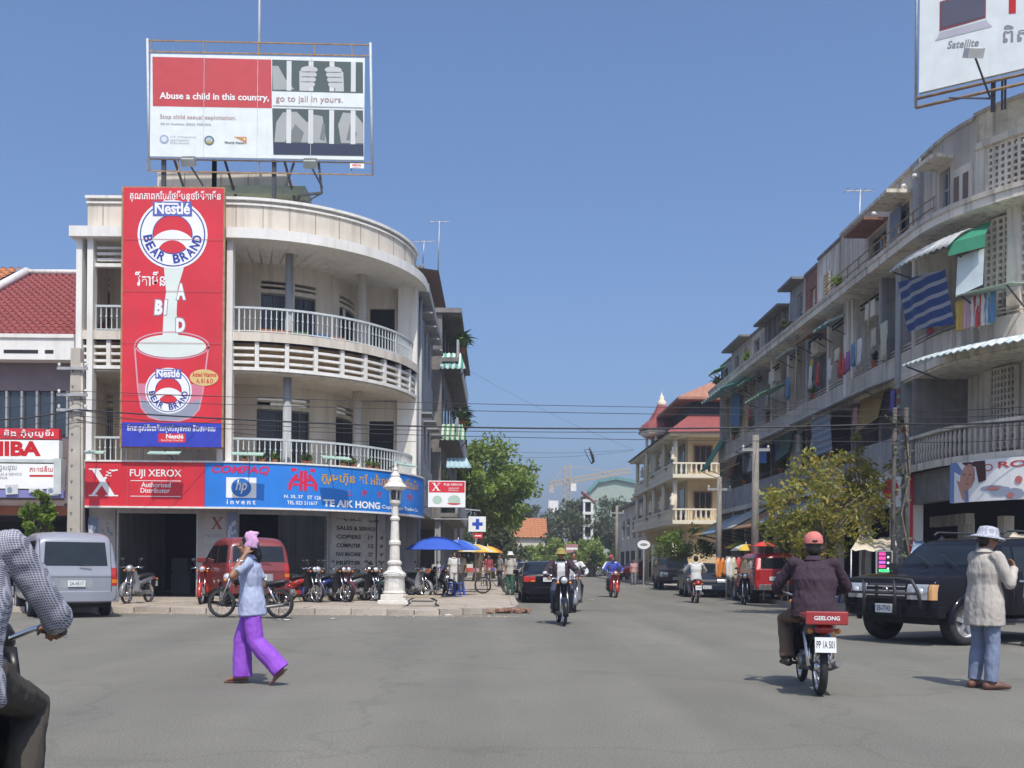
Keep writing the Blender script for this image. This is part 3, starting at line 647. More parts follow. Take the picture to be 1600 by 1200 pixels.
b.build('lettering', M_swht, t)
b = MB(); shape2d(b, [bp(x, y) for x, y in ((245, 678), (287, 678), (287, 692), (245, 692))], fnB, .007); b.build('maker_plate', M_sred, t)
b = MB(); bt('Nestlé', 257, 679, 284, 686, .01, bold=.03); bt('Good Food, Good Life', 249, 687, 283, 690.5, .01); b.build('maker_lettering', M_swht, t)
b = MB(); shape2d(b, [bp(x, y) for x, y in ell(316, 590, 22, 13, 26)], fnB, .012); b.build('vitamin_badge', flat((.66, .48, .2)), t)
b = MB(); bt('Added Vitamins', 298, 582, 335, 589, .015, bold=.02); bt('A, B1 & D', 304, 592, 330, 600, .015, bold=.02); b.build('vitamin_lettering', M_strue, t)
# ================================================================ rooftop billboard
t = thing('rooftop_billboard', 'large white and red campaign billboard on a steel frame on the corner building roof', 'billboard', (-7.4, 31.3, 12.0), world=True)
P0 = Vector((*at(241, 84, 31.0), 0)); BL = (at(232, 243, 31.0)[0], 31.0); X0, Z0 = at(234, 244, 31.0); X1, Z1 = at(570, 88, 31.15)
Z1 = at(240, 84, 31.0)[1]
bd = Vector((X1-X0, 0.15, 0)); BW = bd.length; bd.normalize(); bn = Vector((bd.y, -bd.x, 0)); BH = Z1-Z0
fnA = lambda u, v, d: tuple(Vector((X0, 31.0, Z0))+bd*u*BW+Vector((0, 0, v*BH))+bn*d)
M_bwhite = mat('billboard_white', (0.70, 0.74, 0.72), .5, var=.05, dirt=.15, streak=.12, dirtcol=(.45, .45, .42))
b = MB(); b.prism([(0, 0), (1, 0), (1, 1), (0, 1)], -.08, 0, fnA); b.build('panel', M_bwhite, t)
def ap(x, y):   # picture coordinates of the billboard as seen in a 1600-wide close-up
    u = (x-(160-(y-240)*.033))/1246.0; return (u, (858-(y-(u*2)))/618.0)
b = MB(); shape2d(b, [ap(165, 556), ap(856, 556), ap(860, 262), ap(170, 258)], fnA, .004); b.build('red_field', mat('billboard_red', (.50, .045, .05), .5, var=.06, dirt=.1), t)
b = MB(); shape2d(b, [ap(860, 452), ap(1391, 456), ap(1394, 268), ap(865, 262)], fnA, .004); shape2d(b, [ap(858, 838), ap(1385, 838), ap(1388, 560), ap(858, 556)], fnA, .004); b.build('photo_field', flat((.07, .10, .095)), t)
b = MB(); shape2d(b, [ap(858, 832), ap(1385, 832), ap(1385, 768), ap(858, 764)], fnA, .006); b.build('photo_ledge', flat((.03, .04, .075)), t)
b = MB()                                            # cloth behind the bars
for pts in ([(866, 760), (880, 640), (920, 580), (1000, 575), (1060, 640), (1100, 590), (1150, 600), (1170, 760)], [(1255, 760), (1240, 650), (1270, 575), (1340, 580), (1385, 640), (1385, 760)], [(866, 445), (866, 300), (900, 300), (940, 380), (990, 440)]):
    shape2d(b, [ap(*p) for p in pts], fnA, .0055)
b.build('photo_cloth', flat((.36, .37, .36)), t)
b = MB()
for pts in ([(925, 760), (990, 650), (1040, 700), (1020, 760)], [(1130, 740), (1150, 640), (1165, 650), (1160, 750)], [(1285, 740), (1310, 640), (1350, 700), (1335, 750)]): shape2d(b, [ap(*p) for p in pts], fnA, .0065)
b.build('photo_fold', flat((.18, .19, .19)), t)
b = MB()
for x in (960, 1088, 1210, 1335):
    for y0, y1 in ((268, 448), (562, 766)):
        shape2d(b, [ap(x-14-(y1-400)*.03, y1), ap(x+14-(y1-400)*.03, y1), ap(x+14-(y0-400)*.03, y0), ap(x-14-(y0-400)*.03, y0)], fnA, .008)
b.build('photo_bars', flat((.62, .63, .61)), t)
b = MB()                                            # two clenched hands
for cx, s in ((1072, 1), (1228, -1)):
    for i in range(4):
        shape2d(b, [ap(x, y) for x, y in ell(cx+s*(8-i*3), 318+i*30, 50-i*3, 20, 18)], fnA, .010)
    shape2d(b, [ap(cx-s*50, 330), ap(cx-s*5, 310), ap(cx, 448), ap(cx-s*52, 448)], fnA, .0095)
b.build('photo_hands', flat((.50, .51, .5)), t)
b = MB()
for cx, s in ((1072, 1), (1228, -1)):
    for i in range(3):
        x, y = cx+s*(6-i*3), 333+i*30; shape2d(b, [ap(x-44, y-2), ap(x+44, y-3), ap(x+44, y+2), ap(x-44, y+3)], fnA, .0115)
b.build('photo_finger_lines', flat((.2, .21, .21)), t)
def al(b, txt, x0, y0, x1, y1, **k): u0, v0 = ap(x0, y1); u1, v1 = ap(x1, y0); letters(b, txt, (u0, v0, u1, v1), fnA, .012, **k)
b = MB(); al(b, 'Abuse a child in this country,', 205, 472, 842, 524, bold=.022); b.build('slogan_lettering', M_swht, t)
b = MB(); al(b, 'go to jail in yours.', 880, 478, 1272, 526); al(b, 'Stop child sexual exploitation.', 205, 606, 648, 638); b.build('slogan_lettering', flat((.36, .20, .19)), t)
b = MB(); shape2d(b, [ap(862, 545), ap(1391, 549), ap(1391, 542), ap(862, 538)], fnA, .006); al(b, '24 hr hotline: (023) 720-555', 207, 655, 500, 671, bold=.015)
al(b, 'U.S. Immigration', 262, 733, 412, 746); al(b, 'and Customs', 262, 752, 372, 764); al(b, 'Enforcement', 262, 770, 372, 781); b.build('small_lettering', flat((.3, .32, .35)), t)
b = MB(); shape2d(b, [ap(x, y) for x, y in ell(226, 755, 27, 27, 24)], fnA, .006); b.build('seal', flat((.30, .38, .5)), t)
b = MB(); shape2d(b, [ap(x, y) for x, y in ell(226, 755, 17, 17, 20)], fnA, .009); b.build('seal_centre', flat((.6, .62, .64)), t)
b = MB(); shape2d(b, [ap(x, y) for x, y in ell(487, 758, 29, 29, 24)], fnA, .006); b.build('crest', flat((.10, .16, .16)), t)
b = MB(); shape2d(b, [ap(x, y) for x, y in ell(487, 758, 20, 20, 24)], fnA, .009); b.build('crest_centre', flat((.4, .5, .55)), t)
b = MB(); shape2d(b, [ap(x, y) for x, y in ell(487, 768, 17, 9, 24)], fnA, .0105); b.build('crest_field', flat((.45, .35, .12)), t)
b = MB(); al(b, 'World Vision', 575, 762, 690, 776, bold=.02); b.build('charity_lettering', M_sblk, t)
b = MB(); shape2d(b, [ap(630, 733), ap(705, 733), ap(703, 778), ap(682, 758)], fnA, .006); b.build('charity_mark', flat((.55, .25, .06)), t)
b = MB(); shape2d(b, [ap(x+692, y+746) for x, y in ((0, -9), (3, -2), (10, 0), (3, 2), (0, 9), (-3, 2), (-10, 0), (-3, -2))], fnA, .009); b.build('charity_star', M_swht, t)
# steel frame
def A3(x, y, d=0.0): u = (x-(160-(y-240)*.033))/1246.0; v = (858-(y-u*2))/618.0; return Vector(fnA(u, v, d))
for x in (137, 1439): MB().tube([A3(x, 140, -.1), A3(x-8, 945, -.1)], .04, 8).build('frame_post', mat('pale_steel', (.5, .52, .52), .5), t)
for y in (150, 217, 868, 940): MB().bar(A3(137, y, -.1), A3(1438, y+2, -.1), .035).build('frame_rail', M_rust, t)
for x in (160, 465, 785, 1110, 1330):
    MB().bar(A3(x, 150, -.1), A3(x, 225, -.1), .03).build('frame_strut', M_rust, t)
for x in (120, 300, 770, 1310): MB().bar(A3(x, 868, -.1), A3(x, 940, -.1), .03).build('frame_strut', M_rust, t)
for x, zb in ((210, F3), (505, F3), (855, F3), (505, F3)):
    p = A3(x, 860, -.2); MB().bar(p, (p.x, p.y, 11.0 if x > 900 else 12.2), .12, mi=0).build('support_leg', M_blackmetal, t)
    MB().bar(A3(x+60, 860, -.2), (p.x+.6, p.y+1.6, 12.2), .06).build('support_brace', M_blackmetal, t)
p = A3(970, 870, -.2); q = A3(920, 1010, -.2); MB().bar(p, q, .06).build('support_brace', M_blackmetal, t)
p = A3(1115, 860, -.2); q = A3(1130, 1050, -.2); MB().bar(p, q, .07).bar(q, A3(1000, 1065, -.2), .07).bar(q, A3(1030, 1110, -.2), .04).bar(A3(1000, 1065, -.2), A3(900, 1075, -1.8), .07).build('support_leg', M_blackmetal, t)
for x in (400, 1092):
    p = A3(x, 950, .75); q = A3(x+50, 1040, .1)
    MB().cbox(p, (.36, .3, .22), M=Matrix.Rotation(.5, 3, 'X')).cbox(p+Vector((0, .12, .1)), (.4, .05, .26), M=Matrix.Rotation(.5, 3, 'X')).build('flood_lamp', mat('lamp_grey', (.35, .36, .33), .5), t)
    MB().bar(p, q, .04).build('lamp_arm', M_blackmetal, t)
b = MB(); u0, v0 = ap(1302, 908); u1, v1 = ap(1385, 878); shape2d(b, [(u0, v0), (u1, v0), (u1, v1), (u0, v1)], fnA, -.04); b.build('maker_tag', M_swht, t)
b = MB(); al(b, 'MEDIA', 1318, 885, 1370, 900, bold=.03); b.build('maker_tag_lettering', M_strue, t)
p = A3(783, 240, -.15); b = MB(); b.tube([p-Vector((0, 0, 1.4)), p+Vector((0, 0, 4))], [.045, .03], 8); o = b.build('lightning_mast', mat('pale_steel', (.5, .52, .52), .5)); tag(o, 'thin grey mast rising above the middle of the rooftop billboard', 'mast')
# ================================================================ projecting signs on the street side
# seams between the sheets of the big printed surfaces
for v in (.2, .4, .6, .8): MB().box(bx0, bx1, BY-.0225, BY-.0215, bz0+v*bh, bz0+v*bh+.012).build('sheet_seam', mat('seam_dark', (.36, .1, .1), .6), bpy.data.objects['advertising_banner'])
for u in (.25, .5, .75): p = Vector(fnA(u, 0, .0165)); b = MB(); b.prism([(u-.001, .01), (u+.001, .01), (u+.001, .99), (u-.001, .99)], .0160, .0165, fnA); b.build('sheet_seam', mat('seam_grey', (.5, .5, .5), .6), bpy.data.objects['rooftop_billboard'])
for s_ in (1.6, 2.9): part(lambda b: PL.strip(b, s_, s_+.012, ZS0, ZS1, .300, .303), 'sheet_seam', mat('seam_dark', (.36, .1, .1), .6), bpy.data.objects['shop_sign'])
for s_ in (5.2, 6.6, 8.0, 9.4, 10.8): part(lambda b: PL.strip(b, s_, s_+.012, ZS0, ZS1, .300, .303), 'sheet_seam', mat('seam_blue', (.02, .12, .4), .6), bpy.data.objects['shop_sign.001'])
def hangsign(name, label, px0, py0, px1, py1, Y, th=.14):
    x0, z1 = at(px0, py0, Y); x1, z0 = at(px1, py1, Y)
    t = thing(name, label, 'sign', ((x0+x1)/2, Y, z0), world=True)
    b = MB(); b.box(x0, x1, Y, Y+th, z0, z1); b.build('box', M_swht, t, bevel=.01)
    return t, x0, x1, z0, z1
t, x0, x1, z0, z1 = hangsign('projecting_sign', 'red and white box sign with an X projecting from the corner building', 669, 751, 727, 793, 33.0)
fq = lambda u, v, d: (x0+u*(x1-x0), 33.0-d, z0+v*(z1-z0))
b = MB(); shape2d(b, [(.02, .56), (.98, .56), (.98, .97), (.02, .97)], fq, .004); b.build('red_panel', M_sred, t)
b = MB(); Xlogo(b, .1, .62, .24, .30, fq, .007, dots=False); letters(b, 'FUJI XEROX', (.42, .8, .92, .9), fq, .008, bold=.02); letters(b, 'Authorised', (.55, .70, .82, .76), fq, .008); letters(b, 'Distributor', (.55, .62, .82, .68), fq, .008); b.build('lettering', M_swht, t)
b = MB(); shape2d(b, ell(.25, .28, .13, .16, 16), fq, .004); shape2d(b, ell(.7, .28, .17, .18, 16), fq, .004); b.build('printed_machine', flat((.42, .55, .45)), t)
b = MB(); shape2d(b, ell(.7, .16, .18, .06, 16, PI, 2*PI), fq, .007); b.build('printed_stripe', M_sred, t)
b = MB(); b.bar((x0+.1, 33.07, z0+.05), (-2.5, 34.9, z0+.1), .04); b.bar((x0+.1, 33.07, z1-.05), (-2.5, 34.9, z1-.1), .04); b.bar((x1, 33.07, z0-.05), (x1+.5, 33.07, z0-.09), .04); b.build('bracket', M_steel, t)
t, x0, x1, z0, z1 = hangsign('pharmacy_sign', 'white box sign with a blue cross over the left pavement', 732, 807, 759, 831, 40.0)
fq = lambda u, v, d: (x0+u*(x1-x0), 40.0-d, z0+v*(z1-z0))
b = MB(); shape2d(b, [(.42, .15), (.62, .15), (.62, .85), (.42, .85)], fq, .004); shape2d(b, [(.22, .4), (.82, .4), (.82, .62), (.22, .62)], fq, .0055); b.build('blue_cross', mat('cross_blue', (.02, .08, .45), .5), t)
b = MB(); b.bar((x0, 40.07, z1-.1), (-2.5, 40.07, z1-.1), .05); b.build('bracket', M_steel, t)
# posters and the printed wall of the shop
fnG = PLS(GW)
def SG(px): return sx(px, 0, off=GW)
def poster(label, px0, py0, px1, py1, m, off=.0):
    s0, s1 = SG(px0), SG(px1); Yp = PL.P(s0, GW)[1]; z1 = at(px0, py0, Yp)[1]; z0 = at(px0, py1, Yp)[1]
    o = part(lambda b: PL.strip(b, s0, s1, z0, z1, GW+.002+off, GW+.012+off), 'poster', m, False); tag(o, label, 'poster'); o.parent = None; return o, s0, s1, z0, z1
M_pw = flat((.42, .41, .39)); M_pb = flat((.22, .28, .42))
def poster(label, px0, py0, px1, py1, m, off=.0):
    s0, s1 = SG(px0), SG(px1); Yp = PL.P(s0, GW)[1]; z1 = at(px0, py0, Yp)[1]; z0 = at(px0, py1, Yp)[1]
    b = MB(); PL.strip(b, s0, s1, z0, z1, GW+.002+off, GW+.012+off); o = b.build('poster', m); tag(o, label, 'poster'); return o, s0, s1, z0, z1
o, s0, s1, z0, z1 = poster('white poster with a red X on the pier between the shop openings', 322, 803, 356, 850, M_pw)
b = MB(); Xlogo(b, s0+.22, z0+.45, .36, .36, fnG, .02, dots=False); b.build('emblem', flat((.28, .07, .05)), o)
b = MB(); letters(b, 'FUJI XEROX', (s0+.05, z0+.18, s1-.05, z0+.3), fnG, .02); b.build('lettering', M_sgrey, o)
for lab, q in (('blue patterned poster on the right of the X poster', (358, 800, 374, 848)), ('blue poster on the left pier of the corner shop', (139, 808, 157, 845)), ('grey poster on the left pier beside the dark shop opening', (161, 812, 181, 868))):
    o, s0, s1, z0, z1 = poster(lab, *q, M_pb if 'blue' in lab else M_pw)
    b = MB(); rng = random.Random(len(lab))
    for k in range(9): u = rng.uniform(s0+.06, s1-.06); v = rng.uniform(z0+.1, z1-.1); r = rng.uniform(.03, .07); PL.strip(b, u-r*.6, u+r*.6, v-r, v+r, GW+.012, GW+.015+k*.001)
    b.build('printed_patch', flat((.55, .58, .62)) if 'blue' in lab else M_sgrey, o)
# list of wares painted on the wall
sg = thing('wall_lettering_panel', 'grey wall panel listing the wares in dark capitals behind the street lamp', 'sign', PL.P(SG(560), GW, .8), world=True)
s0, s1 = SG(521), SG(604)
part(lambda b: PL.strip(b, s0, s1, .75, 2.85, GW+.005, GW+.03), 'panel', mat('panel_grey', (.42, .40, .36), .8, dirt=.2), sg)
b = MB(); fp = PLS(GW+.03); W_ = s1-s0
for i, (a, c) in enumerate((('តម្លៃ', 'ឃ្លាំង'), ('SALES & SERVICE', ''), ('COPIERS', '17'), ('COMPUTER', '12'), ('FAX MACHINE', '27'), ('PRINTER', '6'), ('TYPEWRITER', '2'))):
    z = 2.58-i*.275
    letters(b, a, (s0+.06*W_, z, s0+W_*(.7 if i == 1 else .42), z+.13), fp, .004, bold=.03)
    if c: letters(b, c, (s0+.56*W_, z, s0+W_*(.66 if len(c) < 4 else .8), z+.13), fp, .004, bold=.03)
    if i > 1: letters(b, 'HP', (s0+.84*W_, z, s0+W_*.93, z+.13), fp, .004, bold=.03)
b.build('lettering', M_sblk, sg)
part(lambda b: PL.strip(b, s0+.72*W_, s0+.735*W_, .75, 2.85, GW+.031, GW+.06), 'divider', M_blackmetal, sg)
# ================================================================ trees
M_bark = mat('bark', (0.17, 0.13, 0.09), .9, var=.3, scale=8, bump=.5, bscale=25)
def leafmat(name, c):
    m = mat(name, c, .55, var=.45, scale=1.1)
    b = m.node_tree.nodes['Principled BSDF']; b.inputs['Subsurface Weight'].default_value = 0.0
    t = m.node_tree; tr = t.nodes.new('ShaderNodeBsdfTranslucent'); ms = t.nodes.new('ShaderNodeMixShader'); ms.inputs[0].default_value = .35
    tr.inputs[0].default_value = (c[0]*1.5, c[1]*1.6, c[2]*.8, 1); o = t.nodes['Material Output']
    t.links.new(b.outputs[0], ms.inputs[1]); t.links.new(tr.outputs[0], ms.inputs[2]); t.links.new(ms.outputs[0], o.inputs[0]); return m
M_leafA = leafmat('leaf_green', (0.20, 0.26, 0.05)); M_leafB = leafmat('leaf_yellow_green', (0.24, 0.24, 0.05)); M_leafC = leafmat('leaf_dull', (0.095, 0.11, 0.06)); M_leafD = leafmat('leaf_bright', (0.14, 0.20, 0.03))
M_leafG = leafmat('leaf_golden', (0.27, 0.20, 0.03))
def tree(label, base, height, crown, lobes, leaves, size, m, seed=1, trunk_r=.12, cat='tree', group=None, name='street_tree', lean=(0, 0), trunk_top=None, accent=None, squash=.8):
    """crown=(rx,ry,rz) about the crown centre; lobes = number of leaf clumps; leaves per clump"""
    q = random.Random(seed); t = thing(name, label, cat, base, 0, group)
    cz = height-crown[2]; C = Vector((lean[0], lean[1], cz)); top = Vector((lean[0], lean[1], trunk_top or cz*.75))
    b = MB(); pts = [Vector((0, 0, -.05)), top*.35+Vector((q.uniform(-.1, .1), q.uniform(-.1, .1), 0)), top*.7+Vector((q.uniform(-.1, .1), q.uniform(-.1, .1), 0)), top]
    b.tube(pts, [trunk_r*1.25, trunk_r, trunk_r*.85, trunk_r*.7], 8)
    cl = []
    for i in range(lobes):
        while True:
            v = Vector((q.uniform(-1, 1), q.uniform(-1, 1), q.uniform(-1, 1)))
            if .25 < v.length < 1: break
        c = C+Vector((v.x*crown[0], v.y*crown[1], v.z*crown[2]))
        cl.append((c, q.uniform(.22, .42)*min(crown[0], crown[1], crown[2]*1.4)))
        if i % max(1, lobes//14) == 0:
            mid = top.lerp(c, .5)+Vector((q.uniform(-.15, .15), q.uniform(-.15, .15), .1))
            b.tube([top*.85, mid, c], [trunk_r*.55, trunk_r*.3, trunk_r*.1], 5)
    b.build('trunk', M_bark, t)
    b = MB(); V = []; F = []; MI = []
    for ci, (c, r) in enumerate(cl):
        for k in range(leaves):
            d = Vector((q.gauss(0, 1), q.gauss(0, 1), q.gauss(0, 1))).normalized()*r*(q.random()**.45); d.z *= squash
            p = c+d; n = Vector((q.gauss(0, 1), q.gauss(0, 1), q.gauss(.5, 1))).normalized(); a = n.orthogonal().normalized(); a.rotate(Matrix.Rotation(q.uniform(0, 6.28), 3, n)); e = n.cross(a)
            s = size*q.uniform(.6, 1.3); o = len(V)
            V += [p-a*s, p+e*s*.45+n*s*.12, p+a*s, p-e*s*.45+n*s*.12]; F.append((o, o+1, o+2, o+3)); MI.append(1 if accent and q.random() < accent[1] else 0)
    me = bpy.data.meshes.new('crown'); me.from_pydata([tuple(v) for v in V], [], F); me.materials.append(m)
    if accent: me.materials.append(accent[0])
    me.polygons.foreach_set('material_index', MI)
    o = bpy.data.objects.new('crown', me); COL.objects.link(o); attach(o, t)
    return t
# ================================================================ neighbouring house on the far left
NY = 29.6
M_mauve = mat('mauve_wall', (0.20, 0.16, 0.17), .85, var=.1, dirt=.3)
M_tile = mat('red_roof_tile', (0.25, 0.06, 0.055), .8, var=.18, scale=6, dirt=.2, dirtcol=(.2, .07, .05)); M_tileo = mat('orange_roof_tile', (0.42, 0.17, 0.07), .8, var=.2, scale=6)
nb = thing('tiled_house', 'low house with a red tiled roof and white parapet beside the corner building', 'building', (-15, 30, 0), world=True)
def nbox(name, px0, py0, px1, py1, Y, th, m, parent=nb):
    x0, z1 = at(px0, py0, Y); x1, z0 = at(px1, py1, Y); b = MB(); b.box(x0, x1, Y, Y+th, z0, z1); return b.build(name, m, parent)
XR = -12.4
b = MB(); b.box(-24, XR, 35.7, 36, 0, 8); b.box(-24, XR, NY, NY+.3, 6.3, 7.15); b.box(XR-.3, XR, NY+.3, 36, 0, 7.6); b.build('wall', M_mauve, nb)
b = MB(); b.box(-24, XR+.05, NY-.5, NY+.4, 7.12, 7.75); b.box(-24, XR+.05, NY-.55, NY-.2, 7.75, 7.86); b.build('white_parapet', M_wht, nb)
for a, c in ((-14.4, -13.4), (-13.2, -12.95), (-16.5, -14.7)): MB().box(a, c, NY-.51, NY-.49, 7.30, 7.40).build('parapet_slot', M_dark, nb)
b = MB(); b.box(-24, XR, NY+.1, NY+.3, 4.9, 6.3); b.build('window_glass', mat('blue_dark_glass', (.03, .045, .06), .1, spec=.7), nb)
for i in range(9): x = XR-.35-i*.45; MB().box(x-.03, x+.03, NY-.02, NY+.1, 4.92, 6.28).build('window_bar', mat('grey_bar', (.28, .3, .31), .5), nb)
b = MB(); b.box(XR-.3, XR, NY, NY+.1, 4.9, 6.3); b.box(-24, XR, NY, NY+.3, 2.6, 4.9); b.build('front_wall', M_mauve, nb)
b = MB(); b.box(-24, XR-.0, NY-.06, NY-.003, 2.62, 2.86); b.build('brown_band', mat('brown_band', (.32, .1, .05), .7), nb)
b = MB(); b.box(XR-.35, XR, NY, NY+.3, 0.1, 2.6); b.box(-24, XR, 35, 35.3, 0, 2.6); b.build('shop_wall', M_dark, nb)
# tiled roof slope with real rolls
def tiles(b, x0, x1, ya, za, yb, zb, pitch=.24, course=.34, amp=.035):
    nx = int((x1-x0)/pitch*6); L = math.hypot(yb-ya, zb-za); ny = int(L/course); up = Vector((0, -(zb-za)/L, (yb-ya)/L)); V = []; F = []
    for j in range(ny+1):
        for st in (0, 1):
            f = min(1, (j+st*.999)/ny) if j < ny else 1; lift = .0 if st else .035
            for i in range(nx+1):
                x = x0+(x1-x0)*i/nx; h = amp*math.cos(2*PI*i/6)+lift
                p = Vector((x, ya+(yb-ya)*f, za+(zb-za)*f))+up*h; V.append(p)
    w_ = nx+1; F = [(r*w_+i, r*w_+i+1, (r+1)*w_+i+1, (r+1)*w_+i) for r in range(2*ny+1) for i in range(nx)]
    b.add(V, F, 0, False)
b = MB(); tiles(b, -17.2, XR+.35, NY-.1, 7.85, 36.5, 11.7); o = b.build('roof_tiles', M_tile, nb, fix=False, kind='stuff')
b = MB(); b.add([(-24, 36.5, 7.8), (XR+.3, 36.5, 7.8), (XR+.3, 36.5, 11.65), (-24, 36.5, 11.65)], [(0, 1, 2, 3)]); b.add([(XR+.3, NY, 7.8), (XR+.3, 36.5, 7.8), (XR+.3, 36.5, 11.65)], [(0, 1, 2)]); b.build('gable', M_mauve, nb)
b = MB(); b.tube([(-17.25, NY-.1, 7.95), (-17.25, 36.5, 11.82)], .15, 8); b.tube([(-17.25, 36.5, 11.8), (XR+.3, 36.5, 11.8)], .1, 8); b.build('roof_ridge', M_wht, nb)
hb = thing('orange_roofed_house', 'house with an orange tiled roof at the left edge of the picture', 'building', (-22, 34, 0), world=True)
b = MB(); tiles(b, -30, -17.6, NY-.2, 7.9, 36.8, 12.0, pitch=.3, course=.4); b.build('roof_tiles', M_tileo, hb, fix=False, kind='stuff')
b = MB(); b.box(-30, -17.6, 36.8, 37, 0, 11.9); b.build('wall', M_cream, hb)
# shop signs of that house
TY = 28.9
t = thing('shop_sign', 'white sign with big red letters under a red strip on the tiled house', 'sign', (-13.5, TY, 4.2), world=True)
nbox('panel', -140, 686, 92, 718, TY, .25, M_swht, t); nbox('red_strip', -140, 668, 92, 686, TY+.02, .2, M_sred, t)
fz = lambda u, v, d: (lambda X: (X[0], TY-d, X[1]))(at(u, v, TY))
b = MB()
def zl(b, txt, x0, y0, x1, y1, d=.006, **k): letters(b, txt, (x0, y1, x1, y0), fz, d, **k)
zl(b, 'TOSHIBA', -92, 689, 64, 713, bold=.05); b.build('lettering', M_strue, t)
b = MB(); zl(b, 'ហាងលក់ទូរស័ព្ទ និង កុំព្យូទ័រ', -110, 671, 84, 684, bold=.01); b.build('khmer_lettering', M_swht, t)
t = thing('shop_sign', 'white and purple box sign with small pictures below the big red letters', 'sign', (-13.5, TY-.3, 3.2), world=True)
nbox('panel', -140, 723, 92, 764, TY-.3, .2, M_swht, t); nbox('purple_strip', -140, 764, 99, 778, TY-.28, .16, mat('sign_purple', (.20, .20, .42), .5), t); nbox('top_box', -140, 716, 93, 723, TY-.32, .24, mat('pale_aluminium', (.5, .54, .52), .4), t); nbox('side_post', 84, 716, 95, 772, TY-.35, .3, mat('pale_aluminium', (.5, .54, .52), .4), t)
fz2 = lambda u, v, d: (lambda X: (X[0], TY-.3-d, X[1]))(at(u, v, TY-.3))
b = MB(); letters(b, 'ជួសជុល', (-2, 737, 26, 727), fz2, .005, bold=.01); letters(b, 'SALES & SERVICE', (-8, 743, 34, 739), fz2, .005); letters(b, 'REPAIR', (-6, 749, 12, 745), fz2, .005); b.build('lettering', M_sgrey, t)
b = MB(); letters(b, 'ភោជនីយ', (46, 737, 83, 728), fz2, .005, bold=.01); shape2d(b, [(46, 742), (83, 742), (83, 745), (46, 745)], fz2, .004); b.build('red_lettering', M_strue, t)
b = MB(); shape2d(b, [(9, 758), (29, 757), (29, 772), (10, 773)], fz2, .035); shape2d(b, [(74, 762), (92, 762), (92, 774), (74, 774)], fz2, .035); shape2d(b, [(46, 764), (68, 764), (68, 770), (46, 770)], fz2, .035); b.build('printed_machine', flat((.55, .56, .54)), t)
b = MB(); shape2d(b, ell(16, 766, 4, 5, 14), fz2, .037); shape2d(b, ell(80, 767, 4, 4, 14), fz2, .037); b.build('printed_drum', flat((.2, .25, .33)), t)
tree('bright leafy shrub in front of the dark shop left of the concrete pole', (*gnd(62, 945, .12), .12), 3.0, (.5, .45, .85), 20, 60, .1, M_leafD, 4, .05, 'shrub', name='shrub', trunk_top=1.2)
# ================================================================ concrete electricity pole on the left
M_conc = mat('pole_concrete', (0.42, 0.38, 0.32), .9, var=.12, scale=3, bump=.2, dirt=.3)
px_, py_ = at(118, 900, 26.6)[0], 26.6
pole = thing('concrete_pole', 'square concrete electricity pole in front of the left end of the corner building', 'pole', (px_, py_, .12))
b = MB(); b.add([(sx_*w_, sy_*w_, z) for z, w_ in ((0, .19), (6.8, .13)) for sx_, sy_ in ((-1, -1), (1, -1), (1, 1), (-1, 1))], [(0, 1, 2, 3), (4, 5, 6, 7), (0, 1, 5, 4), (1, 2, 6, 5), (2, 3, 7, 6), (3, 0, 4, 7)]); b.build('shaft', M_conc, pole, bevel=.02)
for i in range(14):
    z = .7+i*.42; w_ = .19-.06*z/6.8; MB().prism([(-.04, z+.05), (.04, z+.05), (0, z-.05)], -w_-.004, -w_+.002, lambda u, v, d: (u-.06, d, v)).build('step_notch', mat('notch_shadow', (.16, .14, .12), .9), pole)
MB().tube([(.2, -.1, 0), (.2, -.1, 3), (.16, -.1, 6.4)], .035, 7).build('conduit', M_conc, pole)
for z in (5.1, 5.5, 6.2): MB().box(-.45, .35, -.22, -.16, z, z+.07).build('cross_arm', M_steel, pole)
for z in (5.2, 5.6, 6.3):
    for x in (-.4, .3): MB().lathe([(.001, 0), (.04, 0), (.03, .04), (.045, .07), (.02, .11), (.001, .11)], 8, Matrix.Translation((x, -.19, z-.03))).build('insulator', mat('porcelain', (.6, .58, .52), .3), pole)
# ================================================================ ornate white street lamp
M_lampw = mat('lamp_white_paint', (0.66, 0.63, 0.56), .6, var=.08, scale=8, dirt=.35, dirtcol=(.32, .27, .2), bump=.1)
lx, ly = gnd(616, 944, .12)
lamp = thing('street_lamp', 'ornate white street lamp post with a pointed lantern on the corner pavement', 'street lamp', (lx, ly, .12))
b = MB(); b.cbox((0, 0, .06), (.86, .86, .12)); b.cbox((0, 0, .2), (.7, .7, .16)); b.build('plinth', M_lampw, lamp, bevel=.02)
b = MB(); b.lathe([(.30, .28), (.33, .33), (.30, .38), (.28, .75), (.33, .8), (.33, .86), (.22, .95), (.17, 1.1), (.21, 1.13), (.21, 1.18), (.15, 1.24), (.14, 1.65), (.17, 1.69), (.17, 1.76), (.13, 1.8), (.11, 2.35), (.14, 2.38), (.14, 2.43), (.10, 2.47), (.095, 2.78), (.15, 2.84), (.16, 2.9), (.10, 2.93), (.001, 2.93)], 12, sm=False); b.build('shaft', M_lampw, lamp)
for k in range(4): a = k*PI/2+.4; MB().tube([(math.cos(a)*.13, math.sin(a)*.13, 2.92), (math.cos(a)*.16, math.sin(a)*.16, 3.1), (math.cos(a)*.15, math.sin(a)*.15, 3.28)], .022, 6).build('lantern_post', M_lampw, lamp)
b = MB(); b.lathe([(.001, 2.94), (.1, 2.95), (.12, 3.1), (.1, 3.26), (.001, 3.27)], 12); b.build('lantern_glass', mat('smoked_glass', (.07, .07, .065), .15), lamp)
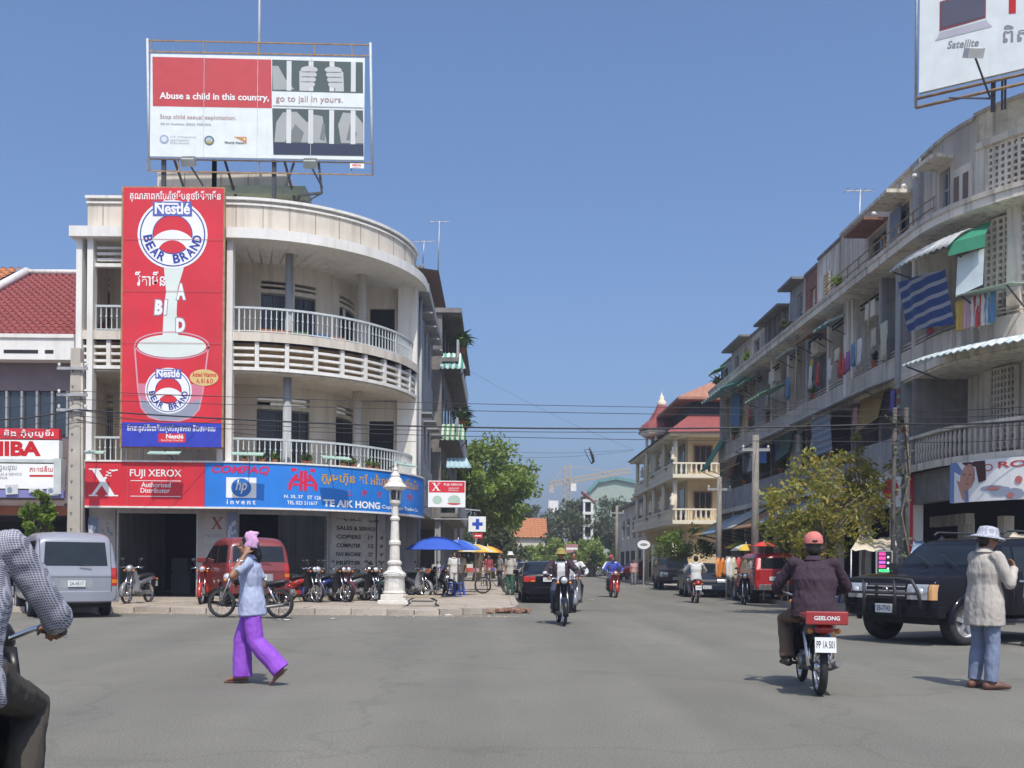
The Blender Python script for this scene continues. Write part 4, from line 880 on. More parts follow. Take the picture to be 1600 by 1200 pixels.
b = MB(); b.lathe([(.001, 3.2), (.28, 3.22), (.33, 3.3), (.30, 3.36), (.22, 3.42), (.2, 3.48), (.16, 3.55), (.13, 3.58), (.14, 3.62), (.09, 3.7), (.06, 3.74), (.075, 3.79), (.035, 3.86), (.001, 4.05)], 12, sm=False); b.build('lantern_cap', M_lampw, lamp)
# low bench by the lamp
bx_, by_ = gnd(660, 948, .12)
t = thing('low_bench', 'low bench with a thick plank seat and bent legs beside the street lamp', 'bench', (bx_, by_, .12))
MB().box(-.5, .5, -.2, .2, .24, .3).build('seat', mat('bench_plank', (.36, .29, .2), .8, var=.2, bump=.2), t, bevel=.01)
for s in (-1, 1):
    for y in (-.14, .14): MB().tube([(s*.22, y, .24), (s*.38, y, .16), (s*.34, y, .08), (s*.46, y, 0)], .02, 6).build('leg', M_blackmetal, t)
MB().bar((-.3, 0, .15), (.3, 0, .15), .03).build('stretcher', M_blackmetal, t)
# ================================================================ row houses down the left side of the street
M_stripe_g = None
def stripes(name, c1, c2, axis='Y', freq=4.0, duty=.5):
    """painted corrugated sheet: stripes along one object axis"""
    if name in _M: return _M[name]
    m = mat(name, c1, .6, var=.05); t = m.node_tree; N = t.nodes; L = t.links; b = N['Principled BSDF']; src = b.inputs['Base Color'].links[0].from_socket
    tc = N.new('ShaderNodeTexCoord'); sp = N.new('ShaderNodeSeparateXYZ'); L.new(tc.outputs['Object'], sp.inputs[0])
    mu = N.new('ShaderNodeMath'); mu.operation = 'MULTIPLY'; mu.inputs[1].default_value = freq; L.new(sp.outputs[axis], mu.inputs[0])
    fr = N.new('ShaderNodeMath'); fr.operation = 'FRACT'; L.new(mu.outputs[0], fr.inputs[0])
    gt = N.new('ShaderNodeMath'); gt.operation = 'GREATER_THAN'; gt.inputs[1].default_value = duty; L.new(fr.outputs[0], gt.inputs[0])
    mx = N.new('ShaderNodeMix'); mx.data_type = 'RGBA'; mx.inputs['B'].default_value = (*c2, 1); L.new(gt.outputs[0], mx.inputs['Factor']); L.new(src, mx.inputs['A']); L.new(mx.outputs['Result'], b.inputs['Base Color']); return m
M_awnG = stripes('striped_awning_green', (.50, .60, .55), (.07, .28, .2), 'Y', 1.6); M_awnL = stripes('striped_awning_pale', (.62, .70, .62), (.16, .36, .2), 'Y', 1.4)
M_awnEa = stripes('striped_awning_green_x', (.62, .72, .68), (.07, .32, .24), 'X', 4.0); M_awnEb = stripes('striped_awning_dark_x', (.5, .6, .46), (.06, .2, .1), 'X', 4.5)
def sheet(b, p0, p1, q1, q0, n=24, amp=.03, mi=0, th=.012):
    """corrugated sheet spanned by edge p0-p1 (wall) and q0-q1 (drip edge)"""
    p0, p1, q0, q1 = map(Vector, (p0, p1, q0, q1)); up = (p1-p0).cross(q0-p0).normalized()
    if up.z < 0: up = -up
    k = n*4; V = []
    for i in range(k+1):
        f = i/k; h = up*amp*math.cos(2*PI*i/4)
        a = p0.lerp(p1, f)+h; c = q0.lerp(q1, f)+h; V += [a, c, a-up*th, c-up*th]
    F = []
    for i in range(k):
        o = i*4; F += [(o, o+4, o+5, o+1), (o+2, o+3, o+7, o+6), (o+1, o+5, o+7, o+3)]
    b.add(V, F, mi, True)
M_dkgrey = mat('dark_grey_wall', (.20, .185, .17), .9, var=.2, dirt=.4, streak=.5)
lr = thing('row_house', 'grey row house with plants and striped awnings next to the corner building', 'building', (-3, 50, 0), world=True)
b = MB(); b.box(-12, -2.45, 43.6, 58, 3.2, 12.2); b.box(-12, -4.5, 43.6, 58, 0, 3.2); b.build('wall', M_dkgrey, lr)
for z in (3.3, 6.7, 10.1):
    MB().box(-2.45, -1.7, 43.6, 58, z, z+.18).build('balcony_slab', M_dkgrey, lr); MB().box(-1.8, -1.7, 43.6, 58, z+.18, z+.95).build('balcony_wall', M_grey, lr)
for i in range(5):
    y = 44.0+i*2.8
    for z in (3.7, 7.1, 10.4): MB().box(-2.44, -2.42, y+.5, y+1.7, z, z+2).build('door', M_glass, lr)
    MB().box(-4.48, -4.4, y+.2, y+2.5, .1, 2.6).build('shop_opening', M_dark, lr); MB().box(-2.7, -2.45, y-.15, y+.1, .1, 3.2).build('pier', M_grey, lr)
MB().box(-12.2, -1.6, 43.45, 58.2, 12.2, 12.4).build('roof_slab', M_dkgrey, lr)
MB().box(-9, -3.3, 44, 52, 12.4, 14.4).build('roof_shed', M_dkgrey, lr); b = MB(); sheet(b, (-9, 43.5, 14.9), (-9, 53, 14.9), (-2.6, 53, 14.0), (-2.6, 43.5, 14.0)); b.build('shed_roof', mat('rusty_sheet', (.2, .13, .1), .8), lr)
def awning(label, x0, x1, y0, y1, z0, z1, m, group='striped awnings down the left side'):
    t = thing('awning', label, 'awning', (x0, y0, z1), world=True, group=group)
    b = MB(); sheet(b, (x0, y0, z0), (x0, y1, z0), (x1, y1, z1), (x1, y0, z1), int((y1-y0)*5)); b.build('sheet', m, t, fix=False)
    for y in (y0+.05, y1-.05): MB().bar((x0, y, z0-.9), (x1, y, z1-.02), .03).build('strut', M_blackmetal, t)
    MB().bar((x1, y0, z1-.03), (x1, y1, z1-.03), .04).build('edge_bar', M_blackmetal, t)
    return t
def end_awning(label, x0, x1, ya, yb, z0, z1, m):
    t = thing('awning', label, 'awning', (x0, ya, z1), world=True, group='awnings on the end of the grey row house')
    b = MB(); sheet(b, (x0, ya, z0), (x1, ya, z0), (x1+.25, yb, z1), (x0, yb, z1), int((x1-x0)*6), .025); b.build('sheet', m, t, fix=False)
    b = MB(); b.bar((x0, ya, z1-.1), (x0, yb, z1), .03); b.bar((x1, ya, z1-.2), (x1+.25, yb, z1), .03); b.build('strut', M_blackmetal, t)
    b = MB(); b.add([(x1, ya, z0), (x1+.25, yb, z1), (x1+.2, ya, z1-.35), (x1+.22, ya, z1-.35)], [(0, 1, 2), (0, 1, 3)]); b.build('side_flap', M_dkgrey, t)
end_awning('pale green striped awning high on the end of the grey row house', -2.5, -1.65, 44.3, 43.4, 10.6, 9.75, M_awnEa)
end_awning('dark green striped awning half way up the grey row house', -2.5, -1.55, 44.3, 43.4, 7.45, 6.65, M_awnEb)
end_awning('pale blue awning low on the end of the grey row house', -2.2, -1.35, 44.2, 43.5, 5.95, 5.45, mat('pale_blue_sheet', (.36, .52, .56), .6))
for i, (y, z, s) in enumerate(((45.2, 8.0, .9), (46.8, 8.2, .8), (48, 7.9, .8), (44.6, 4.3, .9), (46.2, 4.3, .9), (44.8, 11.2, 1.0), (45.6, 11.3, .7), (49.5, 8.3, .9))):
    potplant((-1.62, y, z-.45), .14, .2, s, 50+i, '%s pot plant hanging over the balcony wall of the grey row house' % ('bushy middle', 'smaller middle', 'third middle', 'nearest lower', 'second lower', 'big topmost', 'small topmost', 'farthest middle')[i], 'pot plant', 'balcony plants on the left', n=60)
lr2 = thing('row_house', 'far grey row house behind the big green tree on the left', 'building', (-3, 70, 0), world=True)
b = MB(); b.box(-12, -2.5, 58.3, 88, 0, 8.5); b.build('wall', M_dkgrey, lr2)
for i in range(9): y = 59+i*3.2; MB().box(-2.5, -2.47, y, y+2.2, .2, 2.6).build('shop_opening', M_dark, lr2); MB().box(-2.5, -2.47, y+.3, y+1.6, 4, 6).build('window', M_glass, lr2)
MB().box(-12.2, -2, 58.3, 88, 8.5, 8.7).build('roof_slab', M_dkgrey, lr2)
# television aerials
def aerial(label, px, py0, py1, Y, group='television aerials'):
    x, z1 = at(px, py0, Y); z0 = at(px, py1, Y)[1]; t = thing('television_aerial', label, 'aerial', (x, Y, z0), 0, group); h = z1-z0
    MB().tube([(0, 0, 0), (.05, 0, h)], .025, 6).build('mast', M_steel, t)
    b = MB(); b.bar((-.45, 0, h-.05), (.5, .1, h), .03)
    for k in range(4): b.bar((-.4+k*.28, -.28+.03*k, h-.02), (-.4+k*.28, .28-.03*k, h-.02), .016)
    b.build('boom', M_steel, t); return t
aerial('tall aerial above the street side of the corner building', 685, 345, 425, 46); aerial('short aerial with a wide boom behind the rounded parapet', 661, 376, 412, 44)
aerial('aerial on the roof of the right block', 1342, 296, 380, 33)
# ================================================================ trees and far end of the street
tree('big green tree over the left pavement behind the striped awnings', (-1.3, 64, .1), 9.0, (2.95, 2.6, 2.9), 72, 110, .2, M_leafA, 2, .22, accent=(M_leafD, .25), lean=(.6, 0))
tree('green tree low over the stalls at the far left kerb', (-.2, 76, .1), 3.9, (2.4, 2.2, 1.5), 40, 90, .22, M_leafC, 8, .16, group='far trees'); 
FT = [('dark green tree left of the orange roof', 0.2, 92, 7.5, (2.6, 2.6, 2.6), M_leafA), ('leafy tree in front of the orange roof', 5.5, 104, 3.7, (3.6, 3, 1.6), M_leafA), ('dull green tree right of the orange roof', 8.6, 110, 8.3, (3.4, 3, 3.2), M_leafC), ('dull tree below the tower crane', 10.5, 118, 9.2, (3.5, 3, 3.8), M_leafC), ('grey green tree beside the white gate tower', 13.5, 112, 8.6, (3.2, 3, 3.6), M_leafC), ('grey green tree before the green warehouse', 16.5, 125, 11.2, (4, 3, 4.6), M_leafC), ('low green tree at the bend of the street', 9.2, 100, 3.6, (3.2, 2.5, 1.6), M_leafA)]
for i, (lab, x, y, h, cr, m) in enumerate(FT): tree(lab, (x, y, 0), h, cr, 36, 70, .26, m, 30+i, .16, group='far trees')
tree('tree crown far behind the boundary wall', (5.5, 128, 0), 9.0, (4, 3, 3.5), 36, 70, .3, M_leafC, 44, .2, group='far trees')
wl = thing('boundary_wall', 'low striped boundary wall with a turquoise top at the bend of the street', 'wall', (14, 101, 0), world=True)
X0, X1 = 8.6, 15.0
MB().box(X0, X1, 101, 101.2, 0, 1.35).build('wall', mat('wall_cream', (.5, .46, .38), .8), wl); MB().box(X0-.05, X1+.05, 100.9, 101.3, 1.35, 1.6).build('turquoise_coping', mat('turquoise', (.13, .42, .42), .6), wl)
for i in range(13): x = X0+.2+i*.5; MB().box(x, x+.2, 100.93, 101, .1, 1.3).build('wall_pier', mat('pier_brown', (.25, .17, .12), .8), wl)
oh = thing('orange_roofed_building', 'low building with an orange tiled roof beyond the trees', 'building', (5, 122, 0), world=True)
x0, z1 = at(786, 812, 122); x1, z0 = at(852, 840, 122); MB().box(x0-3, x1, 122.4, 128, 0, z0).build('wall', M_cream, oh); b = MB(); tiles(b, x0-3, x1+.3, 122, z0, 126, z1+.4, .5, .5, .05); b.build('roof_tiles', M_tileo, oh, fix=False, kind='stuff')
gh = thing('grey_roofed_building', 'long grey roof above the orange tiled building', 'building', (6, 135, 0), world=True)
x0, z1 = at(800, 797, 135); x1, z0 = at(868, 812, 135); MB().box(x0, x1, 135, 142, 0, z0).build('wall', M_cream, gh); b = MB(); sheet(b, (x0-.3, 140, z1), (x1+.3, 140, z1), (x1+.3, 134.6, z0), (x0-.3, 134.6, z0), 30, .05); b.build('roof', mat('blue_grey_roof', (.10, .115, .14), .7), gh)
x0, z1 = at(857, 782, 140); x1, z0 = at(872, 800, 140); b = MB(); b.box(x0, x1, 140, 142, z0-3, z1); o = b.build('water_tank', M_wht); tag(o, 'white box tank showing over the far grey roof', 'tank')
wh = thing('warehouse', 'green gabled warehouse behind the trees at the end of the street', 'building', (20, 150, 0), world=True)
pts = [at(912, 800, 150), at(918, 768, 150), at(934, 752, 150), at(962, 747, 150), at(992, 753, 150), at(1000, 800, 150)]
b = MB(); b.prism([pts[0], *pts[1:]]+[(pts[-1][0], 0), (pts[0][0], 0)], 150, 170, lambda u, v, d: (u, d, v)); b.build('wall', mat('warehouse_green', (.30, .37, .31), .8), wh)
b = MB()
for p, q in zip(pts[1:4], pts[2:5]): b.bar((p[0], 149.8, p[1]), (q[0], 149.8, q[1]), .5, .5)
b.build('roof_edge', mat('roof_edge_teal', (.12, .26, .25), .7), wh)
tw = thing('narrow_tower', 'narrow white gate tower with a sloped red roof at the bend of the street', 'building', (11, 108, 0), world=True)
x0, z1 = at(911, 775, 108); x1, _ = at(928, 775, 108); 
for i in range(6): z = .3+i*1.35; MB().box(x0, x1, 108, 109.2, z+.95, z+1.25).build('floor_band', M_wht, tw); MB().box(x0+.05, x0+.25, 108.05, 109, z-.1, z+.95).build('post', M_wht, tw); MB().box(x1-.3, x1-.05, 108.05, 109, z-.1, z+.95).build('post', M_wht, tw); MB().box(x0+.3, x1-.3, 108.4, 108.5, z-.1, z+.95).build('pane', M_glass, tw)
b = MB(); b.add([(x0-.1, 107.9, 9.0), (x1+.1, 107.9, 7.9), (x1+.1, 109.4, 7.9), (x0-.1, 109.4, 9.0), (x0-.1, 107.9, 9.2), (x1+.1, 107.9, 8.1), (x1+.1, 109.4, 8.1), (x0-.1, 109.4, 9.2)], [(0, 1, 2, 3), (4, 5, 6, 7), (0, 1, 5, 4), (1, 2, 6, 5), (2, 3, 7, 6), (3, 0, 4, 7)]); b.build('roof', M_tile, tw)
# tower crane
CY = 260; ct = thing('tower_crane', 'yellow tower crane standing far behind the trees', 'crane', (at(886, 800, CY)[0], CY, 0), world=True); M_crane = mat('crane_yellow', (.45, .34, .18), .6)
def lattice(b, p, q, w_, n):
    p, q = Vector(p), Vector(q); d = (q-p).normalized(); u = Vector((0, 1, 0)); r = d.cross(u).normalized(); cs = [r*i*w_/2+u*j*w_/2 for i, j in ((-1, -1), (1, -1), (1, 1), (-1, 1))]
    for c in cs: b.bar(p+c, q+c, .2)
    for k in range(n):
        for m_ in range(4): b.bar(p.lerp(q, k/n)+cs[m_], p.lerp(q, (k+1)/n)+cs[(m_+1) % 4], .12)
x, zt = at(886, 728, CY); zj = at(886, 752, CY)[1]
b = MB(); lattice(b, (x, CY, 0), (x, CY, zt), 1.6, 14); b.build('mast', M_crane, ct)
xe, ze = at(984, 735, CY); xb, zb = at(858, 757, CY); b = MB(); lattice(b, (x, CY, zj), (xe, CY, ze), 1.1, 16); b.build('jib', M_crane, ct); b = MB(); lattice(b, (x, CY, zj), (xb, CY, zb), 1.1, 4); b.build('counter_jib', M_crane, ct)
MB().box(xb, xb+1.2, CY-.6, CY+.6, zb-2.2, zb-.2).build('counterweight', M_conc, ct); MB().box(x+1, x+2.4, CY-.8, CY+.8, zj-2.6, zj-.6).build('cab', M_wht, ct)
MB().bar((x, CY, zt), (xe*.7+x*.3, CY, ze*.7+zj*.3+.5), .12).bar((x, CY, zt), (xb, CY, zb), .12).build('stay', M_crane, ct)
# ================================================================ long apartment block on the right
FX = 11.3
PR = Path([('L', (FX, 50.5), (0, -1), 24.7), ('A', (FX+4.2, 25.8), 4.2, PI, 1, 4.2*PI/2), ('L', (FX+4.2, 21.6), (1, 0), 8)])
AR = 22.0
def sr(px, off=0.0, lo=0, hi=31.0):
    best = None
    for i in range(900):
        s = lo+(hi-lo)*i/899; p = PR.P(s, off, 6); e = abs(775+FPX*p[0]/p[1]-px)
        if best is None or e < best[0]: best = (e, s)
    return best[1]
def zr(px, py, off=0.0): s = sr(px, off); return at(px, py, PR.P(s, off)[1])[1]
G1, G2, G3, G4 = 4.0, 6.6, 9.92, 12.2
M_rwall = mat('weathered_plaster', (0.56, 0.50, 0.42), .9, var=.12, scale=.8, bump=.15, dirt=.6, dirtcol=(.2, .17, .14), streak=.75)
M_rlight = mat('pale_weathered_plaster', (0.72, 0.66, 0.55), .9, var=.14, scale=.9, bump=.2, dirt=.55, dirtcol=(.2, .17, .13), streak=.7)
M_blotch = mat('peeling_plaster', (0.74, 0.65, 0.48), .9, var=.2, scale=2.5, bump=.3, dirt=.75, dirtcol=(.15, .13, .11), streak=.6)
M_bluewall = mat('blue_grey_wall', (0.36, 0.36, 0.36), .9, var=.12, dirt=.4, streak=.5); M_brickr = mat('brick_wall_red', (.24, .11, .08), .9, var=.25, scale=6, dirt=.3)
M_tin = mat('weathered_tin', (.42, .43, .42), .6, var=.2, scale=2, dirt=.5, dirtcol=(.22, .17, .12))
M_cloth = [mat('cloth_%d' % i, c, .9, var=.1) for i, c in enumerate(((.62, .62, .6), (.5, .08, .08), (.12, .1, .35), (.55, .36, .08), (.55, .35, .38), (.12, .25, .4), (.3, .1, .3), (.5, .48, .36)))]
rb = thing('apartment_block', 'long weathered apartment block with cluttered balconies curving round the right corner', 'building', (14, 35, 0), world=True)
def rp_(fn, name, m, parent=None, **k): b = MB(); fn(b); return b.build(name, m, parent or rb, **k)
SEND = 24.7+6.4; D0 = sr(1521)
for z in (G1, G2, G3): rp_(lambda b: PR.strip(b, 0, SEND, z-.16, z+.04, -6.0, 0.62 if z == G3 else .1, step=.35), 'floor_slab', M_rlight)
rp_(lambda b: PR.strip(b, 0, SEND, G3+.04, G3+.16, .35, .66, step=.35), 'ledge_lip', M_rwall)
# rooftop storey: a different wall for every household
s33 = 50.5-33.0; segs = [(0.0, 2.2, 11.3, M_bluewall, M_rwall), (2.25, 5.9, 11.55, M_rwall, M_rwall), (5.95, 8.2, 11.5, M_rwall, M_dkgrey), (8.25, 11.8, 11.4, M_dkgrey, M_dkgrey), (11.85, 13.7, 11.9, M_bluewall, M_bluewall), (13.75, 15.2, 11.95, M_brickr, M_brickr), (15.25, 17.5, 12.1, M_rlight, M_rlight), (17.55, D0-.02, G4, M_rwall, M_rwall)]
wins = {0: [(.8, 1.5, 10.4, 11.0)], 1: [(2.9, 3.7, 10.3, 11.2), (4.6, 5.3, 10.3, 11.2)], 2: [(6.4, 7.4, 10.1, 11.2)], 3: [(8.7, 11.4, 10.15, 11.0)], 4: [(12.7, 13.4, 10.2, 11.5)], 5: [(14.3, 14.9, 10.4, 11.3)], 6: [(15.9, 16.5, 10.5, 11.35)], 7: [(20.0, 21.4, 10.05, 11.3), (22.0, 23.0, 10.1, 11.4), (24.85, 25.35, 10.45, 11.4)]}
for i, (a, c, zt, m, m2) in enumerate(segs):
    rp_(lambda b: PR.wall(b, a, c, G3+.04, zt, -.25, 0.0, wins[i]), 'rooftop_wall', m)
    rp_(lambda b: PR.strip(b, a, c, zt-.02, zt+.07, -6, .06 if i not in (1, 3, 4) else .5), 'roof_sheet', M_dkgrey if i != 7 else M_rwall)
    for (u, v, z0, z1) in wins[i]:
        p = rp_(lambda b: PR.strip(b, u, v, z0, z1, -.2, -.17), 'window', M_glass if i != 3 else M_dark)
        fm = M_wht if i in (5, 6) else M_bluewall
        rp_(lambda b: ([PR.strip(b, e-.03, e+.03, z0, z1, -.17, -.11) for e in (u+.03, (u+v)/2, v-.03)], [PR.strip(b, u, v, e-.03, e+.03, -.17, -.112) for e in (z0+.03, (z0+z1)/2, z1-.03)]), 'window_frame', fm, p)
    rp_(lambda b: PR.strip(b, c-.04, c+.06, G3+.04, zt+.1, -6, .02), 'party_wall', M_rwall)
for s in (15.75, 16.6): rp_(lambda b: PR.strip(b, s-.22, s+.02, 10.5, 11.35, .02, .06), 'shutter', M_wht)
for s in (9.2, 9.9, 10.6, 11.2): rp_(lambda b: PR.strip(b, s-.05, s+.05, G3+.04, 11.3, .02, .16), 'timber_post', mat('grey_timber', (.22, .2, .18), .9))
# tin hood and lamps over the wide window near the corner
rp_(lambda b: PR.strip(b, 21.8, 23.3, 11.5, 11.6, 0.0, .75), 'window_hood', M_rlight); rp_(lambda b: PR.strip(b, 24.6, 25.5, 11.55, 11.64, 0.0, .55), 'window_hood', M_rlight); rp_(lambda b: PR.strip(b, 19.8, 21.5, 11.38, 11.46, 0.0, .7), 'window_hood', M_brickr)
for i in range(6): s = 20.2+i*.72; x, y, z = PR.P(s, .2, 11.75-.0*i); MB().ball((x, y, z), .07, 8).bar((x, y, z), PR.P(s, 0, z-.05), .03).build('wall_lamp', M_wht, rb)
rp_(lambda b: PR.strip(b, 22.05, 22.75, 10.15, 11.35, .12, .16), 'window_screen', mat('slate_screen', (.16, .19, .25), .7)); rp_(lambda b: PR.strip(b, 23.5, 23.9, G3+.04, G4, .0, .12), 'pilaster', M_bluewall)
for k in range(7): rp_(lambda b: PR.strip(b, 16.85, 17.35, 10.3+k*.12, 10.36+k*.12, .3, .34), 'crate_slat', mat('raw_timber', (.5, .38, .2), .8))
# corner drum with pierced screen
rp_(lambda b: PR.strip(b, D0, SEND, 11.55, 12.25, -.3, .02, step=.3), 'drum_parapet', M_blotch); rp_(lambda b: PR.strip(b, D0-.03, SEND, 12.25, 12.33, -.34, .08, step=.3), 'drum_coping', M_rwall)
rp_(lambda b: PR.strip(b, D0, SEND, 11.4, 11.55, -.3, .1, step=.3), 'drum_band', M_rlight)
rp_(lambda b: PR.strip(b, D0, D0+.3, G3+.16, 11.4, -.3, .03, step=.3), 'drum_pier', M_rlight)
def pierced(s0, s1, z0, z1, off, pitch=.155, m=M_rlight, th=.12):
    """wall of hollow blocks: real openings between webs"""
    b = MB(); n = int((s1-s0)/pitch); k = int((z1-z0)/pitch)
    for i in range(n+1): s = s0+(s1-s0)*i/n; PR.strip(b, s-.034, s+.034, z0, z1, off-th, off)
    for j in range(k+1): z = z0+(z1-z0)*j/k; PR.strip(b, s0, s1, z-.03, z+.03, off-th-.002, off-.004, step=.3)
    b.build('pierced_blocks', m, rb, kind='stuff')
    rp_(lambda b: PR.strip(b, s0, s1, z0, z1, off-th-.5, off-th-.45, step=.3), 'screen_backing', mat('screen_brown', (.16, .09, .06), .9))
pierced(D0+.32, SEND, G3+.2, 11.36, .0)
# corner setback showing a door beside the drum
rp_(lambda b: PR.strip(b, D0-.8, D0-.1, G3+.04, 11.2, .0, .05), 'door_surround', M_rlight); rp_(lambda b: PR.strip(b, D0-.7, D0-.2, G3+.1, 11.0, .05, .055), 'door', mat('brown_door', (.2, .13, .09), .8))
# second floor: parapet, back wall, piers
IN2 = -1.3
rp_(lambda b: PR.strip(b, 0, SEND, G2+.04, G2+.62, -.05, .1, step=.35), 'balcony_parapet', M_rwall)
for z in (.70, .80): rp_(lambda b: PR.strip(b, 0, SEND, G2+z, G2+z+.035, .0, .04, step=.35), 'balcony_rail', M_rwall)
d2 = [(1+i*2.3, 2.0+i*2.3, G2+.1, G2+2.0) for i in range(10)]
rp_(lambda b: PR.wall(b, 0, SEND, G2+.04, G3-.16, IN2-.2, IN2, d2), 'back_wall', M_rwall)
for (a, c, z0, z1) in d2: rp_(lambda b: PR.strip(b, a, c, z0, z1, IN2-.12, IN2-.08), 'door', M_glass)
for i in range(11):
    s = .15+i*2.33; rp_(lambda b: PR.strip(b, s-.1, s+.1, G2+.04, G3-.16, IN2, .06), 'party_wall', M_rlight if i % 3 else M_bluewall)
for k in range(8): s = 1.2+k*2.6; rp_(lambda b: [PR.strip(b, s, s+1.4, G3-.55-j*.13, G3-.5-j*.13, -.02, .03) for j in range(2)], 'vent_slat', M_dark)
# first floor
rp_(lambda b: PR.strip(b, 0, AR+.6, G1+.04, G1+.95, -.02, .08), 'balcony_parapet', M_bluewall)
d1 = [(1+i*2.3, 2.2+i*2.3, G1+.1, G1+2.1) for i in range(9)]
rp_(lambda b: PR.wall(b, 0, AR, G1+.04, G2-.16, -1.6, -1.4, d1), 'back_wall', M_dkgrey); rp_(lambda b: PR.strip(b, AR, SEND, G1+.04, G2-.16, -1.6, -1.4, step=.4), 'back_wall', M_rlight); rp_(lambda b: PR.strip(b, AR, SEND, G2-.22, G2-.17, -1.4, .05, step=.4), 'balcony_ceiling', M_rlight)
for (a, c, z0, z1) in d1: rp_(lambda b: PR.strip(b, a, c, z0, z1, -1.55, -1.52), 'door', M_glass)
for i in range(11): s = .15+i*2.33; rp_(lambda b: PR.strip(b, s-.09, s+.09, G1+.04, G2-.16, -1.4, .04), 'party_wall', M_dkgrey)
pierced(sr(1546, -1.2), sr(1583, -1.2), G1+.3, G2-.3, -1.2, .155, M_rwall)
# curved baluster railing on the first floor corner
mrb = MB().lathe([(.02, 0), (.035, .08), (.05, .2), (.03, .34), (.05, .5), (.03, .6), (.02, .66)], 8).mesh('baluster', M_rwall)
s0 = AR+.7; n = int((SEND-s0)/.17)
rp_(lambda b: PR.strip(b, s0, SEND, G1+.74, G1+.82, -.1, .08, step=.3), 'hand_rail', M_rlight)
for i in range(n): s = s0+(SEND-s0)*i/n; inst(mrb, 'baluster', rb, PR.P(s, -.02, G1+.05), 0)
rp_(lambda b: PR.strip(b, s0, SEND, G1-.16, G1+.03, -.2, .16, step=.3), 'slab_edge', M_rlight)
rp_(lambda b: PR.strip(b, AR+.4, AR+.75, .12, G3-.16, -.45, .12), 'corner_pier', M_bluewall)
for k in range(3): rp_(lambda b: PR.strip(b, AR+.38, AR+.77, 5.55+k*.28, 5.72+k*.28, .12, .14), 'brick_patch', M_brickr)
# ground floor: piers, dark shops
for i in range(10):
    s = .3+i*2.4; rp_(lambda b: PR.strip(b, s-.14, s+.14, .12, G1-.16, -.3, -.02), 'pier', M_rwall)
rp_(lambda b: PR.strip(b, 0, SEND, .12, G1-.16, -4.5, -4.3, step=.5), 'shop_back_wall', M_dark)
rp_(lambda b: PR.strip(b, 0, SEND, 3.0, G1-.17, -.3, -.06, step=.4), 'shop_lintel', M_dkgrey)
rp_(lambda b: PR.strip(b, AR+1.0, AR+1.25, .12, G1-.16, -.35, .0), 'pier', M_wht); rp_(lambda b: PR.strip(b, AR+1.25, AR+1.28, .12, G1-.16, -.06, .02), 'red_edge', M_sred)
for s in (sr(1503, -1.3), sr(1566, -1.3)):
    rp_(lambda b: PR.strip(b, s-.25, s+.1, .12, 2.6, -1.6, -1.3), 'inner_pier', M_rwall)
rp_(lambda b: PR.strip(b, sr(1455, -1.3), sr(1510, -1.3), 2.45, 2.75, -1.5, -1.25), 'inner_lintel', M_rwall)
b = MB(); b.box(FX, FX+10, 50.2, 50.5, .1, 11.3); b.build('end_wall', M_rwall, rb)
# ---------------------------------------------------------------- awnings, tarpaulins and washing on the block
def raw(label, s0, s1, z0, z1, o1, m, o0=.1, name='awning', seg=10, cat='awning', group='awnings on the right block', amp=.03, bulge=.0):
    t = thing(name, label, cat, PR.P((s0+s1)/2, o0, z0), world=True, group=group)
    b = MB(); n = max(8, int((s1-s0)*7))*4; V = []; R = 6
    for i in range(n+1):
        s = s0+(s1-s0)*i/n; h = amp*math.cos(2*PI*i/4)
        for j in range(R+1):
            f = j/R; V.append(PR.P(s, o0+(o1-o0)*f, z0+(z1-z0)*f+h+bulge*math.sin(PI*f)))
    b.add(V, [(i*(R+1)+j, (i+1)*(R+1)+j, (i+1)*(R+1)+j+1, i*(R+1)+j+1) for i in range(n) for j in range(R)], 0, True)
    o = b.build('sheet', m, t, fix=False); md = o.modifiers.new('thick', 'SOLIDIFY'); md.thickness = .02
    for s in (s0+.1, s1-.1): MB().bar(PR.P(s, o0, z1-.35), PR.P(s, o1-.05, z1-.02), .03).build('strut', M_blackmetal, t)
    return t
M_awnS = stripes('striped_awning_s', (.60, .74, .70), (.08, .30, .26), 'Y', 1.9); M_awnS2 = stripes('striped_awning_s2', (.55, .66, .5), (.12, .3, .16), 'Y', 2.2)
M_awnW = stripes('corrugated_white', (.62, .66, .64), (.42, .5, .5), 'Y', 2.4)
M_bluetarp = stripes('striped_tarpaulin', (.015, .05, .19), (.30, .31, .34), 'Z', 3.6, .66)
raw('white corrugated awning under the second floor of the right corner', sr(1412, 1.1), SEND, G2+.02, G2-.28, 1.2, M_awnW, bulge=.06)
raw('long grey tin awning under the second floor of the right block', 15.2, AR+.35, G2+.0, G2-.32, 1.0, M_tin)
raw('grey tin awning in the middle of the right block', 7.5, 15.0, G2-.05, G2-.4, 1.1, M_tin)
raw('pale green striped awning at the far end of the right block', 1.7, 6.0, G3-.3, G3-.75, 1.35, M_awnS)
raw('small green striped awning beside the pale green one', 9.7, 12.0, G2+1.75, G2+1.3, 1.2, M_awnS2)
raw('dark green awning on the far rooftop of the right block', .2, 1.5, G3+1.15, G3+.9, .7, M_awnS2)
raw('curved grey awning over the blue striped tarpaulin', sr(1386, 1.25), sr(1480, 1.25), G2+2.75, G2+2.25, 1.25, M_tin, bulge=.18)
raw('green awning sheet low at the far end of the right block', .1, 1.6, G2+.9, G2-.6, 1.0, mat('green_sheet', (.06, .24, .14), .6))
t = thing('tarpaulin', 'blue and white striped tarpaulin hanging on a second floor balcony', 'tarpaulin', PR.P(23.5, .5, G2+.8), world=True)
b = MB(); V = []; sr_a, sr_b = sr(1408, .6), sr(1482, .6)
